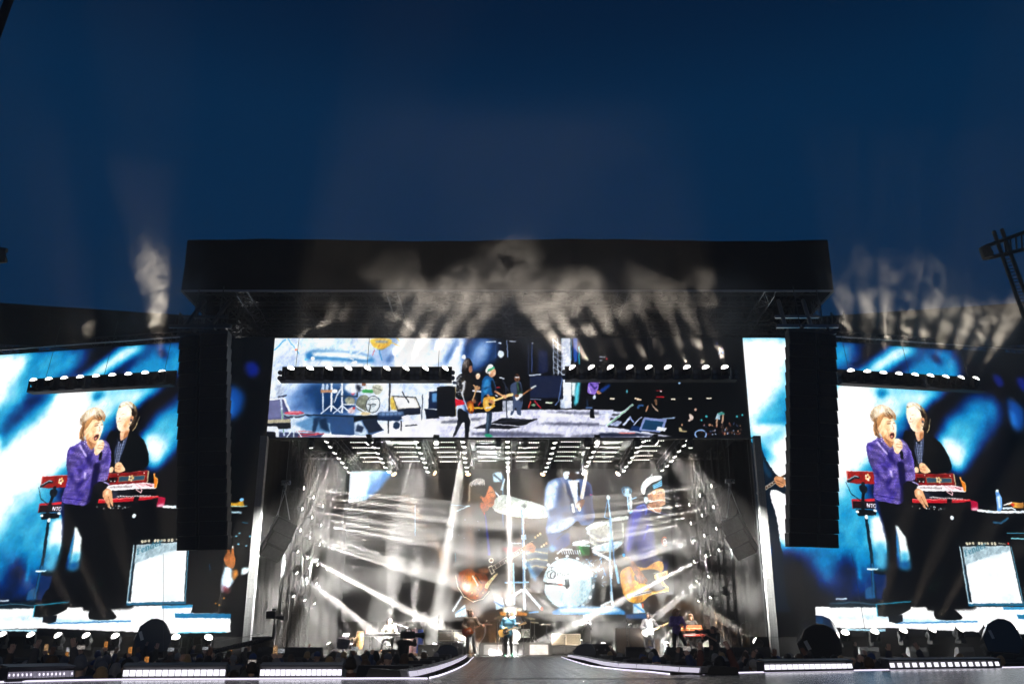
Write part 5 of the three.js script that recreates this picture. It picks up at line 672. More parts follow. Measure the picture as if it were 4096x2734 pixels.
{
  const zr = 37.3;
  const hl = [[-9.401,13.133,-37.15],[-8.585,13.133,-37.15],[-7.78,13.133,-37.15],[-6.964,13.133,-37.15],[-6.158,13.133,-37.15],[-5.342,13.133,-37.15],[-4.536,13.133,-37.15],[-3.71,13.133,-37.15],[-2.872,13.133,-37.15]];
  const hr = [[2.598,13.177,-37.15],[3.404,13.177,-37.15],[4.209,13.177,-37.15],[5.026,13.177,-37.15],[5.832,13.177,-37.15],[6.637,13.177,-37.15],[7.443,13.177,-37.15],[8.238,13.177,-37.15],[9.044,13.177,-37.15]];
  const slots = Array.from({ length: 8 }, (_, k) => .114 + k * .1115);
  lampBar('lamp_bar', 'long black lamp bar hanging before the left half of the header screen', [-9.853,13.022,-37.3], [-2.572,13.022,-37.3], .72, [.012, ...slots.map((s) => s), .988]);
  lampBar('lamp_bar', 'long black lamp bar hanging before the right half of the header screen', [2.264,13.055,-37.3], [9.536,13.055,-37.3], .7, [.012, ...slots, .988]);
  hl.forEach((p, k) => movingHead('beam_light', `${MIDS[k]} lamp on the bar before the header screen's left half`, 'lamps on the header bars', p, rel(p, [.42 + .05 * k, 1, .75]), { angle: .19, power: 420, color: 0xfff0e0, pen: 1, size: 1.05, up: true }));
  hr.forEach((p, k) => movingHead('beam_light', `${MIDS[k]} lamp on the bar before the header screen's right half`, 'lamps on the header bars', p, rel(p, [-.82 + .05 * k, 1, .75]), { angle: .19, power: 420, color: 0xfff0e0, pen: 1, size: 1.05, up: true }));
  // wings
  const at = (s, px) => px;
  const wl = [[-20.99,13.028,-38.6],[-20.249,13.03,-38.45],[-19.502,13.033,-38.3],[-18.258,12.747,-37.15],[-17.99,13.037,-38],[-17.225,13.038,-37.85],[-16.476,13.039,-37.7],[-15.702,13.051,-37.55],[-14.92,13.052,-37.4]];
  const wr = [[14.468,13.107,-37.4],[15.216,13.107,-37.55],[15.958,13.095,-37.7],[16.683,13.094,-37.85],[17.436,13.093,-38],[17.685,12.802,-37.15],[18.89,13.089,-38.3],[19.625,13.093,-38.45],[20.343,13.096,-38.6]];
  lampBar('lamp_bar', 'black lamp bar slanting before the video screen of the left wing', [-21.197,12.899,-38.75], [-14.473,12.911,-37.45], .72, [.1, .21, .32, .43, .545, .655, .77, .885]);
  lampBar('lamp_bar', 'black lamp bar slanting before the video screen of the right wing', [14.012,12.977,-37.45], [20.754,12.945,-38.75], .72, [.02, .13, .245, .355, .465, .57, .68, .79, .9]);
  wl.forEach((p, k) => movingHead('beam_light', `${MIDS[k]} lamp on the left wing's bar`, 'lamps on the wing bars', p, k === 8 ? rel(p, [-.12, 1, .3]) : rel(p, [-.1 + .02 * k, 1, .7]), { angle: k === 8 ? .2 : .15, power: k === 8 ? 1000 : k === 3 || k === 4 ? 250 : 0, color: 0xfff0dc, pen: .5, up: true }));
  wr.forEach((p, k) => movingHead('beam_light', `${MIDS[k]} lamp on the right wing's bar`, 'lamps on the wing bars', p, rel(p, [-.24 + .1 * k - (k < 1 ? .04 : 0), 1.2, .8]), { angle: .16, power: 420, color: 0xfff0dc, pen: 1, up: true }));
  // floor lamps below the wing screens
  const fl = [[-20.372,2.417,-38.4],[-19.138,2.396,-38.2],[-17.947,2.375,-38],[-16.749,2.364,-37.8],[-15.522,2.344,-37.6],[-14.279,2.324,-37.4],[-13.019,2.304,-37.2],[-11.738,2.294,-37.1]];
  const fr = [[11.656,2.441,-37.1],[12.957,2.471,-37.3],[14.184,2.511,-37.5],[15.385,2.551,-37.7],[16.597,2.581,-37.9],[17.792,2.613,-38.1],[18.991,2.654,-38.3],[20.148,2.676,-38.5]];
  fl.forEach((p, k) => movingHead('floor_lamp', `${ORD[k]} bright floor lamp below the left wing screen, counted from the picture edge`, 'floor lamps below the wing screens', p, rel(p, [[-.2, -.25, -.4, -.35, -.3, -.1, .1, .5][k], 1, .8]), { angle: .09, power: k < 2 ? 0 : 1300, color: 0xfff0dc, pen: .5, up: true, size: 1.05 }));
  fr.forEach((p, k) => movingHead('floor_lamp', `${ORD[k]} bright floor lamp below the right wing screen, counted from the stage`, 'floor lamps below the wing screens', p, rel(p, [[-.2, 0, .1, .25, .4, .55, .8, .4][k], 1, .8]), { angle: .09, power: k < 2 ? 0 : 1300, color: 0xfff0dc, pen: .5, up: true, size: 1.05 }));
}
// --- nine trusses of lamps in the stage ceiling ---
{
  const depth = [41, 42.2, 43.45, 44.7, 45.9, 47.2, 48.5];
  const cols = [
    [[[-8.445,10.915,-41],[-8.507,10.935,-42.2],[-8.52,10.894,-43.45],[-8.552,10.879,-44.7],[-8.59,10.894,-45.9],[-8.642,10.892,-47.2],[-8.691,10.883,-48.5]], -.36], [[[-6.416,10.915,-41],[-6.448,10.907,-42.2],[-6.462,10.883,-43.45],[-6.485,10.873,-44.7],[-6.554,10.9,-45.9],[-6.57,10.892,-47.2],[-6.565,10.896,-48.5]], -.34],
    [[[-4.343,10.915,-41],[-4.379,10.907,-42.2],[-4.387,10.894,-43.45],[-4.394,10.873,-44.7],[-4.423,10.9,-45.9],[-4.479,10.892,-47.2],[-4.489,10.896,-48.5]], -.24], [[[-2.243,10.915,-41],[-2.239,10.935,-42.2],[-2.29,10.917,-43.45],[-2.316,10.891,-44.7],[-2.375,10.906,-45.9],[-2.365,10.898,-47.2],[-2.407,10.915,-48.5]], -.15],
    [[[-0.203,10.915,-41],[-0.208,10.924,-42.2],[-0.214,10.917,-43.45],[-0.208,10.891,-44.7],[-0.213,10.9,-45.9],[-0.213,10.904,-47.2],[-0.212,10.921,-48.5]], .02], [[[1.947,10.872,-41],[1.918,10.885,-42.2],[1.903,10.871,-43.45],[1.879,10.867,-44.7],[1.837,10.888,-45.9],[1.795,10.904,-47.2],[1.748,10.908,-48.5]], .2],
    [[[3.93,10.937,-41],[3.939,10.963,-42.2],[3.912,10.951,-43.45],[3.901,10.937,-44.7],[3.875,10.948,-45.9],[3.869,10.96,-47.2],[3.869,10.953,-48.5]], .26], [[[5.997,10.932,-41],[5.986,10.951,-42.2],[5.976,10.929,-43.45],[5.934,10.92,-44.7],[5.965,10.918,-45.9],[5.929,10.935,-47.2],[5.957,10.934,-48.5]], .36],
    [[[8.004,10.986,-41],[8.047,10.996,-42.2],[8.026,10.974,-43.45],[8.027,10.955,-44.7],[8.069,10.966,-45.9],[8.052,10.96,-47.2],[8.005,10.971,-48.5]], .42]];
  // how far each lamp is dimmed up, by column and row
  const level = [[.15, .7, 1, .8, .6, .7, .8], [.5, .8, .9, .7, .5, .5, .6], [.7, .3, .8, .6, .4, .5, .6], [1.3, .8, .5, .5, .3, .2, .1], [1.5, .9, .4, .2, .1, .1, .1], [.45, .15, .1, .1, .1, .05, .05], [.35, .1, .08, .08, .05, .05, .05], [.4, .14, .12, .1, .08, .06, .2], [.4, .3, .2, .15, .12, .1, .2]];
  const colName = ['first', 'second', 'third', 'fourth', 'middle', 'sixth', 'seventh', 'eighth', 'last'];
  cols.forEach(([ps, sx], c) => ps.forEach((p, k) => movingHead('ceiling_lamp', `lamp on the ${colName[c]} ceiling truss from the left, ${k ? (k === 6 ? 'last' : ORD[k]) + ' row from' : 'row at'} the front`, 'lamps under the stage ceiling', p, rel(p, [sx, -1, -.08]), { angle: .034, power: level[c][k] < .11 ? 0 : 150000 * level[c][k], size: .72, soft: 3, pen: .3 })));
  // warm spots at the back of the trusses
  const warm = [[[-6.459,10.937,-49.5],[-4.273,10.976,-49.5],[-2.397,10.937,-49.5]], [[1.693,10.937,-49.5],[3.926,10.988,-49.5],[5.8,10.969,-49.5]]].flat();
  const wd = [[.62, -1, .35], [1.3, -.75, .3], [.06, -1, .3], [-.35, -1, .3], [.25, -1, .3], [-.75, -1, .3]];
  warm.forEach((p, k) => movingHead('warm_spot', `amber spot behind the ceiling trusses, ${ORD[k]} from the left`, 'amber spots at the back of the ceiling', p, rel(p, wd[k]), { angle: .05, power: [70000, 32000, 42000, 26000, 10000, 22000][k], color: 0xffb877, lens: M.lensWarm, size: .95, pen: .5 }));
  // eight ceiling pods of LED battens
  const pods = [[940, 325], [1298, 300], [1658, 285], [2020, 280]].map(([x]) => x);
  const row = [[-6.996,10.909,-41.4],[-7.07,10.891,-42.5],[-7.036,10.868,-43.6],[-7.079,10.887,-44.8],[-7.127,10.895,-46], [-5.068,10.941,-41.4],[-5.094,10.925,-42.5],[-5.109,10.902,-43.6],[-5.125,10.916,-44.8],[-5.141,10.919,-46], [-3.126,10.919,-41.4],[-3.137,10.908,-42.5],[-3.157,10.896,-43.6],[-3.18,10.905,-44.8],[-3.2,10.901,-46], [-1.175,10.974,-41.4],[-1.204,10.947,-42.5],[-1.222,10.925,-43.6],[-1.236,10.928,-44.8],[-1.249,10.943,-46], [0.79,10.903,-41.4],[0.759,10.897,-42.5],[0.721,10.896,-43.6],[0.694,10.91,-44.8],[0.669,10.925,-46], [2.72,10.936,-41.4],[2.693,10.93,-42.5],[2.645,10.919,-43.6],[2.632,10.934,-44.8],[2.604,10.949,-46], [4.64,10.941,-41.4],[4.627,10.93,-42.5],[4.58,10.913,-43.6],[4.6,10.928,-44.8],[4.596,10.913,-46], [6.556,10.991,-41.4],[6.546,10.97,-42.5],[6.563,10.971,-43.6],[6.523,10.969,-44.8],[6.533,10.991,-46]];
  const dotMat = new THREE.MeshStandardMaterial({ color: lin(.7), emissive: 0xfff8ee, emissiveIntensity: 2.4, roughness: .4 });
  const dots = merged(Array.from({ length: 9 }, (_, k) => ball(.025, -.42 + k * .105, -.05, .02, 1.15, .9, 1, 8))), barG = merged([box(1.06, .09, .16, 0, .01, 0), box(1.06, .02, .05, 0, -.03, -.05)]);
  for (let k = 0; k < 8; k++) {
    const t = thing('led_ceiling_pod', `LED batten pod with five lit rows, ${ORD[k]} from the left under the ceiling`, 'light panel', [0, 0, 0], 0, 'LED pods under the stage ceiling');
    for (let j = 0; j < 5; j++) { const q = row[k * 5 + j], b = part('batten', barG, M.darkSteel, t); b.position.set(q[0], q[1] + .05, q[2]); part('led_row', dots, dotMat, b); }
    const a = row[k * 5], b = row[k * 5 + 4]; for (const s of [-.4, .4]) part('frame_rail', bar([a[0] + s, a[1] + .14, a[2] + .4], [b[0] + s, b[1] + .14, b[2] - .4], .03, 5), M.darkSteel, t);
  }
}
// --- ladders of side lamps ---
{
  const sides = [
    ['left', -1, [[-9.853,9.077,-43],[-10.02,9.115,-46],[-10.148,9.102,-49],[-9.86,8.103,-43],[-10.028,8.113,-46],[-10.169,8.097,-49],[-9.871,7.131,-43],[-10.063,7.126,-46],[-10.176,7.087,-49],[-9.914,6.179,-43],[-10.094,6.168,-46],[-10.207,6.078,-49],[-9.897,5.219,-43],[-10.082,5.19,-46],[-10.204,5.129,-49],[-9.954,4.211,-43],[-10.095,4.17,-46],[-10.227,4.134,-49]]],
    ['right', 1, [[9.461,9.177,-43],[9.5,9.203,-46],[9.526,9.171,-49],[9.492,8.201,-43],[9.536,8.217,-46],[9.54,8.195,-49],[9.543,7.217,-43],[9.587,7.234,-46],[9.571,7.208,-49],[9.593,6.242,-43],[9.608,6.253,-46],[9.59,6.227,-49],[9.657,5.271,-43],[9.656,5.273,-46],[9.649,5.235,-49],[9.667,4.314,-43],[9.675,4.291,-46],[9.677,4.262,-49]]]];
  const slope = [-.1, -.17, -.29, -.5, -.75, -1.0], lift = { left: [.75, .8, .9, 1, .8, .35], right: [.6, .65, .7, .7, .7, .6] };
  for (const [nm, s, ps] of sides) {
    for (let d = 0; d < 3; d++) { const x = ps[d][0] + s * .5, z = ps[d][2]; const t = thing('lamp_ladder', `${['front', 'middle', 'rear'][d]} black ladder truss carrying side lamps on the ${nm} of the stage`, 'truss'); part('ladder_truss', truss([x, STAGE, z], [x, 11.6, z], .34, V(0, 0, 1), .024, 26), mat(.02, .7), t); for (let r = 0; r < 6; r++) part('clamp', box(.5, .1, .1, x - s * .3, ps[r * 3 + d][1] + .05, z), M.black, t); part('cable_bundle', tube([[x + s * .1, 11.5, z + .25], [x + s * .2, 8, z + .3], [x + s * .05, 5, z + .26], [x + s * .15, STAGE, z + .3]], .04, 20, 6), M.rubber, t); }
    ps.forEach((p, i) => { const r = i / 3 | 0, d = i % 3; const dead = s > 0 && d === 0 && r > 3; movingHead('side_lamp', `side lamp on the ${['front', 'middle', 'rear'][d]} ladder at the stage's ${nm}, ${r ? (r === 5 ? 'lowest' : ORD[r] + ' from top') : 'topmost'}`, `side lamps on the ${nm} ladders`, p, rel(p, [-s, dead ? .6 : slope[r], -.08]), { angle: .033, power: dead ? 0 : 260000 * lift[nm][r] * [.7, .85, 1.15][d], size: .62, soft: 2.5, pen: .3, glow: !dead }); });
  }
}
// --- floor lamps on the stage throwing light upwards ---
{
  const fl = [
    [[-11.568,2.037,-44], [-.1, 1, .3], 1200, .1, 'small floor lamp beside the left pillar'], [[-8.341,2.059,-44], [-.62, 1, 0], 12000, .09, 'floor lamp at the left end of the stage aimed up and outward'],
    [[-7.853,2.025,-47], [-.3, 1, 0], 12000, .09, 'floor lamp behind the conga aimed upward'], [[-6.125,1.99,-48], [0, 1, 0], 32000, .11, 'floor lamp behind the white-haired keyboard player'],
    [[-4.921,2.06,-48], [0, 1, 0], 32000, .1, 'floor lamp behind the folded keyboard case'], [[-3.862,2.025,-48], [.28, 1, -.1], 20000, .1, 'floor lamp left of the tan guitar amplifiers'],
    [[-2.788,2.201,-48], [.75, 1, -.1], 20000, .1, 'floor lamp behind the tan guitar amplifiers'], [[2.432,2.396,-48], [-.45, 1, -.1], 22000, .1, 'floor lamp behind the pale twin amplifier, aimed to the left'],
    [[3.432,2.201,-48], [-.28, 1, -.1], 22000, .1, 'floor lamp beside the draped backing figure'], [[4.463,2.067,-47], [.03, 1, -.1], 16000, .09, 'bright floor lamp in the middle of the right stage half'],
    [[5.954,2.947,-48], [0, 1, -.1], 15000, .11, 'floor lamp behind the tall brown amplifier stacks'], [[7.543,2.089,-47], [-.05, 1, 0], 15000, .13, 'floor lamp behind the bass player']];
  fl.forEach(([p, d, w, a, l]) => movingHead('stage_floor_lamp', l, 'lamps on the stage floor', p, rel(p, d), { angle: a, power: w * 1.1, size: .85, up: true, pen: .5 }));
  const p = [10.438,2.201,-41]; movingHead('stage_floor_lamp', 'bright floor lamp at the right pillar aimed up over the stage', 'lamps on the stage floor', p, rel(p, [-1.15, .78, -.3]), { angle: .11, power: 12000, color: 0xfffaf0, size: 1, up: true, pen: .5 });
}

// --- key lamps under the header screen that light the performers and the pillars from the front ---
{
  const aims = [[-9, -42], [-6, -43], [-3.4, -40], [-.6, -40], [.6, -43], [3.4, -42], [5.6, -41], [8, -42]];
  aims.forEach(([x, z], k) => movingHead('key_lamp', `black key lamp hung below the header screen, ${ORD[k]} from the left`, 'key lamps below the header screen', [x * .95, 10.1, -38.3], [x, 2.8, z], { angle: .22, power: 2000, color: 0xfff3e4, size: .7, pen: .7 }));
  for (const s of [-1, 1]) movingHead('key_lamp', `black lamp at the ${s < 0 ? 'left' : 'right'} end below the header screen aimed at the pillar`, 'key lamps below the header screen', [s * 6, 10.1, -37.6], [s * 10.5, 5.5, -38.6], { angle: .3, power: 3200, size: .7, pen: .8 });
}

{ // house floodlight on the delay tower behind the camera: soft light on crowd and runway
  const t = thing('delay_tower', 'lattice delay tower with a floodlight behind the viewer', 'tower', [-5, 0, 20]);
  part('tower_mast', truss([0, 0, 0], [0, 13, 0], .8, V(0, 0, 1), .04), M.darkSteel, t); part('lamp_housing', rbox(1.2, .8, .4, 0, 13.2, 0, .03), M.black, t); part('lamp_glass', box(1.1, .7, .02, 0, 13.2, -.215), new THREE.MeshStandardMaterial({ color: lin(.8), emissive: 0xfff4e6, emissiveIntensity: 2 }), t);
  const s = new THREE.SpotLight(0xfff2e2, 420, 0, .3, .8); s.position.set(0, 13.1, -.4); s.target.position.set(5.5, 1, -42); s.shadow.radius = 20; t.add(s, s.target);
}
{ // two lamps at the header's lower corners that light the runway
  for (const x of [-3.2, 3.6]) movingHead('runway_lamp', `black lamp below the header screen aimed down the runway, ${x < 0 ? 'left' : 'right'} one`, 'lamps aimed down the runway', [x, 10.15, -37.9], [.2, 1.6, x < 0 ? -27 : -20], { angle: .17, power: 110, color: 0xfff6ea, size: .7, pen: .8 });
}

// ---------- drifting stage smoke: thin soft sheets that catch the lamps' light ----------
const puffTex = (() => {
  const n = 256; return dataTex(n, n, (u, v, x, y) => { const r = Math.hypot(u - .5, v - .5) * 2, f = fbm(x / 44 + .8 * fbm(x / 30, y / 30, 3, 5), y / 44 + .8 * fbm(x / 30, y / 30, 3, 15), 6, 71); return Math.max(0, Math.min(1, (1 - r) * 1.6)) ** 1.3 * Math.max(0, Math.min(1, (f - .28) * 2.1)); });
})();
puffTex.wrapS = puffTex.wrapT = THREE.ClampToEdgeWrapping;
const n3 = (p, s, seed) => .5 * (fbm(p[0] / s + p[2] / s * .7, p[1] / s, 4, seed) + fbm(p[2] / s - p[0] / s * .4, p[1] / s + 7, 4, seed + 5));
const sheetGeo = (() => { const g = new THREE.PlaneGeometry(1, 1, 3, 3), p = g.attributes.position; for (let i = 0; i < p.count; i++) p.setZ(i, .12 * Math.sin(i * 2.7)); g.computeVertexNormals(); return g; })();
function smoke(label, count, box6, size, opacity, density) {
  const m = new THREE.MeshPhysicalMaterial({ color: lin(.9, .89, .86), roughness: 1, specularIntensity: 0, transmission: .5, thickness: 0, transparent: true, opacity, alphaMap: puffTex, side: THREE.DoubleSide });
  const list = [], o = new THREE.Object3D(); let tries = 0;
  while (list.length < count && tries++ < count * 60) {
    const p = [rr(box6[0], box6[1]), rr(box6[2], box6[3]), rr(box6[4], box6[5])]; if (density(p) < rnd()) continue;
    const k = rr(size[0], size[1]); o.position.set(...p); o.rotation.set(rr(-.2, .2), rr(-.55, .55), rr(0, 6.28), 'YXZ'); o.scale.set(k * rr(.8, 1.5), k, k); o.updateMatrix(); list.push(o.matrix.clone());
  }
  const im = new THREE.InstancedMesh(sheetGeo, m, list.length); list.forEach((q, i) => im.setMatrixAt(i, q));
  im.name = numbered('smoke'); im.userData = { kind: 'stuff', label, category: 'smoke' }; scene.add(im); return im;
}
const ss = (a, b, v) => THREE.MathUtils.smoothstep(v, a, b);
smoke('pale smoke drifting over the lamp bars and the roof edge', 44, [-9.6, 9.2, 14.5, 17.6, -36.9, -34.4], [2.4, 4.8], .085, (p) => (.75 + .25 * Math.exp(-((p[0] - .8) ** 2) / 14)) * (1 - ss(15, 18.2, p[1] + Math.abs(p[0] - .8) * .2)));
smoke('pale smoke above the right wing screen', 30, [13.2, 23.4, 14.4, 17.2, -37.5, -35], [2.4, 4.4], .07, (p) => .9 - .6 * ss(15.5, 17.4, p[1]));
smoke('bright curl of smoke above the left wing screen', 34, [-19.5, -12.7, 14.8, 18.4, -37.2, -36], [1.2, 2.8], .085, (p) => Math.exp(-((p[0] + 13.9 + .5 * (p[1] - 15)) ** 2) / 1.1) + .35 * Math.exp(-((p[0] + 17.2) ** 2) / 1.4) * ss(15, 16, p[1]));
smoke('rolling smoke filling the left half of the stage', 34, [-9.4, 0, 2.2, 7.5, -49, -41], [2.2, 4.6], .0016, (p) => (1 - .8 * ss(3, 8.5, p[1])) * (1 - .7 * ss(-3, 0, p[0])));
smoke('thin smoke over the right half of the stage', 14, [1.5, 9.4, 2.2, 7, -49, -42], [2, 4], .0012, (p) => 1 - .7 * ss(3, 8, p[1]));

// ---------- people ----------
// Surface-net mesher for a field of tapered capsules joined by a smooth minimum.
function field(prims, k) {
  return (x, y, z) => {
    let d = 1e9;
    for (const p of prims) {
      const [ax, ay, az, bx, by, bz, ra, rb, sx, sz] = p;
      const px = (x - ax), py = y - ay, pz = (z - az), dx = bx - ax, dy = by - ay, dz = bz - az, L = dx * dx + dy * dy + dz * dz;
      let t = L > 1e-9 ? (px * dx + py * dy + pz * dz) / L : 0; t = t < 0 ? 0 : t > 1 ? 1 : t;
      const qx = (px - dx * t) / sx, qy = py - dy * t, qz = (pz - dz * t) / sz, e = Math.sqrt(qx * qx + qy * qy + qz * qz) - (ra + (rb - ra) * t);
      const h = Math.max(0, k - Math.abs(d - e)) / k; d = Math.min(d, e) - h * h * k * .25;
    }
    return d;
  };
}
const cap = (a, b, ra, rb = ra, sx = 1, sz = 1) => [...a, ...b, ra, rb, sx, sz];
function netMesh(prims, cell, k = .03) {
  const lo = [1e9, 1e9, 1e9], hi = [-1e9, -1e9, -1e9];
  for (const p of prims) { const r = Math.max(p[6], p[7]) * Math.max(1, p[8], p[9]) + cell * 2; for (let c = 0; c < 3; c++) { lo[c] = Math.min(lo[c], p[c] - r, p[c + 3] - r); hi[c] = Math.max(hi[c], p[c] + r, p[c + 3] + r); } }
  const n = lo.map((v, c) => Math.ceil((hi[c] - v) / cell) + 1), f = field(prims, k), V0 = new Float32Array(n[0] * n[1] * n[2]), id = (i, j, l) => (l * n[1] + j) * n[0] + i;
  for (let l = 0; l < n[2]; l++) for (let j = 0; j < n[1]; j++) for (let i = 0; i < n[0]; i++) V0[id(i, j, l)] = f(lo[0] + i * cell, lo[1] + j * cell, lo[2] + l * cell);
  const pos = [], idx = [], vert = new Int32Array(V0.length).fill(-1);
  for (let l = 0; l < n[2] - 1; l++) for (let j = 0; j < n[1] - 1; j++) for (let i = 0; i < n[0] - 1; i++) {
    let sx = 0, sy = 0, sz = 0, c = 0, m = 0; const v = [];
    for (let q = 0; q < 8; q++) { const w = V0[id(i + (q & 1), j + (q >> 1 & 1), l + (q >> 2))]; v.push(w); if (w < 0) m |= 1 << q; }
    if (m === 0 || m === 255) continue;
    for (let q = 0; q < 8; q++) for (const b of [1, 2, 4]) if (!(q & b)) { const a0 = v[q], a1 = v[q | b]; if (a0 < 0 !== a1 < 0) { const t = a0 / (a0 - a1); sx += (q & 1) + (b === 1 ? t : 0); sy += (q >> 1 & 1) + (b === 2 ? t : 0); sz += (q >> 2) + (b === 4 ? t : 0); c++; } }
    vert[id(i, j, l)] = pos.length / 3; pos.push(lo[0] + (i + sx / c) * cell, lo[1] + (j + sy / c) * cell, lo[2] + (l + sz / c) * cell);
  }
  const put = (a, b, c, d, flip) => { if (a < 0 || b < 0 || c < 0 || d < 0) return; flip ? idx.push(a, c, b, a, d, c) : idx.push(a, b, c, a, c, d); };
  for (let l = 1; l < n[2] - 1; l++) for (let j = 1; j < n[1] - 1; j++) for (let i = 1; i < n[0] - 1; i++) {
    const s = V0[id(i, j, l)] < 0;
    if (s !== V0[id(i + 1, j, l)] < 0) put(vert[id(i, j - 1, l - 1)], vert[id(i, j, l - 1)], vert[id(i, j, l)], vert[id(i, j - 1, l)], !s);
    if (s !== V0[id(i, j + 1, l)] < 0) put(vert[id(i - 1, j, l - 1)], vert[id(i - 1, j, l)], vert[id(i, j, l)], vert[id(i, j, l - 1)], !s);
    if (s !== V0[id(i, j, l + 1)] < 0) put(vert[id(i - 1, j - 1, l)], vert[id(i, j - 1, l)], vert[id(i, j, l)], vert[id(i - 1, j, l)], !s);
  }
  const g = new THREE.BufferGeometry(); g.setAttribute('position', new THREE.Float32BufferAttribute(pos, 3)); g.setIndex(idx); g.computeVertexNormals();
  g.setAttribute('uv', new THREE.Float32BufferAttribute(pos.flatMap((v, i) => i % 3 === 0 ? [pos[i] + pos[i + 2] * .5, pos[i + 1]] : []), 2));
  return g;
}
const add3 = (a, b, k = 1) => [a[0] + b[0] * k, a[1] + b[1] * k, a[2] + b[2] * k];
const mix3 = (a, b, t) => a.map((v, i) => v + (b[i] - v) * t);
// joints of a standing figure, 1.75 m, facing +z; x positive is the figure's own left
function pose(over = {}) {
  const j = { hip: [0, .93, 0], waist: [0, 1.08, 0], chest: [0, 1.28, 0], neck: [0, 1.47, -.01], head: [0, 1.62, .015], look: [0, 1.6, 1], shL: [.185, 1.42, -.01], shR: [-.185, 1.42, -.01], elL: [.26, 1.14, -.02], elR: [-.26, 1.14, -.02], wrL: [.25, .89, .08], wrR: [-.25, .89, .08], hiL: [.095, .9, 0], hiR: [-.095, .9, 0], knL: [.11, .5, .03], knR: [-.11, .5, .03], anL: [.12, .09, -.01], anR: [-.12, .09, -.01], toL: [.15, .035, .17], toR: [-.15, .035, .17], curl: .5, ...over };
  return j;
}
const perp = (a, b) => { const v = V(b).sub(V(a)).normalize(); return v; };
function handPrims(j, s, r = .0088) { // palm and five bent fingers along the forearm direction
  const wr = V(j['wr' + s]), el = V(j['el' + s]), d = wr.clone().sub(el).normalize(), sg = s === 'L' ? 1 : -1;
  let side = new THREE.Vector3().crossVectors(d, V(0, 0, 1)); if (side.lengthSq() < .05) side = V(1, 0, 0); side.normalize();
  const pal = new THREE.Vector3().crossVectors(side, d).normalize(), out = [], at = (u, v, w) => wr.clone().addScaledVector(d, u).addScaledVector(side, v).addScaledVector(pal, w).toArray();
  out.push(cap(at(0, 0, 0), at(.05, 0, 0), .026, .032), cap(at(.04, -.022, 0), at(.085, -.028, 0), .017), cap(at(.04, .018, 0), at(.085, .026, 0), .017));
  const c = j.curl; [[-.03, .075], [-.01, .084], [.011, .08], [.03, .064]].forEach(([v, L]) => { const a = at(.085, v, 0), b = at(.085 + L * .55 * Math.cos(c), v * 1.15, L * .55 * Math.sin(c)), e = at(.085 + L * (.55 * Math.cos(c) + .45 * Math.cos(2.1 * c)), v * 1.2, L * (.55 * Math.sin(c) + .45 * Math.sin(2.1 * c))); out.push(cap(a, b, r, r), cap(b, e, r, r * .85)); });
  out.push(cap(at(.02, -sg * -.03, .008), at(.055, sg * .058, .02), r * 1.25, r), cap(at(.055, sg * .058, .02), at(.085, sg * .06, .035), r, r * .85));
  return out;
}
function headPrims(j) {
  const H = V(j.head), f = V(j.look).sub(H); f.y *= .6; f.normalize(); const r = new THREE.Vector3().crossVectors(UP, f).normalize(), u = new THREE.Vector3().crossVectors(f, r);
  const at = (x, y, z) => H.clone().addScaledVector(r, x).addScaledVector(u, y).addScaledVector(f, z).toArray();
  return { at, list: [cap(at(0, .035, -.015), at(0, .045, -.02), .088, .088, .92, 1), cap(at(0, -.03, .03), at(0, -.075, .05), .062, .045), cap(at(0, .03, .05), at(0, .0, .055), .05), cap(at(0, .012, .085), at(0, -.022, .112), .011, .017), cap(at(-.012, -.058, .09), at(.012, -.058, .09), .012), cap(at(-.03, .022, .082), at(-.045, .018, .075), .014), cap(at(.03, .022, .082), at(.045, .018, .075), .014), cap(at(.083, .02, -.01), at(.088, -.02, -.005), .016, .012), cap(at(-.083, .02, -.01), at(-.088, -.02, -.005), .016, .012), cap(at(0, -.06, -.02), j.neck, .056, .06)] };
}
function bodyPrims(j) {
  return [cap(j.hip, j.waist, .125, .115, 1.15, .85), cap(j.waist, j.chest, .12, .135, 1.2, .82), cap(j.chest, j.neck, .13, .06, 1.15, .8), cap(j.shL, j.shR, .066), cap(j.shL, j.elL, .052, .041), cap(j.elL, j.wrL, .041, .028), cap(j.shR, j.elR, .052, .041), cap(j.elR, j.wrR, .041, .028),
    cap(j.hiL, j.knL, .085, .056), cap(j.knL, j.anL, .054, .037), cap(j.hiR, j.knR, .085, .056), cap(j.knR, j.anR, .054, .037), cap(j.anL, j.toL, .042, .032), cap(j.anR, j.toR, .042, .032)];
}
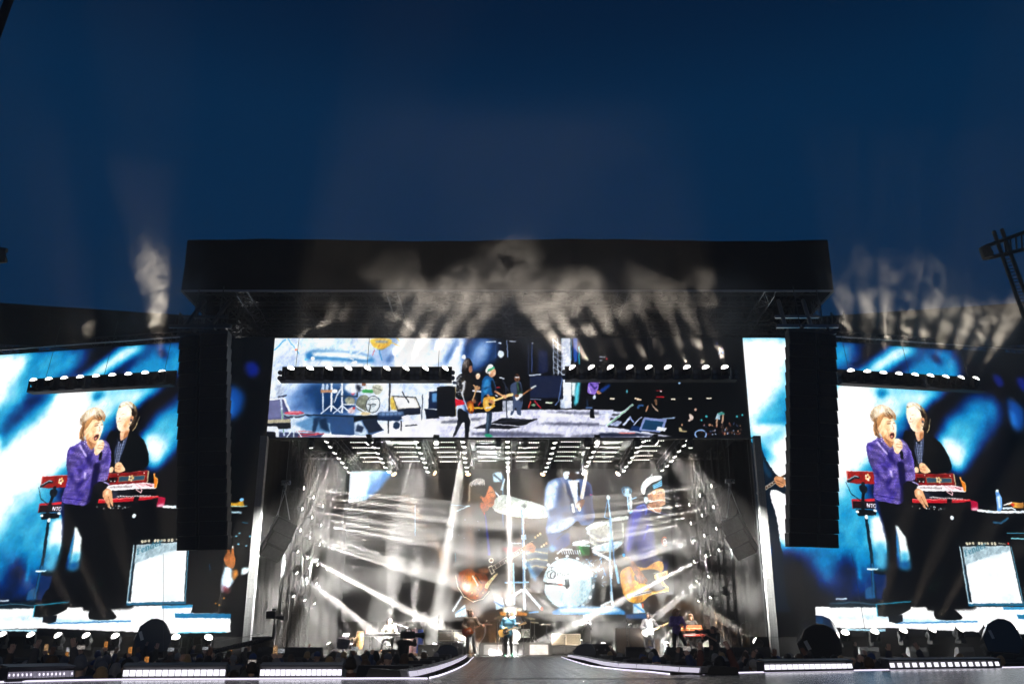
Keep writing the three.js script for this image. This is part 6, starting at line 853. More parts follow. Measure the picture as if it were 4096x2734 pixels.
function figure(j, opt, cell = .02) { // geometries of one figure: body, top, trousers, shoes, hair
  const hd = headPrims(j), out = {};
  out.body = merged([netMesh(bodyPrims(j), cell, .04), netMesh(hd.list, cell * .42, .022), netMesh([...handPrims(j, 'L'), cap(j.wrL, mix3(j.wrL, j.elL, .3), .028)], cell * .34, .01), netMesh([...handPrims(j, 'R'), cap(j.wrR, mix3(j.wrR, j.elR, .3), .028)], cell * .34, .01)]);
  const e = opt.loose ?? .016, sl = opt.sleeve ?? .92;
  const top = [cap(add3(j.hip, [0, opt.hem ?? -.02, 0]), j.waist, .132 + e, .122 + e, 1.15, .88), cap(j.waist, j.chest, .124 + e, .137 + e, 1.2, .84), cap(j.chest, add3(j.neck, [0, -.05, 0]), .132 + e, .075 + e, 1.15, .84), cap(j.shL, j.shR, .068 + e), cap(j.shL, j.elL, .056 + e, .046 + e), cap(j.shR, j.elR, .056 + e, .046 + e)];
  if (sl > .5) top.push(cap(j.elL, mix3(j.elL, j.wrL, (sl - .5) * 2), .046 + e, .036 + e), cap(j.elR, mix3(j.elR, j.wrR, (sl - .5) * 2), .046 + e, .036 + e));
  out.top = netMesh(top, cell, .035);
  out.trousers = netMesh([cap(j.hip, add3(j.hip, [0, .05, 0]), .135, .13, 1.15, .88), cap(j.hiL, j.knL, .092, .064), cap(j.knL, add3(j.anL, [0, .02, 0]), .062, .052), cap(j.hiR, j.knR, .092, .064), cap(j.knR, add3(j.anR, [0, .02, 0]), .062, .052)], cell, .03);
  out.shoes = netMesh([cap(j.anL, j.toL, .05, .04), cap(j.anR, j.toR, .05, .04)], cell * .8, .02);
  const A = hd.at, hr = {
    short: [cap(A(0, .06, -.03), A(0, .065, -.01), .094, .09), cap(A(-.05, .0, -.06), A(.05, .0, -.06), .06)],
    shag: [cap(A(0, .07, -.03), A(0, .075, .015), .1, .085), cap(A(-.075, .03, -.03), A(-.085, -.08, -.03), .045, .035), cap(A(.075, .03, -.03), A(.085, -.08, -.03), .045, .035), cap(A(0, .0, -.09), A(0, -.1, -.08), .07, .05), cap(A(-.05, .1, .05), A(.03, .1, .06), .035)],
    long: [cap(A(0, .06, -.03), A(0, .065, 0), .097, .085), cap(A(-.07, .0, -.05), A(-.09, -.2, -.05), .05, .04), cap(A(.07, .0, -.05), A(.09, -.2, -.05), .05, .04), cap(A(0, .0, -.08), A(0, -.22, -.08), .075, .06)],
    spiky: [cap(A(0, .07, -.03), A(0, .08, .0), .097, .085), ...Array.from({ length: 14 }, (_, k) => { const a = k * 2.4, b = .3 + .5 * ((k * 7) % 5) / 5, x = Math.sin(a) * b, z = Math.cos(a) * b - .25; return cap(A(x * .1, .1, z * .1 - .02), A(x * .22, .13 + .03 * (k % 3), z * .2 - .04), .03, .008); }), cap(A(0, .0, -.09), A(0, -.09, -.07), .06, .04)],
    curly: Array.from({ length: 34 }, (_, k) => { const a = k * 2.4, y = -.14 + .27 * (k / 34), r = .105 * Math.cos((y - .02) * 4.2); return cap(A(Math.sin(a) * r, y, Math.cos(a) * r * .9 - .03 - (Math.cos(a) > .3 ? (y < .06 ? .09 : 0) : 0)), A(Math.sin(a) * r * 1.1, y - .02, Math.cos(a) * r * .95 - .03 - (Math.cos(a) > .3 ? (y < .06 ? .09 : 0) : 0)), .036); }),
    cap: [cap(A(0, .075, -.02), A(0, .08, -.01), .095, .09), cap(A(-.04, .06, .1), A(.04, .06, .1), .02), cap(A(-.04, .065, .06), A(.04, .065, .06), .028)],
    capBack: [cap(A(0, .075, -.02), A(0, .08, -.01), .096, .09), cap(A(-.03, .05, -.1), A(.03, .05, -.1), .02)],
    beanie: [cap(A(0, .06, -.025), A(0, .11, -.035), .103, .085)],
    bun: [cap(A(0, .06, -.03), A(0, .065, -.01), .094, .09), cap(A(0, .03, -.12), A(0, .03, -.14), .045), cap(A(0, -.04, -.06), A(0, -.06, -.06), .055)],
    none: null,
  }[opt.hair ?? 'short'];
  if (hr) out.hair = netMesh(hr, cell * .5, .02);
  return { geo: out, at: A };
}
const SKIN = { pale: mat([.62, .4, .29], .55), tan: mat([.5, .3, .2], .55), brown: mat([.2, .1, .06], .5), dark: mat([.12, .06, .04], .5) };
const faceDark = mat([.06, .035, .03], .5), eyeWhite = mat(.7, .3);
function person(label, j, opt, mats, [x, y, z], turn = 0, cell = .02, scale = 1) {
  const t = thing('person', label, 'person', [x, y, z], turn, opt.group); t.scale.setScalar(scale);
  const { geo, at } = figure(j, opt, cell);
  const b = part('body', geo.body, mats.skin, t);
  part(opt.topName ?? 'jacket', geo.top, mats.top, t); part('trousers', geo.trousers, mats.trousers, t); part('shoes', geo.shoes, mats.shoes ?? M.rubber, t);
  if (geo.hair) part(['cap', 'capBack', 'beanie'].includes(opt.hair) ? 'hat' : 'hair', geo.hair, mats.hair, t);
  if (opt.face !== false) part('face_marks', [ball(.011, ...at(-.032, .012, .088), 1.3, .7, .6, 8), ball(.011, ...at(.032, .012, .088), 1.3, .7, .6, 8), ball(.016, ...at(0, -.058, .101), 1.6, .45, .5, 8), ball(.012, ...at(-.034, .03, .092), 1.7, .35, .5, 8), ball(.012, ...at(.034, .03, .092), 1.7, .35, .5, 8)], faceDark, b);
  return { t, at, j };
}

// ---------- performers ----------
const on = (p, y = STAGE) => [p[0], y, p[2]];
const cloth = (c, r = .8) => mat(c, r);
const leopard = mat(1, .6, { map: dataTex(128, 128, (u, v, x, y) => { const n = vnoise(x / 5, y / 5, 3); return n > .62 ? [.42, .32, .2] : n > .5 ? [.16, .12, .08] : [.06, .05, .045]; }, true) });
leopard.map.repeat.set(5, 5);
const purple = mat(1, .35, { map: dataTex(64, 64, (u, v, x, y) => { const d = Math.hypot(x % 8 - 4, y % 8 - 4) < 2.6; const n = .8 + .4 * (fbm(x / 12, y / 12, 3, 2) - .5); return d ? [.76 * n, .64 * n, .95 * n] : [.46 * n, .33 * n, .74 * n]; }, true) });
purple.map.repeat.set(4, 4);
const P1 = on([-1.714,1.651,-39.7]), P2 = on([-0.142,1.638,-39.6]), P3 = on([0.18,1.993,-45.4]), P4 = on([6.012,1.703,-42]), P5 = on([6.79,1.786,-39.4]), P6 = on([7.945,1.793,-42.4]), P7 = on([-5.687,1.733,-44.6]), P8 = on([3.424,1.737,-44]);
const hold = { shL: [.19, 1.42, 0], elL: [.4, 1.2, .1], wrL: [.42, 1.3, .34], elR: [-.3, 1.16, -.04], wrR: [-.12, 1.04, .22], curl: .9 };
person('guitarist in a black speckled jacket with a sunburst guitar', pose({ ...hold, elL: [.34, 1.2, .06], wrL: [.5, 1.17, .26], wrR: [-.06, .98, .22], look: [.8, 1.6, .6], knL: [.13, .5, .06], anL: [.2, .09, .02], toL: [.25, .035, .19] }), { hair: 'spiky', hem: -.04 }, { skin: SKIN.tan, top: leopard, trousers: cloth(.03), hair: mat([.08, .05, .035], .6), shoes: mat(.6, .6) }, P1, 0, .018, 1.05);
person('guitarist in a blue satin shirt and headband with a butterscotch guitar', pose({ ...hold, elL: [.3, 1.2, .08], wrL: [.4, 1.22, .3], wrR: [-.1, .98, .22], look: [.3, 1.6, 1] }), { hair: 'short', hem: -.06, loose: .024, topName: 'shirt' }, { skin: SKIN.tan, top: mat([.05, .17, .26], .35), trousers: cloth(.03), hair: mat([.62, .62, .6], .7), shoes: mat([.05, .3, .2], .5) }, P2, 0, .018, 1.02);
{ const h = thing('headband', 'blue green headband worn by the guitarist in the satin shirt', 'headband', [P2[0], STAGE, P2[2]]); part('band', new THREE.CylinderGeometry(.097, .1, .05, 20, 1, true).rotateX(.12).translate(.002, 1.705, .0), mat([.03, .22, .2], .6, { side: THREE.DoubleSide }), h); h.scale.setScalar(1.02); }
const sit = { hip: [0, .55, 0], waist: [0, .7, .01], chest: [0, .92, .02], neck: [0, 1.1, .02], head: [0, 1.25, .04], look: [0, 1.2, 1], shL: [.185, 1.05, .02], shR: [-.185, 1.05, .02], hiL: [.1, .55, .02], hiR: [-.1, .55, .02], knL: [.2, .5, .42], knR: [-.2, .5, .42], anL: [.2, .1, .4], anR: [-.2, .1, .4], toL: [.22, .04, .56], toR: [-.22, .04, .56] };
person('drummer in a grey suit and sunglasses seated behind the drum kit', pose({ ...sit, elL: [.3, .84, .16], wrL: [.2, .86, .4], elR: [-.32, .9, .14], wrR: [-.2, 1.05, .36], curl: 1.3 }), { hair: 'none' }, { skin: SKIN.tan, top: mat([.2, .2, .22], .7), trousers: cloth(.04) }, [P3[0], STAGE + .62, P3[2]], 0, .02);
person('bass player in a grey jacket and dark glasses with a white bass', pose({ ...hold, elL: [.38, 1.16, .08], wrL: [.52, 1.2, .26], wrR: [-.12, .98, .22], look: [-.1, 1.6, 1], knR: [-.16, .5, .06], anR: [-.2, .09, .02], anL: [.2, .09, -.02], knL: [.15, .5, .03] }), { hair: 'short', hem: -.12, loose: .026 }, { skin: SKIN.brown, top: mat([.12, .12, .14], .7), trousers: cloth([.07, .07, .09]), hair: mat(.015, .8) }, P4, 0, .018, 1.03);
person('singer in a shiny purple jacket standing beside the red keyboards', pose({ look: [.9, 1.62, .4], elL: [.3, 1.18, .1], wrL: [.24, 1.05, .3], elR: [-.26, 1.16, .06], wrR: [.08, 1.16, .22], hip: [-.03, .93, 0], knL: [.24, .54, .16], anL: [.34, .09, -.04], toL: [.42, .035, .1], knR: [-.14, .5, .02], anR: [-.16, .09, -.05], curl: .7 }), { hair: 'shag', hem: .0 }, { skin: SKIN.pale, top: purple, trousers: cloth(.028), hair: mat([.32, .17, .07], .55) }, P5, 0, .018, 1.06);
person('keyboard player in a black jacket behind the red keyboards', pose({ look: [-.4, 1.6, 1], elL: [.28, 1.16, .14], wrL: [.2, 1.1, .42], elR: [-.28, 1.16, .14], wrR: [-.2, 1.1, .42], curl: .5 }), { hair: 'shag', loose: .02 }, { skin: SKIN.pale, top: mat(.03, .8), trousers: cloth(.03), hair: mat([.2, .11, .05], .6) }, P6, 0, .02);
person('white-haired keyboard player seated at the long keyboard', pose({ ...sit, hip: [0, .68, 0], hiL: [.1, .68, .02], hiR: [-.1, .68, .02], waist: [0, .82, .01], chest: [0, 1.02, .02], neck: [0, 1.2, .03], head: [-.02, 1.35, .06], shL: [.19, 1.15, .02], shR: [-.19, 1.15, .02], look: [-.5, 1.25, 1], elL: [.32, .92, .12], wrL: [.3, .98, .4], elR: [-.32, .92, .12], wrR: [-.26, .98, .4], knL: [.16, .6, .36], knR: [-.2, .56, .38], anL: [.14, .12, .3], anR: [-.34, .12, .34], toL: [.15, .05, .46], toR: [-.38, .05, .5] }), { hair: 'short', loose: .024, topName: 'shirt' }, { skin: SKIN.pale, top: mat([.33, .33, .26], .8), trousers: cloth(.035), hair: mat([.72, .72, .7], .8), shoes: mat([.3, .12, .06], .6) }, [P7[0], STAGE + .1, P7[2]], 0, .02);
person('backing singer in black with curly hair between the amplifiers', pose({ look: [-1, 1.6, .6], elL: [.2, 1.2, .16], wrL: [.04, 1.42, .24], elR: [-.24, 1.16, .1], wrR: [-.1, 1.3, .26] }), { hair: 'curly', loose: .035, hem: -.25, topName: 'coat' }, { skin: SKIN.dark, top: mat(.03, .5), trousers: cloth(.02), hair: mat([.05, .04, .035], .4) }, P8, 0, .022);

// ---------- guitars, held ----------
function guitar(name, label, outline, pos, rot, { bodyMat, neckMat, plate, long = .62, headMat, head = 'plain' }) {
  const t = thing(name, label, 'guitar', pos); t.rotation.set(...rot);
  const shape = new THREE.Shape(); shape.moveTo(...outline[0]); const n = outline.length; for (let i = 0; i < n; i++) { const a = outline[i], b = outline[(i + 1) % n]; shape.quadraticCurveTo(a[0], a[1], (a[0] + b[0]) / 2, (a[1] + b[1]) / 2); }
  part('guitar_body', new THREE.ExtrudeGeometry(shape, { depth: .03, bevelEnabled: true, bevelSize: .006, bevelThickness: .006, bevelSegments: 2, curveSegments: 6 }), bodyMat, t);
  part('neck', [box(long, .05, .02, .1 + long / 2, 0, .046), box(.006, .052, .024, .12, 0, .046)], neckMat, t);
  const hd = part('headstock', prism(head === 'bass' ? [[0, -.03], [.2, -.05], [.24, -.01], [.2, .04], [0, .03]] : [[0, -.028], [.05, -.042], [.17, -.05], [.18, .03], [.1, .035], [0, .028]], .018, .003).translate(.1 + long, 0, .044), headMat ?? neckMat, t);
  part('tuning_pegs', Array.from({ length: 6 }, (_, k) => cyl(.008, .022, .14 + long + (k % 3) * .045, (k < 3 ? -1 : 1) * .055, .044, 6)), M.chrome, hd);
  if (plate) part('pickguard', prism(plate.map((p) => p), .004).translate(0, 0, .04), plate.mat, t);
  part('pickups', [box(.035, .085, .012, .02, 0, .042), box(.035, .085, .012, -.08, 0, .042), box(.02, .09, .02, -.14, 0, .044)], M.chrome, t);
  part('knobs', [[-.15, -.1], [-.19, -.07], [-.11, -.13], [-.16, -.14]].map(([a, b]) => cyl(.012, .02, 0, 0, 0, 8).rotateX(Math.PI / 2).translate(a, b, .048)), M.chrome, t);
  return t;
}
const single = [[.1, .02], [.06, .13], [-.02, .11], [-.08, .1], [-.2, .18], [-.31, .1], [-.32, -.06], [-.24, -.18], [-.12, -.17], [-.03, -.12], [.05, -.16], [.14, -.15], [.1, -.06]];
const tele = [[.1, .04], [.08, .14], [-.02, .15], [-.06, .11], [-.14, .13], [-.26, .16], [-.33, .06], [-.32, -.1], [-.22, -.18], [-.1, -.12], [.02, -.14], [.12, -.13], [.07, -.05]];
const jazz = [[.1, .05], [.17, .15], [.05, .14], [-.05, .1], [-.2, .17], [-.34, .12], [-.34, -.02], [-.24, -.16], [-.12, -.14], [0, -.11], [.1, -.17], [.16, -.13], [.09, -.05]];
const burst = mat(1, .25, { map: (() => { const t = dataTex(64, 64, (u, v) => { const r = Math.min(1, Math.hypot(u - .5, v - .5) * 2.2); return [.72 - .4 * r * r, .34 - .26 * r * r, .06 - .04 * r]; }, true); t.offset.set(.5, .5); t.repeat.set(1.6, 2); return t; })() });
const maple = mat([.62, .42, .2], .4), rose = mat([.12, .06, .04], .5);
guitar('electric_guitar', 'sunburst electric guitar held by the guitarist in the speckled jacket', single, [P1[0] - .04, STAGE + 1.03, P1[2] + .2], [0, .12, .42], { bodyMat: burst, neckMat: rose, headMat: mat(.02, .3) });
guitar('electric_guitar', 'butterscotch electric guitar with black plate held by the guitarist in the satin shirt', tele, [P2[0] - .1, STAGE + 1.0, P2[2] + .2], [0, .1, .4], { bodyMat: mat([.6, .34, .08], .3), neckMat: maple, plate: Object.assign([[.08, .1], [-.1, .1], [-.16, .0], [-.1, -.1], [.05, -.11], [.08, 0]], { mat: mat(.02, .3) }) });
guitar('bass_guitar', 'white bass guitar with green edge held by the bass player', jazz, [P4[0] - .02, STAGE + 1.02, P4[2] + .22], [0, .1, .4], { bodyMat: mat([.62, .68, .64], .3), neckMat: maple, long: .82, headMat: mat([.1, .2, .14], .4), head: 'bass' });
const scarf = thing('scarf', 'long dark scarf hanging from the bass player', 'scarf', P4); part('scarf_cloth', [rbox(.1, .75, .03, .14, 1.12, .16, .012), rbox(.09, .7, .03, -.05, 1.15, .17, .012), rbox(.3, .07, .12, .03, 1.5, .02, .03)], mat(.035, .95), scarf);

// ---------- amplifiers, drums, keyboards ----------
const grille = mat([.5, .42, .3], .85, { map: cut(clothTex, 3, 3) }), tolex = mat([.6, .54, .44], .6), greyGrille = mat([.42, .44, .44], .8, { map: cut(clothTex, 3, 3) }), brownGrille = mat([.17, .12, .085], .85, { map: cut(clothTex, 4, 6) });
function amp(name, label, w, h, d, pos, turn, { shell, cloth: cl, panel = false, split = 1, knobs = 0, feet = true }) {
  const t = thing(name, label, 'amplifier', pos, turn);
  part('cabinet', rbox(w, h, d, 0, h / 2 + .03, 0, .015), shell, t); const g = w / split;
  for (let k = 0; k < split; k++) part('speaker_grille', rbox(g - .07, h - (panel ? .19 : .08), .02, -w / 2 + g * (k + .5), h / 2 + .03 - (panel ? .05 : 0), d / 2 + .004, .008), cl, t);
  if (panel) { const p = part('control_panel', box(w - .08, .08, .012, 0, h - .03, d / 2 + .004), M.black, t); part('knobs', Array.from({ length: knobs || 7 }, (_, k) => cyl(.016, .02, 0, 0, 0, 8).rotateX(Math.PI / 2).translate(-w / 2 + .1 + k * (w - .2) / ((knobs || 7) - 1), h - .03, d / 2 + .015)), mat([.7, .66, .55], .4), p); }
  if (feet) part('feet', [[-1, -1], [1, -1], [-1, 1], [1, 1]].map(([a, b]) => cyl(.02, .03, a * (w / 2 - .06), .015, b * (d / 2 - .06), 8)), M.rubber, t);
  return t;
}
const tanBase = (k, p) => { const t = thing('flight_case', `black flight case under the ${k} tan amplifier`, 'case', p); part('case_box', rbox(.62, .55, .5, 0, .3, 0, .02), M.black, t); part('case_edge', [box(.64, .02, .52, 0, .57, 0), box(.64, .02, .52, 0, .04, 0)], M.steel, t); part('handle', tube([[-.08, .32, .255], [-.06, .34, .285], [.06, .34, .285], [.08, .32, .255]], .008, 8, 5), M.steel, t); };
const A1 = on([-3.063,1.737,-44]), A2 = on([-2.411,1.737,-44]);
tanBase('first', A1); tanBase('second', A2);
amp('guitar_amplifier', 'tan guitar amplifier nearest the microphone stand on the left of the runway', .66, .5, .26, [A1[0], STAGE + .6, A1[2]], 0, { shell: tolex, cloth: grille, panel: true });
amp('guitar_amplifier', 'tan guitar amplifier behind the guitarist in the speckled jacket', .66, .5, .26, [A2[0], STAGE + .6, A2[2]], 0, { shell: tolex, cloth: grille, panel: true });
const A3 = on([2.473,1.689,-44]); amp('guitar_amplifier', 'pale double amplifier with two tan grilles right of the drum kit', 1.32, .5, .28, [A3[0], STAGE + .42, A3[2]], 0, { shell: tolex, cloth: grille, split: 2 });
{ const t = thing('amplifier_head', 'black amplifier heads in a case under the pale double amplifier', 'amplifier', A3); part('case_box', rbox(1.3, .34, .4, 0, .25, 0, .02), M.black, t); for (const x of [-.33, .33]) { const p = part('front_panel', box(.58, .2, .01, x, .25, .204), mat(.05, .4), t); part('knobs', Array.from({ length: 6 }, (_, k) => cyl(.015, .02, 0, 0, 0, 8).rotateX(Math.PI / 2).translate(x - .2 + k * .08, .25, .215)), M.chrome, p); } part('casters', [-.55, .55].map((x) => cyl(.05, .04, x, .05, .1, 10)), M.rubber, t); }
const A4 = on([5.184,1.664,-45]), A5 = on([5.809,1.664,-45]); for (const [p, l] of [[A4, 'tall brown bass stack beside the microphone stand'], [A5, 'tall brown bass stack behind the bass player']]) { amp('bass_stack', l, .66, 1.2, .42, p, 0, { shell: mat([.05, .04, .032], .6), cloth: brownGrille }); }
{ const t = thing('amplifier_head', 'small black amplifier heads standing on the brown bass stacks', 'amplifier', [A5[0], STAGE + 1.24, A5[2]]); part('case_box', [rbox(.16, .16, .2, -.2, .08, 0, .01), rbox(.12, .14, .2, .0, .07, 0, .01), rbox(.2, .15, .2, .22, .075, 0, .01)], M.black, t); }
amp('guitar_amplifier', 'silver guitar amplifier beside the red keyboards', .66, .85, .28, on([8.425,1.658,-42.6]), .1, { shell: M.black, cloth: greyGrille, panel: true, knobs: 9 });
amp('bass_stack', 'low brown speaker cabinet behind the bass player', .6, .72, .4, on([6.371,1.69,-43.6]), 0, { shell: mat([.05, .04, .032], .6), cloth: brownGrille });
{ // drum kit on its riser
  const [X, , Z] = P3, r = thing('drum_riser', 'black drum riser with pale front panels and rail stairs', 'platform', [X, STAGE, Z + .1]);
  part('riser_box', rbox(3.3, .58, 2.6, 0, .29, 0, .02), M.black, r); for (const x of [-1.05, 1.05]) part('front_panel', box(.84, .44, .02, x, .26, 1.315), mat([.5, .5, .5], .5, { map: wearTex }), r);
  for (const s of [-1, 1]) { part('hand_rail', tube([[s * 1.66, .0, 1.35], [s * 1.66, .5, 1.34], [s * 1.42, .95, 1.2], [s * 1.42, 1.35, 1.1], [s * 1.2, 1.38, 1.1]], .024, 20, 6), M.chrome, r); part('shelf', box(.5, .04, .3, s * 1.35, 1.36, 1.1), mat([.25, .2, .16], .6), r); }
  const Y = STAGE + .58, k = thing('drum_kit', 'pearl drum kit with cymbals in front of the drummer', 'drum kit', [X - .05, Y, Z + .75]);
  const pearl = mat([.42, .44, .4], .3, { map: cut(wearTex, 2, 2) }), skin = mat([.7, .7, .66], .6), brass = mat([.6, .45, .2], .25, { metalness: .9 });
  const drum = (nm, r0, h, x, y, z, rx, rz, sm = pearl) => { const d = part(nm, cyl(r0, h, 0, 0, 0, 24), sm, k); d.position.set(x, y, z); d.rotation.set(rx, 0, rz); part('drum_head', [cyl(r0 * .97, .004, 0, h / 2 + .003, 0, 24), cyl(r0 * .97, .004, 0, -h / 2 - .003, 0, 24)], skin, d); part('hoop', [new THREE.TorusGeometry(r0, .012, 6, 24).rotateX(Math.PI / 2).translate(0, h / 2, 0), new THREE.TorusGeometry(r0, .012, 6, 24).rotateX(Math.PI / 2).translate(0, -h / 2, 0)], M.chrome, d); return d; };
  drum('bass_drum', .28, .4, 0, .29, 0, Math.PI / 2, 0); drum('rack_tom', .16, .2, .12, .74, 0, .35, 0); drum('floor_tom', .2, .38, .5, .4, -.25, 0, 0); drum('snare_drum', .18, .14, -.36, .62, -.2, .12, 0, mat([.03, .2, .08], .3));
  for (const [x, y, z, rr0, rx, rz] of [[-.72, 1.12, .1, .26, .3, .2], [-.62, .98, -.1, .2, .1, 0], [.72, 1.08, .05, .24, .25, -.2], [.92, .9, -.2, .22, .2, -.1]]) { const c = part('cymbal', lathe([[0, .03], [.04, .025], [.06, .01], [rr0, -.012]], 24), brass, k); c.position.set(x, y, z); c.rotation.set(rx, 0, rz); part('cymbal_stand', [bar([x, y, z], [x, .1, z], .012, 6), bar([x, .35, z], [x - .2, .0, z + .14], .01, 5), bar([x, .35, z], [x + .2, 0, z + .1], .01, 5), bar([x, .35, z], [x, 0, z - .22], .01, 5)], M.chrome, k); }
  part('hardware', Array.from({ length: 16 }, (_, i) => bar([rr(-.7, .8), rr(.05, .5), rr(-.2, .25)], [rr(-.7, .8), rr(.2, .7), rr(-.2, .25)], .012, 5)), M.chrome, k);
  const st = thing('drum_stool', 'black upholstered bench in front of the drum riser', 'bench', [P2[0] + .08, STAGE, Z + 1.9]); part('seat', rbox(.75, .12, .4, 0, .5, 0, .05), M.blackSatin, st); for (const [a, b] of [[-1, -1], [1, -1], [-1, 1], [1, 1]]) part('leg', bar([a * .33, 0, b * .15], [a * .31, .46, b * .14], .018, 6), M.darkSteel, st);
  const cup = thing('cup', 'red cup on the drum riser shelf', 'cup', [X - 1.35, STAGE + 1.38, Z + 1.2]); part('cup_wall', lathe([[0, 0], [.03, 0], [.04, .1], [.036, .1], [.028, .005], [0, .005]], 14), mat([.5, .04, .03], .4), cup); part('tissue', ball(.035, 0, .13, 0, 1, 1.6, 1, 8), M.white, cup);
}
function keyboard(name, label, w, pos, turn, m, sub) {
  const t = thing(name, label, 'keyboard', pos, turn);
  part('keyboard_case', rbox(w, .1, .36, 0, 0, 0, .015), m, t); part('white_keys', Array.from({ length: Math.round(w / .034) - 3 }, (_, k) => box(.03, .014, .14, -w / 2 + .07 + k * .034, .056, -.08)), mat(.75, .35), t); part('black_keys', Array.from({ length: Math.round(w / .05) - 4 }, (_, k) => k % 7 === 2 || k % 7 === 6 ? null : box(.014, .012, .09, -w / 2 + .09 + k * .048, .068, -.05)).filter(Boolean), mat(.02, .3), t);
  for (const [x0, x1] of [[-.3, .3], [.3, -.3]]) part('stand_leg', bar([x0 * w, -.06, 0], [x1 * w * 1.1, -pos[1] + STAGE, .05], .018, 6), M.darkSteel, t);
  if (sub) sub(t); return t;
}
const redM = mat([.4, .03, .025], .35), K6 = on([7.922,2.483,-42], STAGE + .84);
keyboard('keyboard', 'red keyboard on the lower tier in front of the player in black', 1.25, [K6[0], STAGE + .86, K6[2] + .15], Math.PI, redM, (t) => part('front_label', box(.5, .02, .004, .2, .0, -.184), M.white, t));
keyboard('keyboard', 'wooden red organ on the upper tier beside the singer', 1.0, [K6[0] - .06, STAGE + 1.1, K6[2] - .1], Math.PI, mat([.45, .12, .04], .4), (t) => { part('top_box', rbox(1.0, .14, .18, 0, .12, .1, .01), mat([.4, .1, .04], .4), t); part('gauge_plate', box(.3, .07, .004, -.2, .12, .194), mat([.1, .2, .25], .3), t); });
{ const k = on([-5.874,2.481,-44]); keyboard('keyboard', 'long black keyboard of the white-haired player', 1.7, [k[0], STAGE + .92, k[2]], Math.PI, M.black, (t) => { part('table_top', box(1.9, .03, .5, 0, -.07, 0), mat(.1, .5), t); part('post', [bar([.62, -.08, 0], [.62, -.9, 0], .04, 8), bar([.45, -.9, 0], [.8, -.9, 0], .03, 6)], M.steel, t); });
  for (const [x, l] of [[-.82, 'bottle on the far left end of the long keyboard'], [-.66, 'second bottle on the long keyboard, nearer the player']]) { const b = thing('bottle', l, 'bottle', [k[0] + x, STAGE + .98, k[2]]); part('glass', lathe([[0, 0], [.035, 0], [.036, .12], [.014, .17], [.014, .21], [0, .21]], 12), mat([.12, .02, .015], .2), b); part('paper_label', new THREE.CylinderGeometry(.037, .037, .05, 12, 1, true).translate(0, .08, 0), mat([.5, .06, .03], .6), b); } }
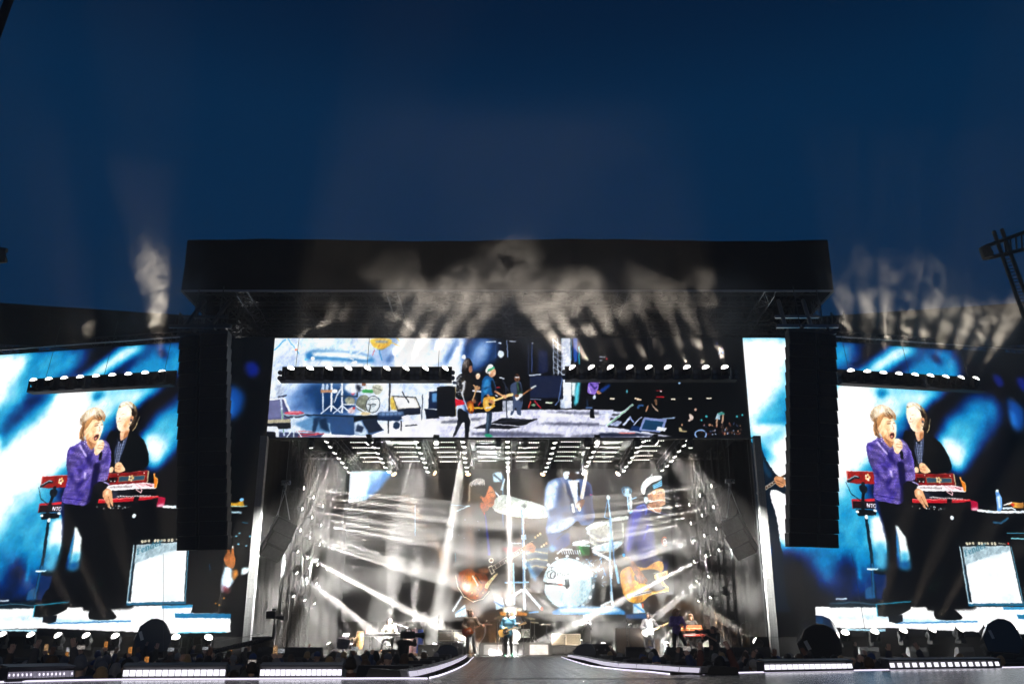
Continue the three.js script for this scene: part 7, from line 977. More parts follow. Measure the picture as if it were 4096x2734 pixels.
{ // conga, percussion, robe rack, leslie, boom
  const c = thing('conga', 'tall yellow wooden conga drum on the left of the stage', 'drum', on([-7.045,1.929,-44.5], STAGE + .28)); part('conga_shell', lathe([[.13, 0], [.17, .2], [.185, .45], [.165, .7], [.15, .78]], 24), mat([.55, .33, .1], .4, { map: cut(wearTex, 1, 2) }), c); part('drum_head', cyl(.15, .01, 0, .785, 0, 24), mat([.6, .55, .42], .6), c); part('hoop', [new THREE.TorusGeometry(.158, .012, 6, 24).rotateX(Math.PI / 2).translate(0, .76, 0), new THREE.TorusGeometry(.182, .008, 6, 24).rotateX(Math.PI / 2).translate(0, .35, 0)], M.chrome, c); part('badge', ball(.03, 0, .4, .18, 1, 1, .3, 10), M.darkSteel, c); for (const a of [0, 2.1, 4.2]) part('leg', bar([.1 * Math.sin(a), .1, .1 * Math.cos(a)], [.3 * Math.sin(a), -.28, .3 * Math.cos(a)], .012, 5), M.chrome, c);
  const p = thing('percussion_table', 'percussion stand with shakers and a pad left of the conga', 'percussion', on([-7.448,1.93,-44.2])); part('tray', rbox(.55, .05, .35, 0, .62, 0, .01), M.steel, p); part('pad', rbox(.3, .03, .3, -.2, .9, 0, .01, 0, .5), mat(.3, .4), p); part('stand', [bar([0, .6, 0], [0, .05, 0], .014, 6), bar([0, .3, 0], [-.2, 0, .1], .01, 5), bar([0, .3, 0], [.22, 0, .05], .01, 5), bar([-.2, .6, 0], [-.2, .9, 0], .012, 5)], M.chrome, p); part('shakers', Array.from({ length: 9 }, () => ball(rr(.025, .05), rr(-.02, .28), .68 + rr(0, .12), rr(-.1, .1), 1, rr(.6, 1.6), 1, 8)), mat([.3, .2, .1], .5), p);
  const l = thing('organ_cabinet', 'black sloped organ top on a wooden case behind the robes', 'cabinet', on([-4.574,1.927,-45])); part('case_box', rbox(.75, 1.0, .5, 0, .5, 0, .02), mat([.18, .1, .05], .5), l); part('sloped_top', prism([[-.42, 0], [.42, 0], [.36, .3], [-.28, .3]], .45, .01).translate(0, 1.0, 0), M.black, l);
  const b = thing('microphone_boom', 'white microphone boom reaching over the long keyboard', 'microphone', on([-4.817,1.93,-44.2])); part('boom', [bar([-.75, 1.45, 0], [0, 1.22, 0], .014, 6), bar([0, 1.22, 0], [0, .05, 0], .016, 6)], mat(.5, .4), b); part('microphone', [ball(.03, -.78, 1.46, 0), bar([-.78, 1.46, 0], [-.66, 1.42, 0], .02, 8)], M.darkSteel, b);
  const r = thing('robe_rack', 'rack of hanging pink and blue robes beside the keyboard', 'clothes rack', on([-4.377,1.618,-43])); part('rail', [bar([-.35, 1.15, 0], [.4, 1.15, 0], .015, 6), bar([-.35, 1.15, 0], [-.35, 0, 0], .015, 6), bar([.4, 1.15, 0], [.4, 0, 0], .015, 6)], M.chrome, r);
  [[-.2, [.35, .34, .33]], [-.06, [.42, .24, .24]], [.08, [.5, .34, .36]], [.22, [.05, .14, .5]], [.32, [.03, .1, .55]]].forEach(([x, c0]) => { const g = new THREE.PlaneGeometry(.34, 1.0, 14, 10), q = g.attributes.position; for (let i = 0; i < q.count; i++) { const v = (q.getY(i) + .5); q.setX(i, q.getX(i) * (.5 + .5 * (1 - v))); q.setZ(i, .04 * Math.sin(q.getX(i) * 42 + x * 30) * (1.2 - v)); } g.rotateY(.9).translate(x, .62, 0); g.computeVertexNormals(); part('robe', g, mat(c0, .7, { side: THREE.DoubleSide }), r); });
}
// microphone stands
[[on([-3.11,1.762,-40.5]), 1.62, 0, 'tall straight microphone stand left of the guitarists'], [on([-0.63,1.694,-41.5]), 1.5, .3, 'microphone stand between the guitarist in satin and the drum kit'], [on([4.817,1.705,-40.2]), 1.5, 0, 'microphone stand before the brown bass stacks'], [on([0.513,1.751,-42]), 1.45, 0, 'microphone stand right of the drum kit'], [on([9.245,2.084,-41]), 1.25, -.2, 'bent microphone stand right of the cameraman'], [on([9.931,2.085,-41.5]), 1.42, .2, 'tall microphone stand nearest the right pillar'], [on([7.041,1.753,-40.6]), 1.1, 0, 'short stand between the singer and the keyboards'], [on([2.307,1.748,-42.5]), .75, 0, 'short microphone stand before the pale double amplifier'], [on([-2.412,1.779,-42.5]), .85, .1, 'short microphone stand before the tan amplifiers'], [on([-2.12,1.694,-41.5]), .6, 0, 'small stand before the second tan amplifier']].forEach(([p, h, lean, l]) => {
  const t = thing('microphone_stand', l, 'microphone', p); part('pole', [bar([0, .03, 0], [0, h - .12, 0], .013, 6), bar([0, h - .12, 0], [lean, h, .06], .011, 6)], M.chrome, t); part('base', cyl(.13, .025, 0, .0125, 0, 18), M.darkSteel, t); part('microphone', [bar([lean, h, .06], [lean + .03, h + .02, .16], .016, 8), ball(.03, lean + .035, h + .025, .18)], M.darkSteel, t); part('clutch', cyl(.022, .06, 0, h * .55, 0, 8), M.black, t);
});
// cases and monitors on the stage
function wedge(name, label, w, h, d, pos, turn, group, m = M.black) { // floor monitor: sloped grille towards local -z
  const t = thing(name, label, 'monitor speaker', pos, turn, group);
  part('cabinet', prism([[-d / 2, 0], [d / 2, 0], [d / 2, h * .55], [d / 2 - .06, h], [-d / 2 + d * .42, h], [-d / 2, h * .25]], w, .012).rotateY(-Math.PI / 2), m, t);
  part('side_plate', [prism([[-d / 2 + .03, .02], [d / 2 - .03, .02], [d / 2 - .03, h * .52], [d / 2 - .08, h - .03], [-d / 2 + d * .42, h - .03]], .006).rotateY(-Math.PI / 2).translate(w / 2 + .016, 0, 0), prism([[-d / 2 + .03, .02], [d / 2 - .03, .02], [d / 2 - .03, h * .52], [d / 2 - .08, h - .03], [-d / 2 + d * .42, h - .03]], .006).rotateY(-Math.PI / 2).translate(-w / 2 - .016, 0, 0)], mat(.12, .6), t);
  part('handle', box(.16, .05, .02, 0, h * .5, d / 2 + .012), M.rubber, t);
  return t;
}
[[on([-9.837,1.518,-38.9]), .72, 'black floor monitor right of the camera crane base'], [on([-8.766,1.519,-38.8]), .85, 'black floor monitor before the percussion'], [on([-8.019,1.519,-38.8]), .7, 'black floor monitor with a pale top edge near the percussion'], [on([8.57,1.912,-38.8]), .6, 'floor monitor with lit top right of the cameraman'], [on([9.223,1.887,-38.8]), .64, 'floor monitor with lit top near the right pillar'], [on([6.595,1.454,-38.6]), .75, 'pale-fronted floor monitor at the singer\'s feet'], [on([4.97,1.574,-38.6]), .78, 'black floor monitor at the bass player\'s feet'], [on([8.088,1.506,-38.3]), .74, 'floor monitor with grille front before the cameraman'], [on([9.975,1.67,-38.7]), .74, 'black floor monitor left of the right pillar base'], [on([-18.252,1.549,-38.7]), .7, 'floor monitor with pale side at the far left of the stage'], [on([-16.469,1.604,-38.8]), .68, 'second floor monitor with pale side from the left'], [on([-14.294,1.547,-38.8]), .68, 'black floor monitor before the covered lamp on the left'], [on([14.346,1.814,-38.8]), .75, 'floor monitor with pale side under the right wing screen'], [on([16.319,1.731,-38.8]), .72, 'floor monitor with pale side nearest the picture edge on the right'], [on([18.282,1.948,-39]), .6, 'rearmost floor monitor under the right wing screen']].forEach(([p, w, l]) => wedge('floor_monitor', l, w, .36, .5, [p[0], STAGE + .01, Math.min(p[2], -38.9)], 0));
{ // cases on stage
  const bx = (l, w, h, d, p) => { const t = thing('flight_case', l, 'case', p); part('case_box', rbox(w, h, d, 0, h / 2, 0, .02), M.black, t); part('case_edge', [box(w + .01, .025, d + .01, 0, h - .015, 0), box(w + .01, .025, d + .01, 0, .02, 0)], M.darkSteel, t); part('latch', [box(.06, .08, .02, -w * .25, h * .55, d / 2 + .012), box(.06, .08, .02, w * .25, h * .55, d / 2 + .012)], M.steel, t); };
  bx('big black flight case left of the runway start', .85, .48, .6, [[-3.414,1.511,-39.4][0], STAGE, -39.6]); bx('black flight case with pale top between percussion and cameraman', .7, .3, .5, [[-4.916,1.511,-39.4][0], STAGE, -39.4]); bx('black flight case right of the dark covered lamp', .68, .5, .55, [[3.715,1.765,-40][0], STAGE, -40.4]); bx('low black case before the bass stacks', 1.4, .14, .5, [[4.699,1.602,-39][0], STAGE, -39.2]); bx('low silver-edged case under the white-haired player', .75, .12, .6, [[-5.442,1.713,-43][0], STAGE, -43.4]);
  const tm = thing('teleprompter_screen', 'grey slanted prompter screen among the percussion', 'screen', [[-7.01,1.795,-40][0], STAGE, -40]); part('hood', prism([[-.28, 0], [.22, 0], [.28, .34], [-.2, .42]], .35, .01).translate(0, .32, 0), mat(.2, .6), tm); part('stem', cyl(.05, .34, 0, .17, 0, 12), M.steel, tm); part('foot', cyl(.16, .03, 0, .015, 0, 16), M.steel, tm);
}

// ---------- hanging loudspeakers ----------
const cabFront = mat(.045, .75, { map: cut(clothTex, 2, 1), bumpMap: clothTex, bumpScale: .01 }), cabSide = mat(.05, .6);
const cabGeo = (w, h, d) => merged([prism([[-w / 2, 0], [w / 2, 0], [w / 2 - .08, -d], [-w / 2 + .08, -d]], h - .012, .006).rotateX(-Math.PI / 2).rotateY(Math.PI).translate(0, 0, 0)]);
function lineArray(label, cols, n) { // cols: [x, yaw, width]; cabinets hang in a J
  const t = thing('line_array', label, 'loudspeaker', [0, 0, 0]);
  cols.forEach(([x, z, yaw, w, top, lean]) => {
    const h = .545, front = rbox(w - .06, h - .05, .02, 0, 0, .012, .006), shell = rbox(w, h - .014, .5, 0, 0, -.25, .01); let y = top, off = 0, tilt = 0;
    for (let k = 0; k < n; k++) {
      tilt = k < 7 ? 0 : (k - 6) * .011; const c = part('cabinet', shell, cabSide, t);
      c.position.set(x + lean * k, y - h / 2, z - off); c.rotation.set(tilt, yaw, 0); c.rotation.order = 'YXZ'; y -= h * Math.cos(tilt); off += h * Math.sin(tilt) * 1.0;
      part('grille', front, cabFront, c); part('side_rail', [box(.03, h - .03, .05, w / 2 + .012, 0, -.03), box(.03, h - .03, .05, -w / 2 - .012, 0, -.03)], M.darkSteel, c);
    }
    part('flying_frame', [box(w, .12, .5, x, top + .08, z - .25), box(.1, .08, 1.1, x, top + .16, z - .3)], M.darkSteel, t);
    part('hoist_chain', bar([x, top + .2, z - .2], [x, 16.6, z - .6], .025, 5), M.darkSteel, t);
  });
  part('guy_wire', bar([cols[0][0], 5.4, cols[0][1]], [cols[0][0] + .35, STAGE, cols[0][1] - .3], .008, 4), M.darkSteel, t);
  return t;
}
lineArray('tall black double column of loudspeakers hanging at the left of the stage', [[-13.45, -36, -.35, .88, 14.25, .052], [-12.3, -35.7, -.1, 1.12, 14.25, .05]], 16);
lineArray('tall black double column of loudspeakers hanging at the right of the stage', [[13.1, -36, .35, .88, 14.35, -.05], [12.0, -35.7, .1, 1.12, 14.35, -.048]], 16);
for (const s of [-1, 1]) {
  const t = thing('side_fill', s < 0 ? 'three grey loudspeakers slung from a hoist inside the left pillar' : 'three grey loudspeakers slung from a hoist inside the right pillar', 'loudspeaker');
  const g = mat(.16, .8, { map: cut(clothTex, 2, 1) }), C = s < 0 ? [[-9.949,6.927,-40.5],[-10.16,6.384,-40.6],[-10.447,5.843,-40.7]] : [[9.645,7.003,-40.5],[9.857,6.459,-40.6],[10.121,5.943,-40.7]];
  C.forEach((c, k) => { const b = part('cabinet', rbox(.95, .62, .55, 0, 0, -.28, .02), M.black, t); b.position.set(...c); b.rotation.set(.28 + .16 * k, -s * .38, s * .42, 'YXZ'); part('grille', rbox(.84, .54, .02, 0, 0, .012, .01), g, b); part('bracket', [box(.04, .66, .1, .5, 0, -.3), box(.04, .66, .1, -.5, 0, -.3)], M.darkSteel, b); });
  const hoist = s < 0 ? [-10.051,8.903,-40.5] : [9.69,8.965,-40.5], L = s < 0 ? [[-10.346,7.409,-40.5],[-9.742,7.231,-40.5],[-10.282,8.539,-40.5]] : [[9.411,7.307,-40.5],[10.041,7.485,-40.5],[9.839,8.539,-40.5]];
  part('hoist', [bar([hoist[0] - .2, hoist[1], hoist[2]], [hoist[0] + .2, hoist[1], hoist[2]], .11, 12), bar(hoist, [hoist[0] - .04, hoist[1] - .42, hoist[2]], .07, 8)], M.steel, t);
  part('strap', [bar([hoist[0], hoist[1] - .4, hoist[2]], L[0], .022, 5), bar([hoist[0], hoist[1] - .4, hoist[2]], L[1], .022, 5), bar([hoist[0] - .1, hoist[1] - .3, hoist[2]], mix3(L[0], L[1], .1), .014, 5)], mat(.5, .5), t);
  part('spreader_bar', bar(mix3(L[0], L[1], -.35), mix3(L[0], L[1], 1.2), .04, 6), M.darkSteel, t);
  part('hoist_chain', [bar(hoist, [hoist[0] + .05, 11.6, hoist[2]], .012, 4), bar([hoist[0] + s * .9, 11.4, hoist[2]], [hoist[0] + s * .95, 6.6, hoist[2]], .01, 4)], M.steel, t);
}
// ---------- lamps under rain covers ----------
function coverDome(label, pos, w, h, d, turn, m, tilt = 0, name = 'covered_lamp') {
  const t = thing(name, label, 'covered lamp', pos, turn);
  const out = []; const N = 9; for (let i = 0; i <= N; i++) { const a = Math.PI * (.06 + .88 * i / N); out.push([Math.cos(a) * w / 2 * (1 + .08 * Math.sin(i * 3)), .32 * h + Math.sin(a) * h * .66]); } out.push([-w * .46, .06], [w * .46, .06]);
  const g = prism(out.slice(0, N + 1).concat([[-w / 2 * .98, .3 * h], [-w * .4, .12], [w * .4, .12], [w / 2 * .98, .3 * h]]), d, .04); const p = g.attributes.position; for (let i = 0; i < p.count; i++) { p.setX(i, p.getX(i) + .02 * Math.sin(p.getY(i) * 9 + p.getZ(i) * 7)); } g.computeVertexNormals();
  const b = part('rain_cover', g, m, t); b.rotation.x = tilt; b.rotation.z = turn * .3;
  part('lamp_base', [rbox(w * .55, .14, d * .6, 0, .07, 0, .02), box(w * .8, .06, .1, 0, .16, 0)], M.black, t);
  part('yoke', [bar([-w * .42, .1, 0], [-w * .46, h * .5, 0], .03, 6), bar([w * .42, .1, 0], [w * .46, h * .5, 0], .03, 6)], M.darkSteel, t);
  return [t, b];
}
const gloss = new THREE.MeshPhysicalMaterial({ color: lin(.03), roughness: .25, clearcoat: 1, clearcoatRoughness: .12 });
{
  const a = on([-13.604,2.327,-36.6]), [t1, b1] = coverDome('big black covered lamp with a number sticker before the left wing screen', a, 1.25, 1.35, .9, .25, gloss, -.25);
  part('sticker', box(.12, .34, .01, -.42, .72, .505, 0, 0, .3), mat([.6, .6, .58], .6), b1);
  const c = on([11.653,2.381,-36.6]), [t2, b2] = coverDome('big glossy covered lamp beside the right pillar, catching the screen light', c, 1.5, 1.45, 1.1, -.3, gloss, .3); part('sticker', box(.14, .36, .01, -.45, .62, .6, 0, 0, .5), mat([.7, .7, .7], .5), b2); part('dark_mouth', prism([[-.6, .2], [.6, .2], [.5, .5], [-.5, .5]], .06).translate(0, 0, .55), M.rubber, b2);
  const d = on([18.578,2.528,-36.6]), [t3, b3] = coverDome('big black covered lamp with a blue panel near the picture edge on the right', d, 1.25, 1.35, .95, -.3, gloss, -.2); part('sticker', box(.1, .32, .01, -.38, .72, .53, 0, 0, .35), mat([.62, .62, .6], .6), b3);
  coverDome('shiny black covered lamp left of the runway start', [[-2.519,1.811,-37.5][0], STAGE - .1, -37.8], .82, .52, .6, .1, gloss, -.2); coverDome('shiny black covered lamp with a label right of the runway start', [[2.876,1.811,-37.5][0], STAGE - .1, -37.8], .82, .56, .6, -.1, gloss, -.2);
  coverDome('small glossy covered lamp at the bass player\'s feet', [[5.472,1.588,-37.5][0], 1.35, -37.9], .42, .62, .4, .2, gloss, .2); coverDome('small glossy covered lamp behind the floor monitors near the singer', [[7.097,1.635,-37.5][0], 1.35, -37.9], .45, .62, .4, -.2, gloss, .2); coverDome('small dark covered lamp among the crowd left of the runway', [[-6.808,1.63,-36.5][0], 1.25, -37], .4, .6, .4, 0, gloss, .1); coverDome('small dark covered lamp beside the standing cameraman', [[-5.261,1.63,-36.5][0], 1.25, -37], .4, .62, .4, .3, gloss, .1);
}
// ---------- camera crane and camera crew ----------
{
  const t = thing('camera_crane', 'black camera crane arm rising above the crowd on the left', 'camera crane'), A = [-12.498,1.479,-33], B = [-10.375,1.837,-33.4], C = [-8.759,2.231,-33.8], D = [-8.398,2.306,-33.8], E0 = [-8.407,2.732,-33.8];
  part('crane_arm', [bar(A, B, .05, 8), bar(B, C, .085, 8), box(.01, .01, .01, ...B)], M.black, t); part('arm_plate', Array.from({ length: 9 }, (_, k) => { const q = mix3(B, C, .08 + k * .1); return new THREE.TorusGeometry(.06, .02, 6, 12).translate(q[0], q[1], q[2] + .08); }), M.darkSteel, t); part('tension_wire', bar(add3(A, [0, .3, 0]), add3(C, [0, .22, 0]), .008, 4), M.darkSteel, t);
  part('head_post', [bar(C, D, .05, 8), bar(D, E0, .05, 8), bar(D, add3(D, [-.02, .9, 0]), .03, 6)], M.black, t); const cam = part('camera_body', [rbox(.32, .26, .3, E0[0] - .12, E0[1] + .34, E0[2], .02), rbox(.16, .06, .2, E0[0] - .02, E0[1] + .52, E0[2], .01)], M.black, t); part('lens', [bar([E0[0] + .04, E0[1] + .26, E0[2]], [E0[0] + .34, E0[1] + .24, E0[2]], .06, 10, .08)], M.blackSatin, cam);
  part('counter_cable', tube([add3(C, [-.1, -.05, .05]), add3(C, [.1, -.38, .05]), add3(D, [-.05, -.3, .05]), add3(D, [.02, 0, .05])], .012, 16, 5), M.rubber, t);
}
function filmCamera(label, p, turn, s = 1) { const t = thing('video_camera', label, 'camera', p, turn); part('camera_body', rbox(.16, .2, .42, 0, 0, 0, .02), M.black, t); const l = part('lens', bar([0, 0, .2], [0, -.01, .48], .06, 12, .075), M.blackSatin, t); part('lens_hood', new THREE.CylinderGeometry(.09, .08, .08, 14, 1, true).rotateX(Math.PI / 2).translate(0, -.01, .5), M.rubber, l); part('handle', tube([[0, .1, -.12], [0, .16, -.06], [0, .16, .08], [0, .1, .12]], .014, 10, 6), M.black, t); part('viewfinder', [rbox(.1, .07, .14, .12, .06, .1, .01)], M.black, t); t.scale.setScalar(s); return t; }
{
  const riser = (l, p, h) => { const t = thing('camera_riser', l, 'platform', [p[0], 0, p[2]]); part('riser_top', box(1, .06, 1, 0, h - .03, 0), M.black, t); for (const [a, b] of [[-1, -1], [1, -1], [-1, 1], [1, 1]]) part('leg', bar([a * .45, 0, b * .45], [a * .45, h - .06, b * .45], .025, 6), M.darkSteel, t); };
  const c1 = [-3.804,1.412,-34], h1 = .72; riser('small black riser under the cameraman left of the runway', c1, h1);
  person('cameraman in black with a big camera on his shoulder left of the runway', pose({ look: [.4, 1.6, -1].map((v, i) => i === 2 ? 1 : v), elR: [-.3, 1.36, .2], wrR: [-.16, 1.52, .36], elL: [.32, 1.22, .16], wrL: [.18, 1.36, .4] }), { hair: 'capBack', loose: .025, topName: 'shirt', face: false }, { skin: SKIN.tan, top: mat(.02, .9), trousers: cloth(.02), hair: mat(.02, .8) }, [c1[0], h1, c1[2]], Math.PI - .55, .022);
  filmCamera('black broadcast camera on the shoulder of the cameraman left of the runway', [c1[0] + .1, h1 + 1.68, c1[2] - .08], Math.PI - .9, 1.2);
  const c2 = [7.805,1.847,-37.2], h2 = .98; riser('small black riser under the cameraman right of the runway', c2, h2);
  person('cameraman in a black T-shirt aiming a camera at the singer', pose({ look: [-1, 1.6, .35], elL: [.24, 1.2, .2], wrL: [-.1, 1.42, .42], elR: [-.34, 1.24, .22], wrR: [-.36, 1.42, .36] }), { hair: 'bun', loose: .03, sleeve: .45, topName: 't_shirt', face: false }, { skin: SKIN.tan, top: mat(.025, .9), trousers: cloth(.02), hair: mat([.04, .025, .02], .6) }, [c2[0], h2, c2[2]], -.5, .02, 1.0);
  filmCamera('dark handheld camera of the cameraman right of the runway', [c2[0] - .32, h2 + 1.58, c2[2] + .12], -1.1, .85);
  const sm = on([-10.181,1.679,-37]); person('crew member in black with a headset below the left pillar', pose({ look: [0, 1.5, -1] }), { hair: 'capBack', face: false, topName: 'shirt' }, { skin: SKIN.tan, top: mat(.02, .9), trousers: cloth(.02), hair: mat(.015, .6) }, [sm[0], .32, -37.2], Math.PI, .03);
}
// ---------- along the runway: LED footlights, battens, wedge monitors ----------
const footGlow = new THREE.MeshStandardMaterial({ color: lin(.7), emissive: 0xf1eaff, emissiveIntensity: .72, roughness: .4, map: cut(wearTex, 1, 1) }), footTop = mat([.3, .3, .31], .5, { map: wearTex });
function footlight(label, a, b, group) {
  const A = V(a), B = V(b), L = A.distanceTo(B) - .02, t = thing('footlight', label, 'light', [(a[0] + b[0]) / 2, STAGE, (a[2] + b[2]) / 2], Math.atan2(-(B.z - A.z), B.x - A.x), group);
  part('housing', prism([[-.13, .012], [.045, .012], [.045, .03], [.02, .105], [-.11, .115]], L, .004).rotateY(Math.PI / 2 * -1).rotateY(0), footTop, t); part('led_face', box(L - .02, .075, .008, 0, .062, .062, 0, -.3), footGlow, t); part('bolts', [-.3, 0, .3].map((k) => cyl(.007, .006, k * L, .117, -.05, 6)), M.darkSteel, t);
  return t;
}
{
  const left = [[-1.479,1.6,-13.854],[-1.404,1.6,-14.33],[-1.379,1.6,-15.388],[-1.365,1.6,-16.185],[-1.356,1.6,-17.165],[-1.359,1.6,-18.165],[-1.367,1.6,-19.35],[-1.379,1.6,-20.634],[-1.413,1.6,-23.261],[-1.472,1.6,-26.209],[-1.587,1.6,-31.232],[-1.766,1.6,-37.255]].map(([x, y, z]) => [x - .05, y, Math.max(z, -38)]);
  const right = [[2.204,1.6,-41.235],[2.249,1.6,-37.255],[2.238,1.6,-32.893],[2.229,1.6,-29.449],[2.151,1.6,-25.352],[2.097,1.6,-21.946],[2.184,1.6,-19.844],[2.447,1.6,-18.996], [2.614,1.6,-18.403],[2.729,1.6,-17.516],[2.855,1.6,-16.522],[3.076,1.6,-15.874]].map(([x, y, z]) => [x + .05, y, Math.max(z, -38)]);
  for (let k = 0; k + 1 < left.length; k++) footlight(`grey LED footlight on the runway's left edge, ${ORD[k]} from the near end`, left[k], left[k + 1], 'footlights along the runway');
  for (let k = 0; k + 1 < right.length; k++) footlight(`grey LED footlight on the runway's right edge, ${ORD[k]} from the stage`, right[k], right[k + 1], 'footlights along the runway');
  for (const [p, l] of [[left[0], 'left'], [right[right.length - 1], 'right']]) { const t = thing('end_box', `black end box of the ${l} footlight row`, 'box', [p[0] + (l === 'left' ? -.3 : .33), STAGE, p[2] - .12]); part('box_shell', prism([[-.26, 0], [.24, 0], [.22, .1], [-.2, .13]], .3, .008), M.black, t); part('cable', tube([[-.2, .02, .1], [-.35, .01, .16], [-.5, .012, .1]], .012, 10, 5), M.rubber, t); }
  const cellM = new THREE.MeshStandardMaterial({ color: lin(.8), emissive: 0xf6f2ff, emissiveIntensity: 1.5, roughness: .4 }), dimM = new THREE.MeshStandardMaterial({ color: lin(.55), emissive: 0xe9ddff, emissiveIntensity: .16, roughness: .35 });
  const cellG = new RoundedBoxGeometry(.094, .082, .012, 2, .005), dotG = ball(.017, 0, 0, .01, 1, 1, .5, 8), dotM = new THREE.MeshStandardMaterial({ color: lin(.8), emissive: 0xf3eaff, emissiveIntensity: 1.6 });
  [[[[-6.487,1.6,-12.459],[-5.991,1.6,-13.254]], true, 'half-lit footlight batten at the left picture edge'], [[[-5.388,1.6,-13.445],[-4.051,1.6,-13.742]], false, 'second bright footlight batten from the left'], [[[-3.568,1.6,-13.742],[-2.421,1.6,-13.844]], false, 'bright footlight batten just left of the runway'], [[[4.406,1.6,-17.003],[6.371,1.6,-18.167]], false, 'bright footlight batten just right of the runway'], [[[7.264,1.6,-18.717],[10.258,1.6,-20.361]], false, 'bright footlight batten at the right picture edge']].forEach(([[a, b], dim, l]) => {
    const L = Math.hypot(b[0] - a[0], b[2] - a[2]), t = thing('footlight_batten', l, 'light', [(a[0] + b[0]) / 2, STAGE, (a[2] + b[2]) / 2], Math.atan2(-(b[2] - a[2]), b[0] - a[0]), 'battens along the platform edge');
part('housing', [box(L, .03, .2, 0, .0175, -.06), box(L, .17, .03, 0, .09, -.14), box(L, .02, .16, 0, .165, -.06)], footTop, t); part('top_cover', box(L, .014, .24, 0, .196, -.07, 0, .14), mat([.16, .18, .2], .5, { map: wearTex }), t); part('end_plate', [box(.012, .17, .18, -L / 2, .09, -.06), box(.012, .17, .18, L / 2, .09, -.06)], M.darkSteel, t);
    for (let k = 0; k < 16; k++) { const c = part('led_cell', cellG, dim ? dimM : cellM, t); c.position.set(-L / 2 + L * (k + .5) / 16, .085, .015); c.rotation.x = -.2; c.scale.x = Math.min(1.3, L / 16 / .108); if (dim && k % 8 !== 6) part('led_dot', dotG, dotM, c); }
    if (!dim) { const li = new THREE.RectAreaLight(0xf6f2ff, 1.2, L, .08); li.position.set(0, .068, .04); li.rotation.set(-.1, Math.PI, 0); t.add(li); }
  });
  const wl = [[-2.281,1.72,-16.324],[-1.954,1.72,-16.093],[-1.817,1.72,-17.187],[-1.998,1.72,-21.193],[-2.045,1.72,-24.251],[-2.212,1.72,-28.705],[-2.46,1.72,-34.374],[-2.635,1.72,-39.477]], wr = [[3.607,1.72,-40.539],[3.231,1.72,-32.404],[3.157,1.72,-27.995],[2.997,1.72,-23.256], [3.009,1.72,-23.445],[3.334,1.72,-22.262],[3.631,1.72,-20.696],[4.455,1.72,-20.378]];
  wl.forEach((p, k) => wedge('runway_monitor', `black wedge monitor beside the runway's left edge, ${ORD[k]} from the near end`, k ? .52 : .6, .42, .5, [p[0], 1.3, Math.max(p[2], -36.5)], Math.PI * .93, 'wedge monitors along the runway', mat(.03, .5, { map: wearTex })));
  wr.forEach((p, k) => wedge('runway_monitor', `black wedge monitor beside the runway's right edge, ${ORD[k]} from the stage`, .52, .42, .5, [p[0], 1.3, Math.max(p[2], -36.5)], Math.PI * 1.07, 'wedge monitors along the runway', mat(.03, .5, { map: wearTex })));
  for (const [s, e, x] of [['left', edgeL, -1], ['right', edgeR, 1]]) { const t = thing('monitor_shelf', `black shelf beside the runway's ${s} edge carrying the wedge monitors`, 'shelf'); for (let i = 0; i + 1 < e.length; i++) { const p = e[i], q = e[i + 1], L = Math.hypot(q[0] - p[0], q[1] - p[1]); part('shelf_board', box(.95, .06, L, (p[0] + q[0]) / 2 + x * .62, 1.26 - (i % 2) * .003, (p[1] + q[1]) / 2, Math.atan2(q[0] - p[0], q[1] - p[1])), M.black, t); } part('shelf_skirt', box(.04, 1.2, 22, x * (x < 0 ? 2.25 : 2.95), .61, -27), M.cloth, t); }
}

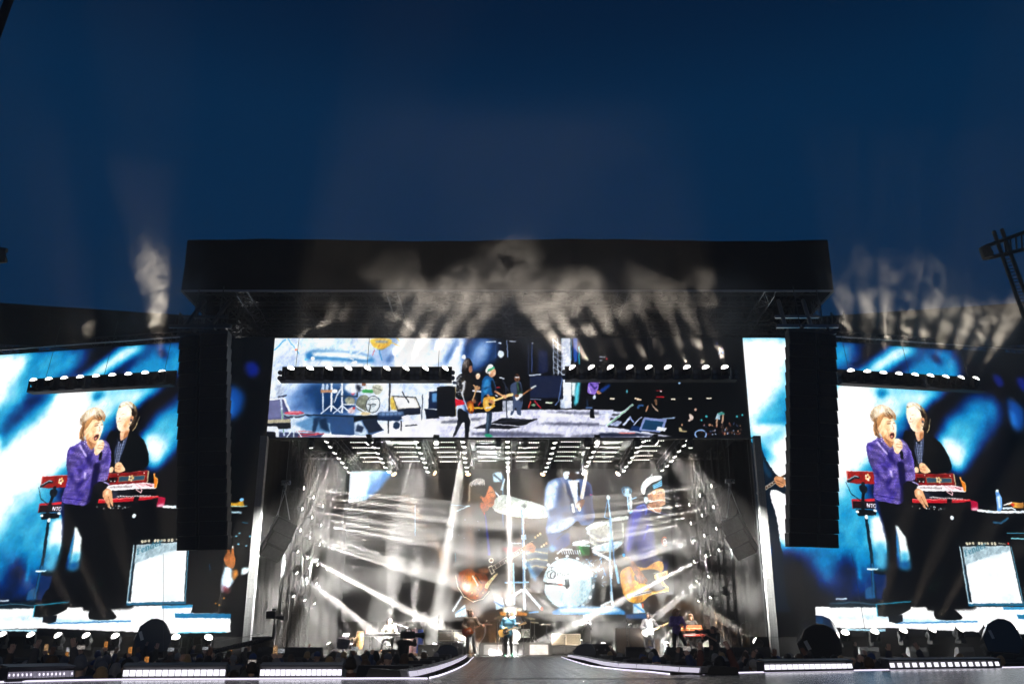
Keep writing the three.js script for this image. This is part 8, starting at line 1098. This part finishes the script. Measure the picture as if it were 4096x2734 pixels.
// ---------- the crowd ----------
{
  const shirts = [[.02, .02, .025], [.04, .045, .06], [.1, .1, .1], [.03, .05, .12], [.12, .05, .04], [.2, .2, .2], [.05, .06, .05], [.08, .07, .06]].map((c) => mat(c, .9));
  const hairs = { dark: mat([.025, .018, .014], .7), brown: mat([.09, .05, .025], .7), grey: mat([.3, .29, .27], .8), blond: mat([.4, .26, .11], .7), black: mat(.012, .7), white: mat([.6, .58, .54], .8), blue: mat([.03, .07, .2], .8), tan: mat([.42, .36, .28], .8), red: mat([.25, .03, .03], .8), slate: mat([.12, .14, .17], .9) };
  const skins = [SKIN.pale, SKIN.tan, SKIN.brown, SKIN.tan, SKIN.pale];
  const poses = {
    down: pose({}), clap: pose({ elL: [.26, 1.36, .26], wrL: [.06, 1.66, .34], elR: [-.26, 1.36, .26], wrR: [-.04, 1.68, .34], curl: .2 }), high: pose({ elL: [.3, 1.64, .08], wrL: [.26, 1.92, .12], elR: [-.26, 1.14, -.02], curl: .3 }),
    both: pose({ elL: [.34, 1.6, .08], wrL: [.3, 1.88, .16], elR: [-.34, 1.6, .08], wrR: [-.26, 1.9, .16], curl: .25 }), phone: pose({ elL: [.22, 1.34, .3], wrL: [.07, 1.62, .42], elR: [-.22, 1.34, .3], wrR: [-.07, 1.62, .42], curl: .7 }), phoneHigh: pose({ elR: [-.24, 1.6, .16], wrR: [-.12, 1.86, .28], curl: .7 }),
  };
  const kinds = [['down', 'short', 'short-haired'], ['down', 'long', 'long-haired'], ['down', 'cap', 'capped'], ['clap', 'short', 'clapping short-haired'], ['high', 'short', 'arm-raising short-haired'], ['both', 'shag', 'long-haired two-arms-up'], ['phone', 'short', 'phone-filming short-haired'], ['phoneHigh', 'long', 'phone-lifting long-haired'], ['down', 'beanie', 'beanie-wearing'], ['down', 'bun', 'tied-haired'], ['down', 'capBack', 'back-capped'], ['clap', 'long', 'clapping long-haired']];
  const geos = kinds.map(([p, h]) => figure(poses[p], { hair: h, loose: .03 }, .036).geo);
  const phoneGlow = ['#ffd9a8', '#cfe4ff', '#ffb35c', '#eef4ff'].map((c) => new THREE.MeshStandardMaterial({ color: lin(.05), emissive: new THREE.Color(c), emissiveIntensity: .9, emissiveMap: dataTex(16, 32, (u, v, x, y) => { const b = fbm(x / 3, y / 3, 3, c.charCodeAt(3)); return [b * 1.3, b * 1.2, b * 1.1]; }, true), roughness: .3 }));
  const phoneBody = new RoundedBoxGeometry(.08, .16, .009, 2, .003), phoneFace = box(.072, .148, .001, 0, 0, .0056);
  const tone = (n) => n; let phones = 0;
  function spectator(x, z, k, hair, shirt, skin, hgt, turn, label, group) {
    const t = thing('person', label, 'person', [x, 0, z], Math.PI + turn, group), g = geos[k]; t.scale.set(1, hgt / 1.75, 1); t.scale.multiplyScalar(1);
    part('body', g.body, skin, t); part('top', g.top, shirt, t); part('trousers', g.trousers, shirts[0], t); part('shoes', g.shoes, M.rubber, t); if (g.hair) part(['cap', 'beanie', 'capBack'].includes(kinds[k][1]) ? 'hat' : 'hair', g.hair, hair, t);
    const ph = kinds[k][0]; if ((ph === 'phone' || ph === 'phoneHigh') && phones < 22) {
      const lx = ph === 'phone' ? 0 : -.11, ly = (ph === 'phone' ? 1.76 : 2.0) * hgt / 1.75, lz = ph === 'phone' ? .46 : .33, q = V(lx, ly, lz).applyAxisAngle(UP, Math.PI + turn).add(V(x, 0, z)), wide = phones % 2;
      const o = thing('phone', `glowing phone held up ${phones < 11 ? 'in the crowd left of the runway' : 'in the crowd right of the runway'}`, 'phone', q.toArray(), turn, 'phones held up in the crowd'); part('phone_body', phoneBody, M.blackSatin, o); part('phone_display', phoneFace, phoneGlow[phones % 4], o); if (wide) o.rotation.z = Math.PI / 2; phones++;
    }
    return t;
  }
  const hk = ['dark', 'brown', 'grey', 'black', 'dark', 'brown', 'blond', 'dark'], plain = { dark: 'dark', brown: 'brown', grey: 'grey', black: 'black', blond: 'blond', white: 'white', blue: 'blue', tan: 'tan', red: 'red', slate: 'slate' };
  const rows = [14.75, 15.7, 16.8, 18.1, 19.6, 21.3, 23.3, 25.6, 28.2, 31.2, 34.2];
  // spectators whose look stands out in the photograph
  [[[-9.638,1.78,-20.845], 8, 'slate', 'spectator in a grey knit hat at the far left'], [[-8.68,1.8,-20.697], 8, 'slate', 'spectator in a two-tone grey hat beside the second batten'], [[-8.503,1.68,-18.983], 0, 'white', 'white-haired spectator next to the two-tone grey hat'], [[-9.026,1.78,-27.912], 2, 'blue', 'spectator in a bright blue cap under the crane arm'], [[-4.58,1.72,-25.477], 10, 'tan', 'spectator in a tan cap left of the runway'], [[-3.711,1.7,-22.905], 2, 'red', 'spectator in a dark red cap near the wedge monitors'], [[-3.705,1.62,-22.062], 0, 'grey', 'grey-haired spectator right of the tan cap'], [[-3.641,1.64,-22.545], 1, 'blond', 'blond spectator holding a phone left of the wedge monitors'], [[19.464,1.8,-55.494], 8, 'slate', 'spectator in a round grey knit hat right of the first batten'], [[19.468,1.75,-52.087], 0, 'white', 'white-haired spectator under the right wing screen'], [[-5.818,1.55,-20.362], 0, 'dark', 'dark-haired spectator between the two lit battens on the left']].forEach(([p, k, h, l]) => spectator(p[0], Math.max(p[2], -34), k, hairs[h], shirts[(k + 1) % 8], skins[k % 5], p[1], rr(-.2, .2), l));
  for (const side of [-1, 1]) rows.forEach((d, r) => {
    const out = side < 0 ? Math.max(-(d * .58 + .2), -13) : Math.min(d * .58 + .2, 13), inn = side < 0 ? -2.5 : 3.1; let edge = side < 0 ? 0 : 0;
    const step = r < 3 ? .66 : r < 6 ? .74 : .95;
    for (let x = inn + side * rr(.0, .4); side < 0 ? x > out : x < out; x += side * step * rr(.8, 1.25)) {
      const z = -d + rr(-.28, .28); // keep off the platform
      const fe = side < 0 ? (x < -5.56 ? -12.9 : -13.9) : -(15.64 + (x - 2.56) * .62); if (z > fe - .45) continue;
      const q = rnd(), k = q < .34 ? 0 : q < .44 ? 1 : q < .52 ? 2 : q < .6 ? 3 : q < .68 ? 4 : q < .72 ? 5 : q < .8 ? 6 : q < .86 ? 7 : q < .89 ? 8 : q < .94 ? 9 : q < .97 ? 10 : 11;
      const hn = ['cap', 'beanie', 'capBack'].includes(kinds[k][1]) ? ['slate', 'black', 'blue', 'dark'][rnd() * 4 | 0] : hk[rnd() * 8 | 0];
      const where = side < 0 ? (x < -5 ? 'far left of the runway' : 'left of the runway') : (x > 7 ? 'far right of the runway' : 'right of the runway');
      spectator(x, z, k, hairs[hn], shirts[rnd() * 8 | 0], skins[rnd() * 5 | 0], rr(1.64, 1.86), rr(-.35, .35) - x * .02, `${kinds[k][2]} spectator with ${plain[hn]} ${['cap', 'beanie', 'capBack'].includes(kinds[k][1]) ? 'headwear' : 'hair'} seen from behind, ${where}`, `crowd ${where}, ${kinds[k][2]}, ${plain[hn]}`);
    }
  });
}

scene.traverse((o) => { if (o.isMesh) { o.castShadow = true; o.receiveShadow = true; } });
renderer.render(scene, camera);
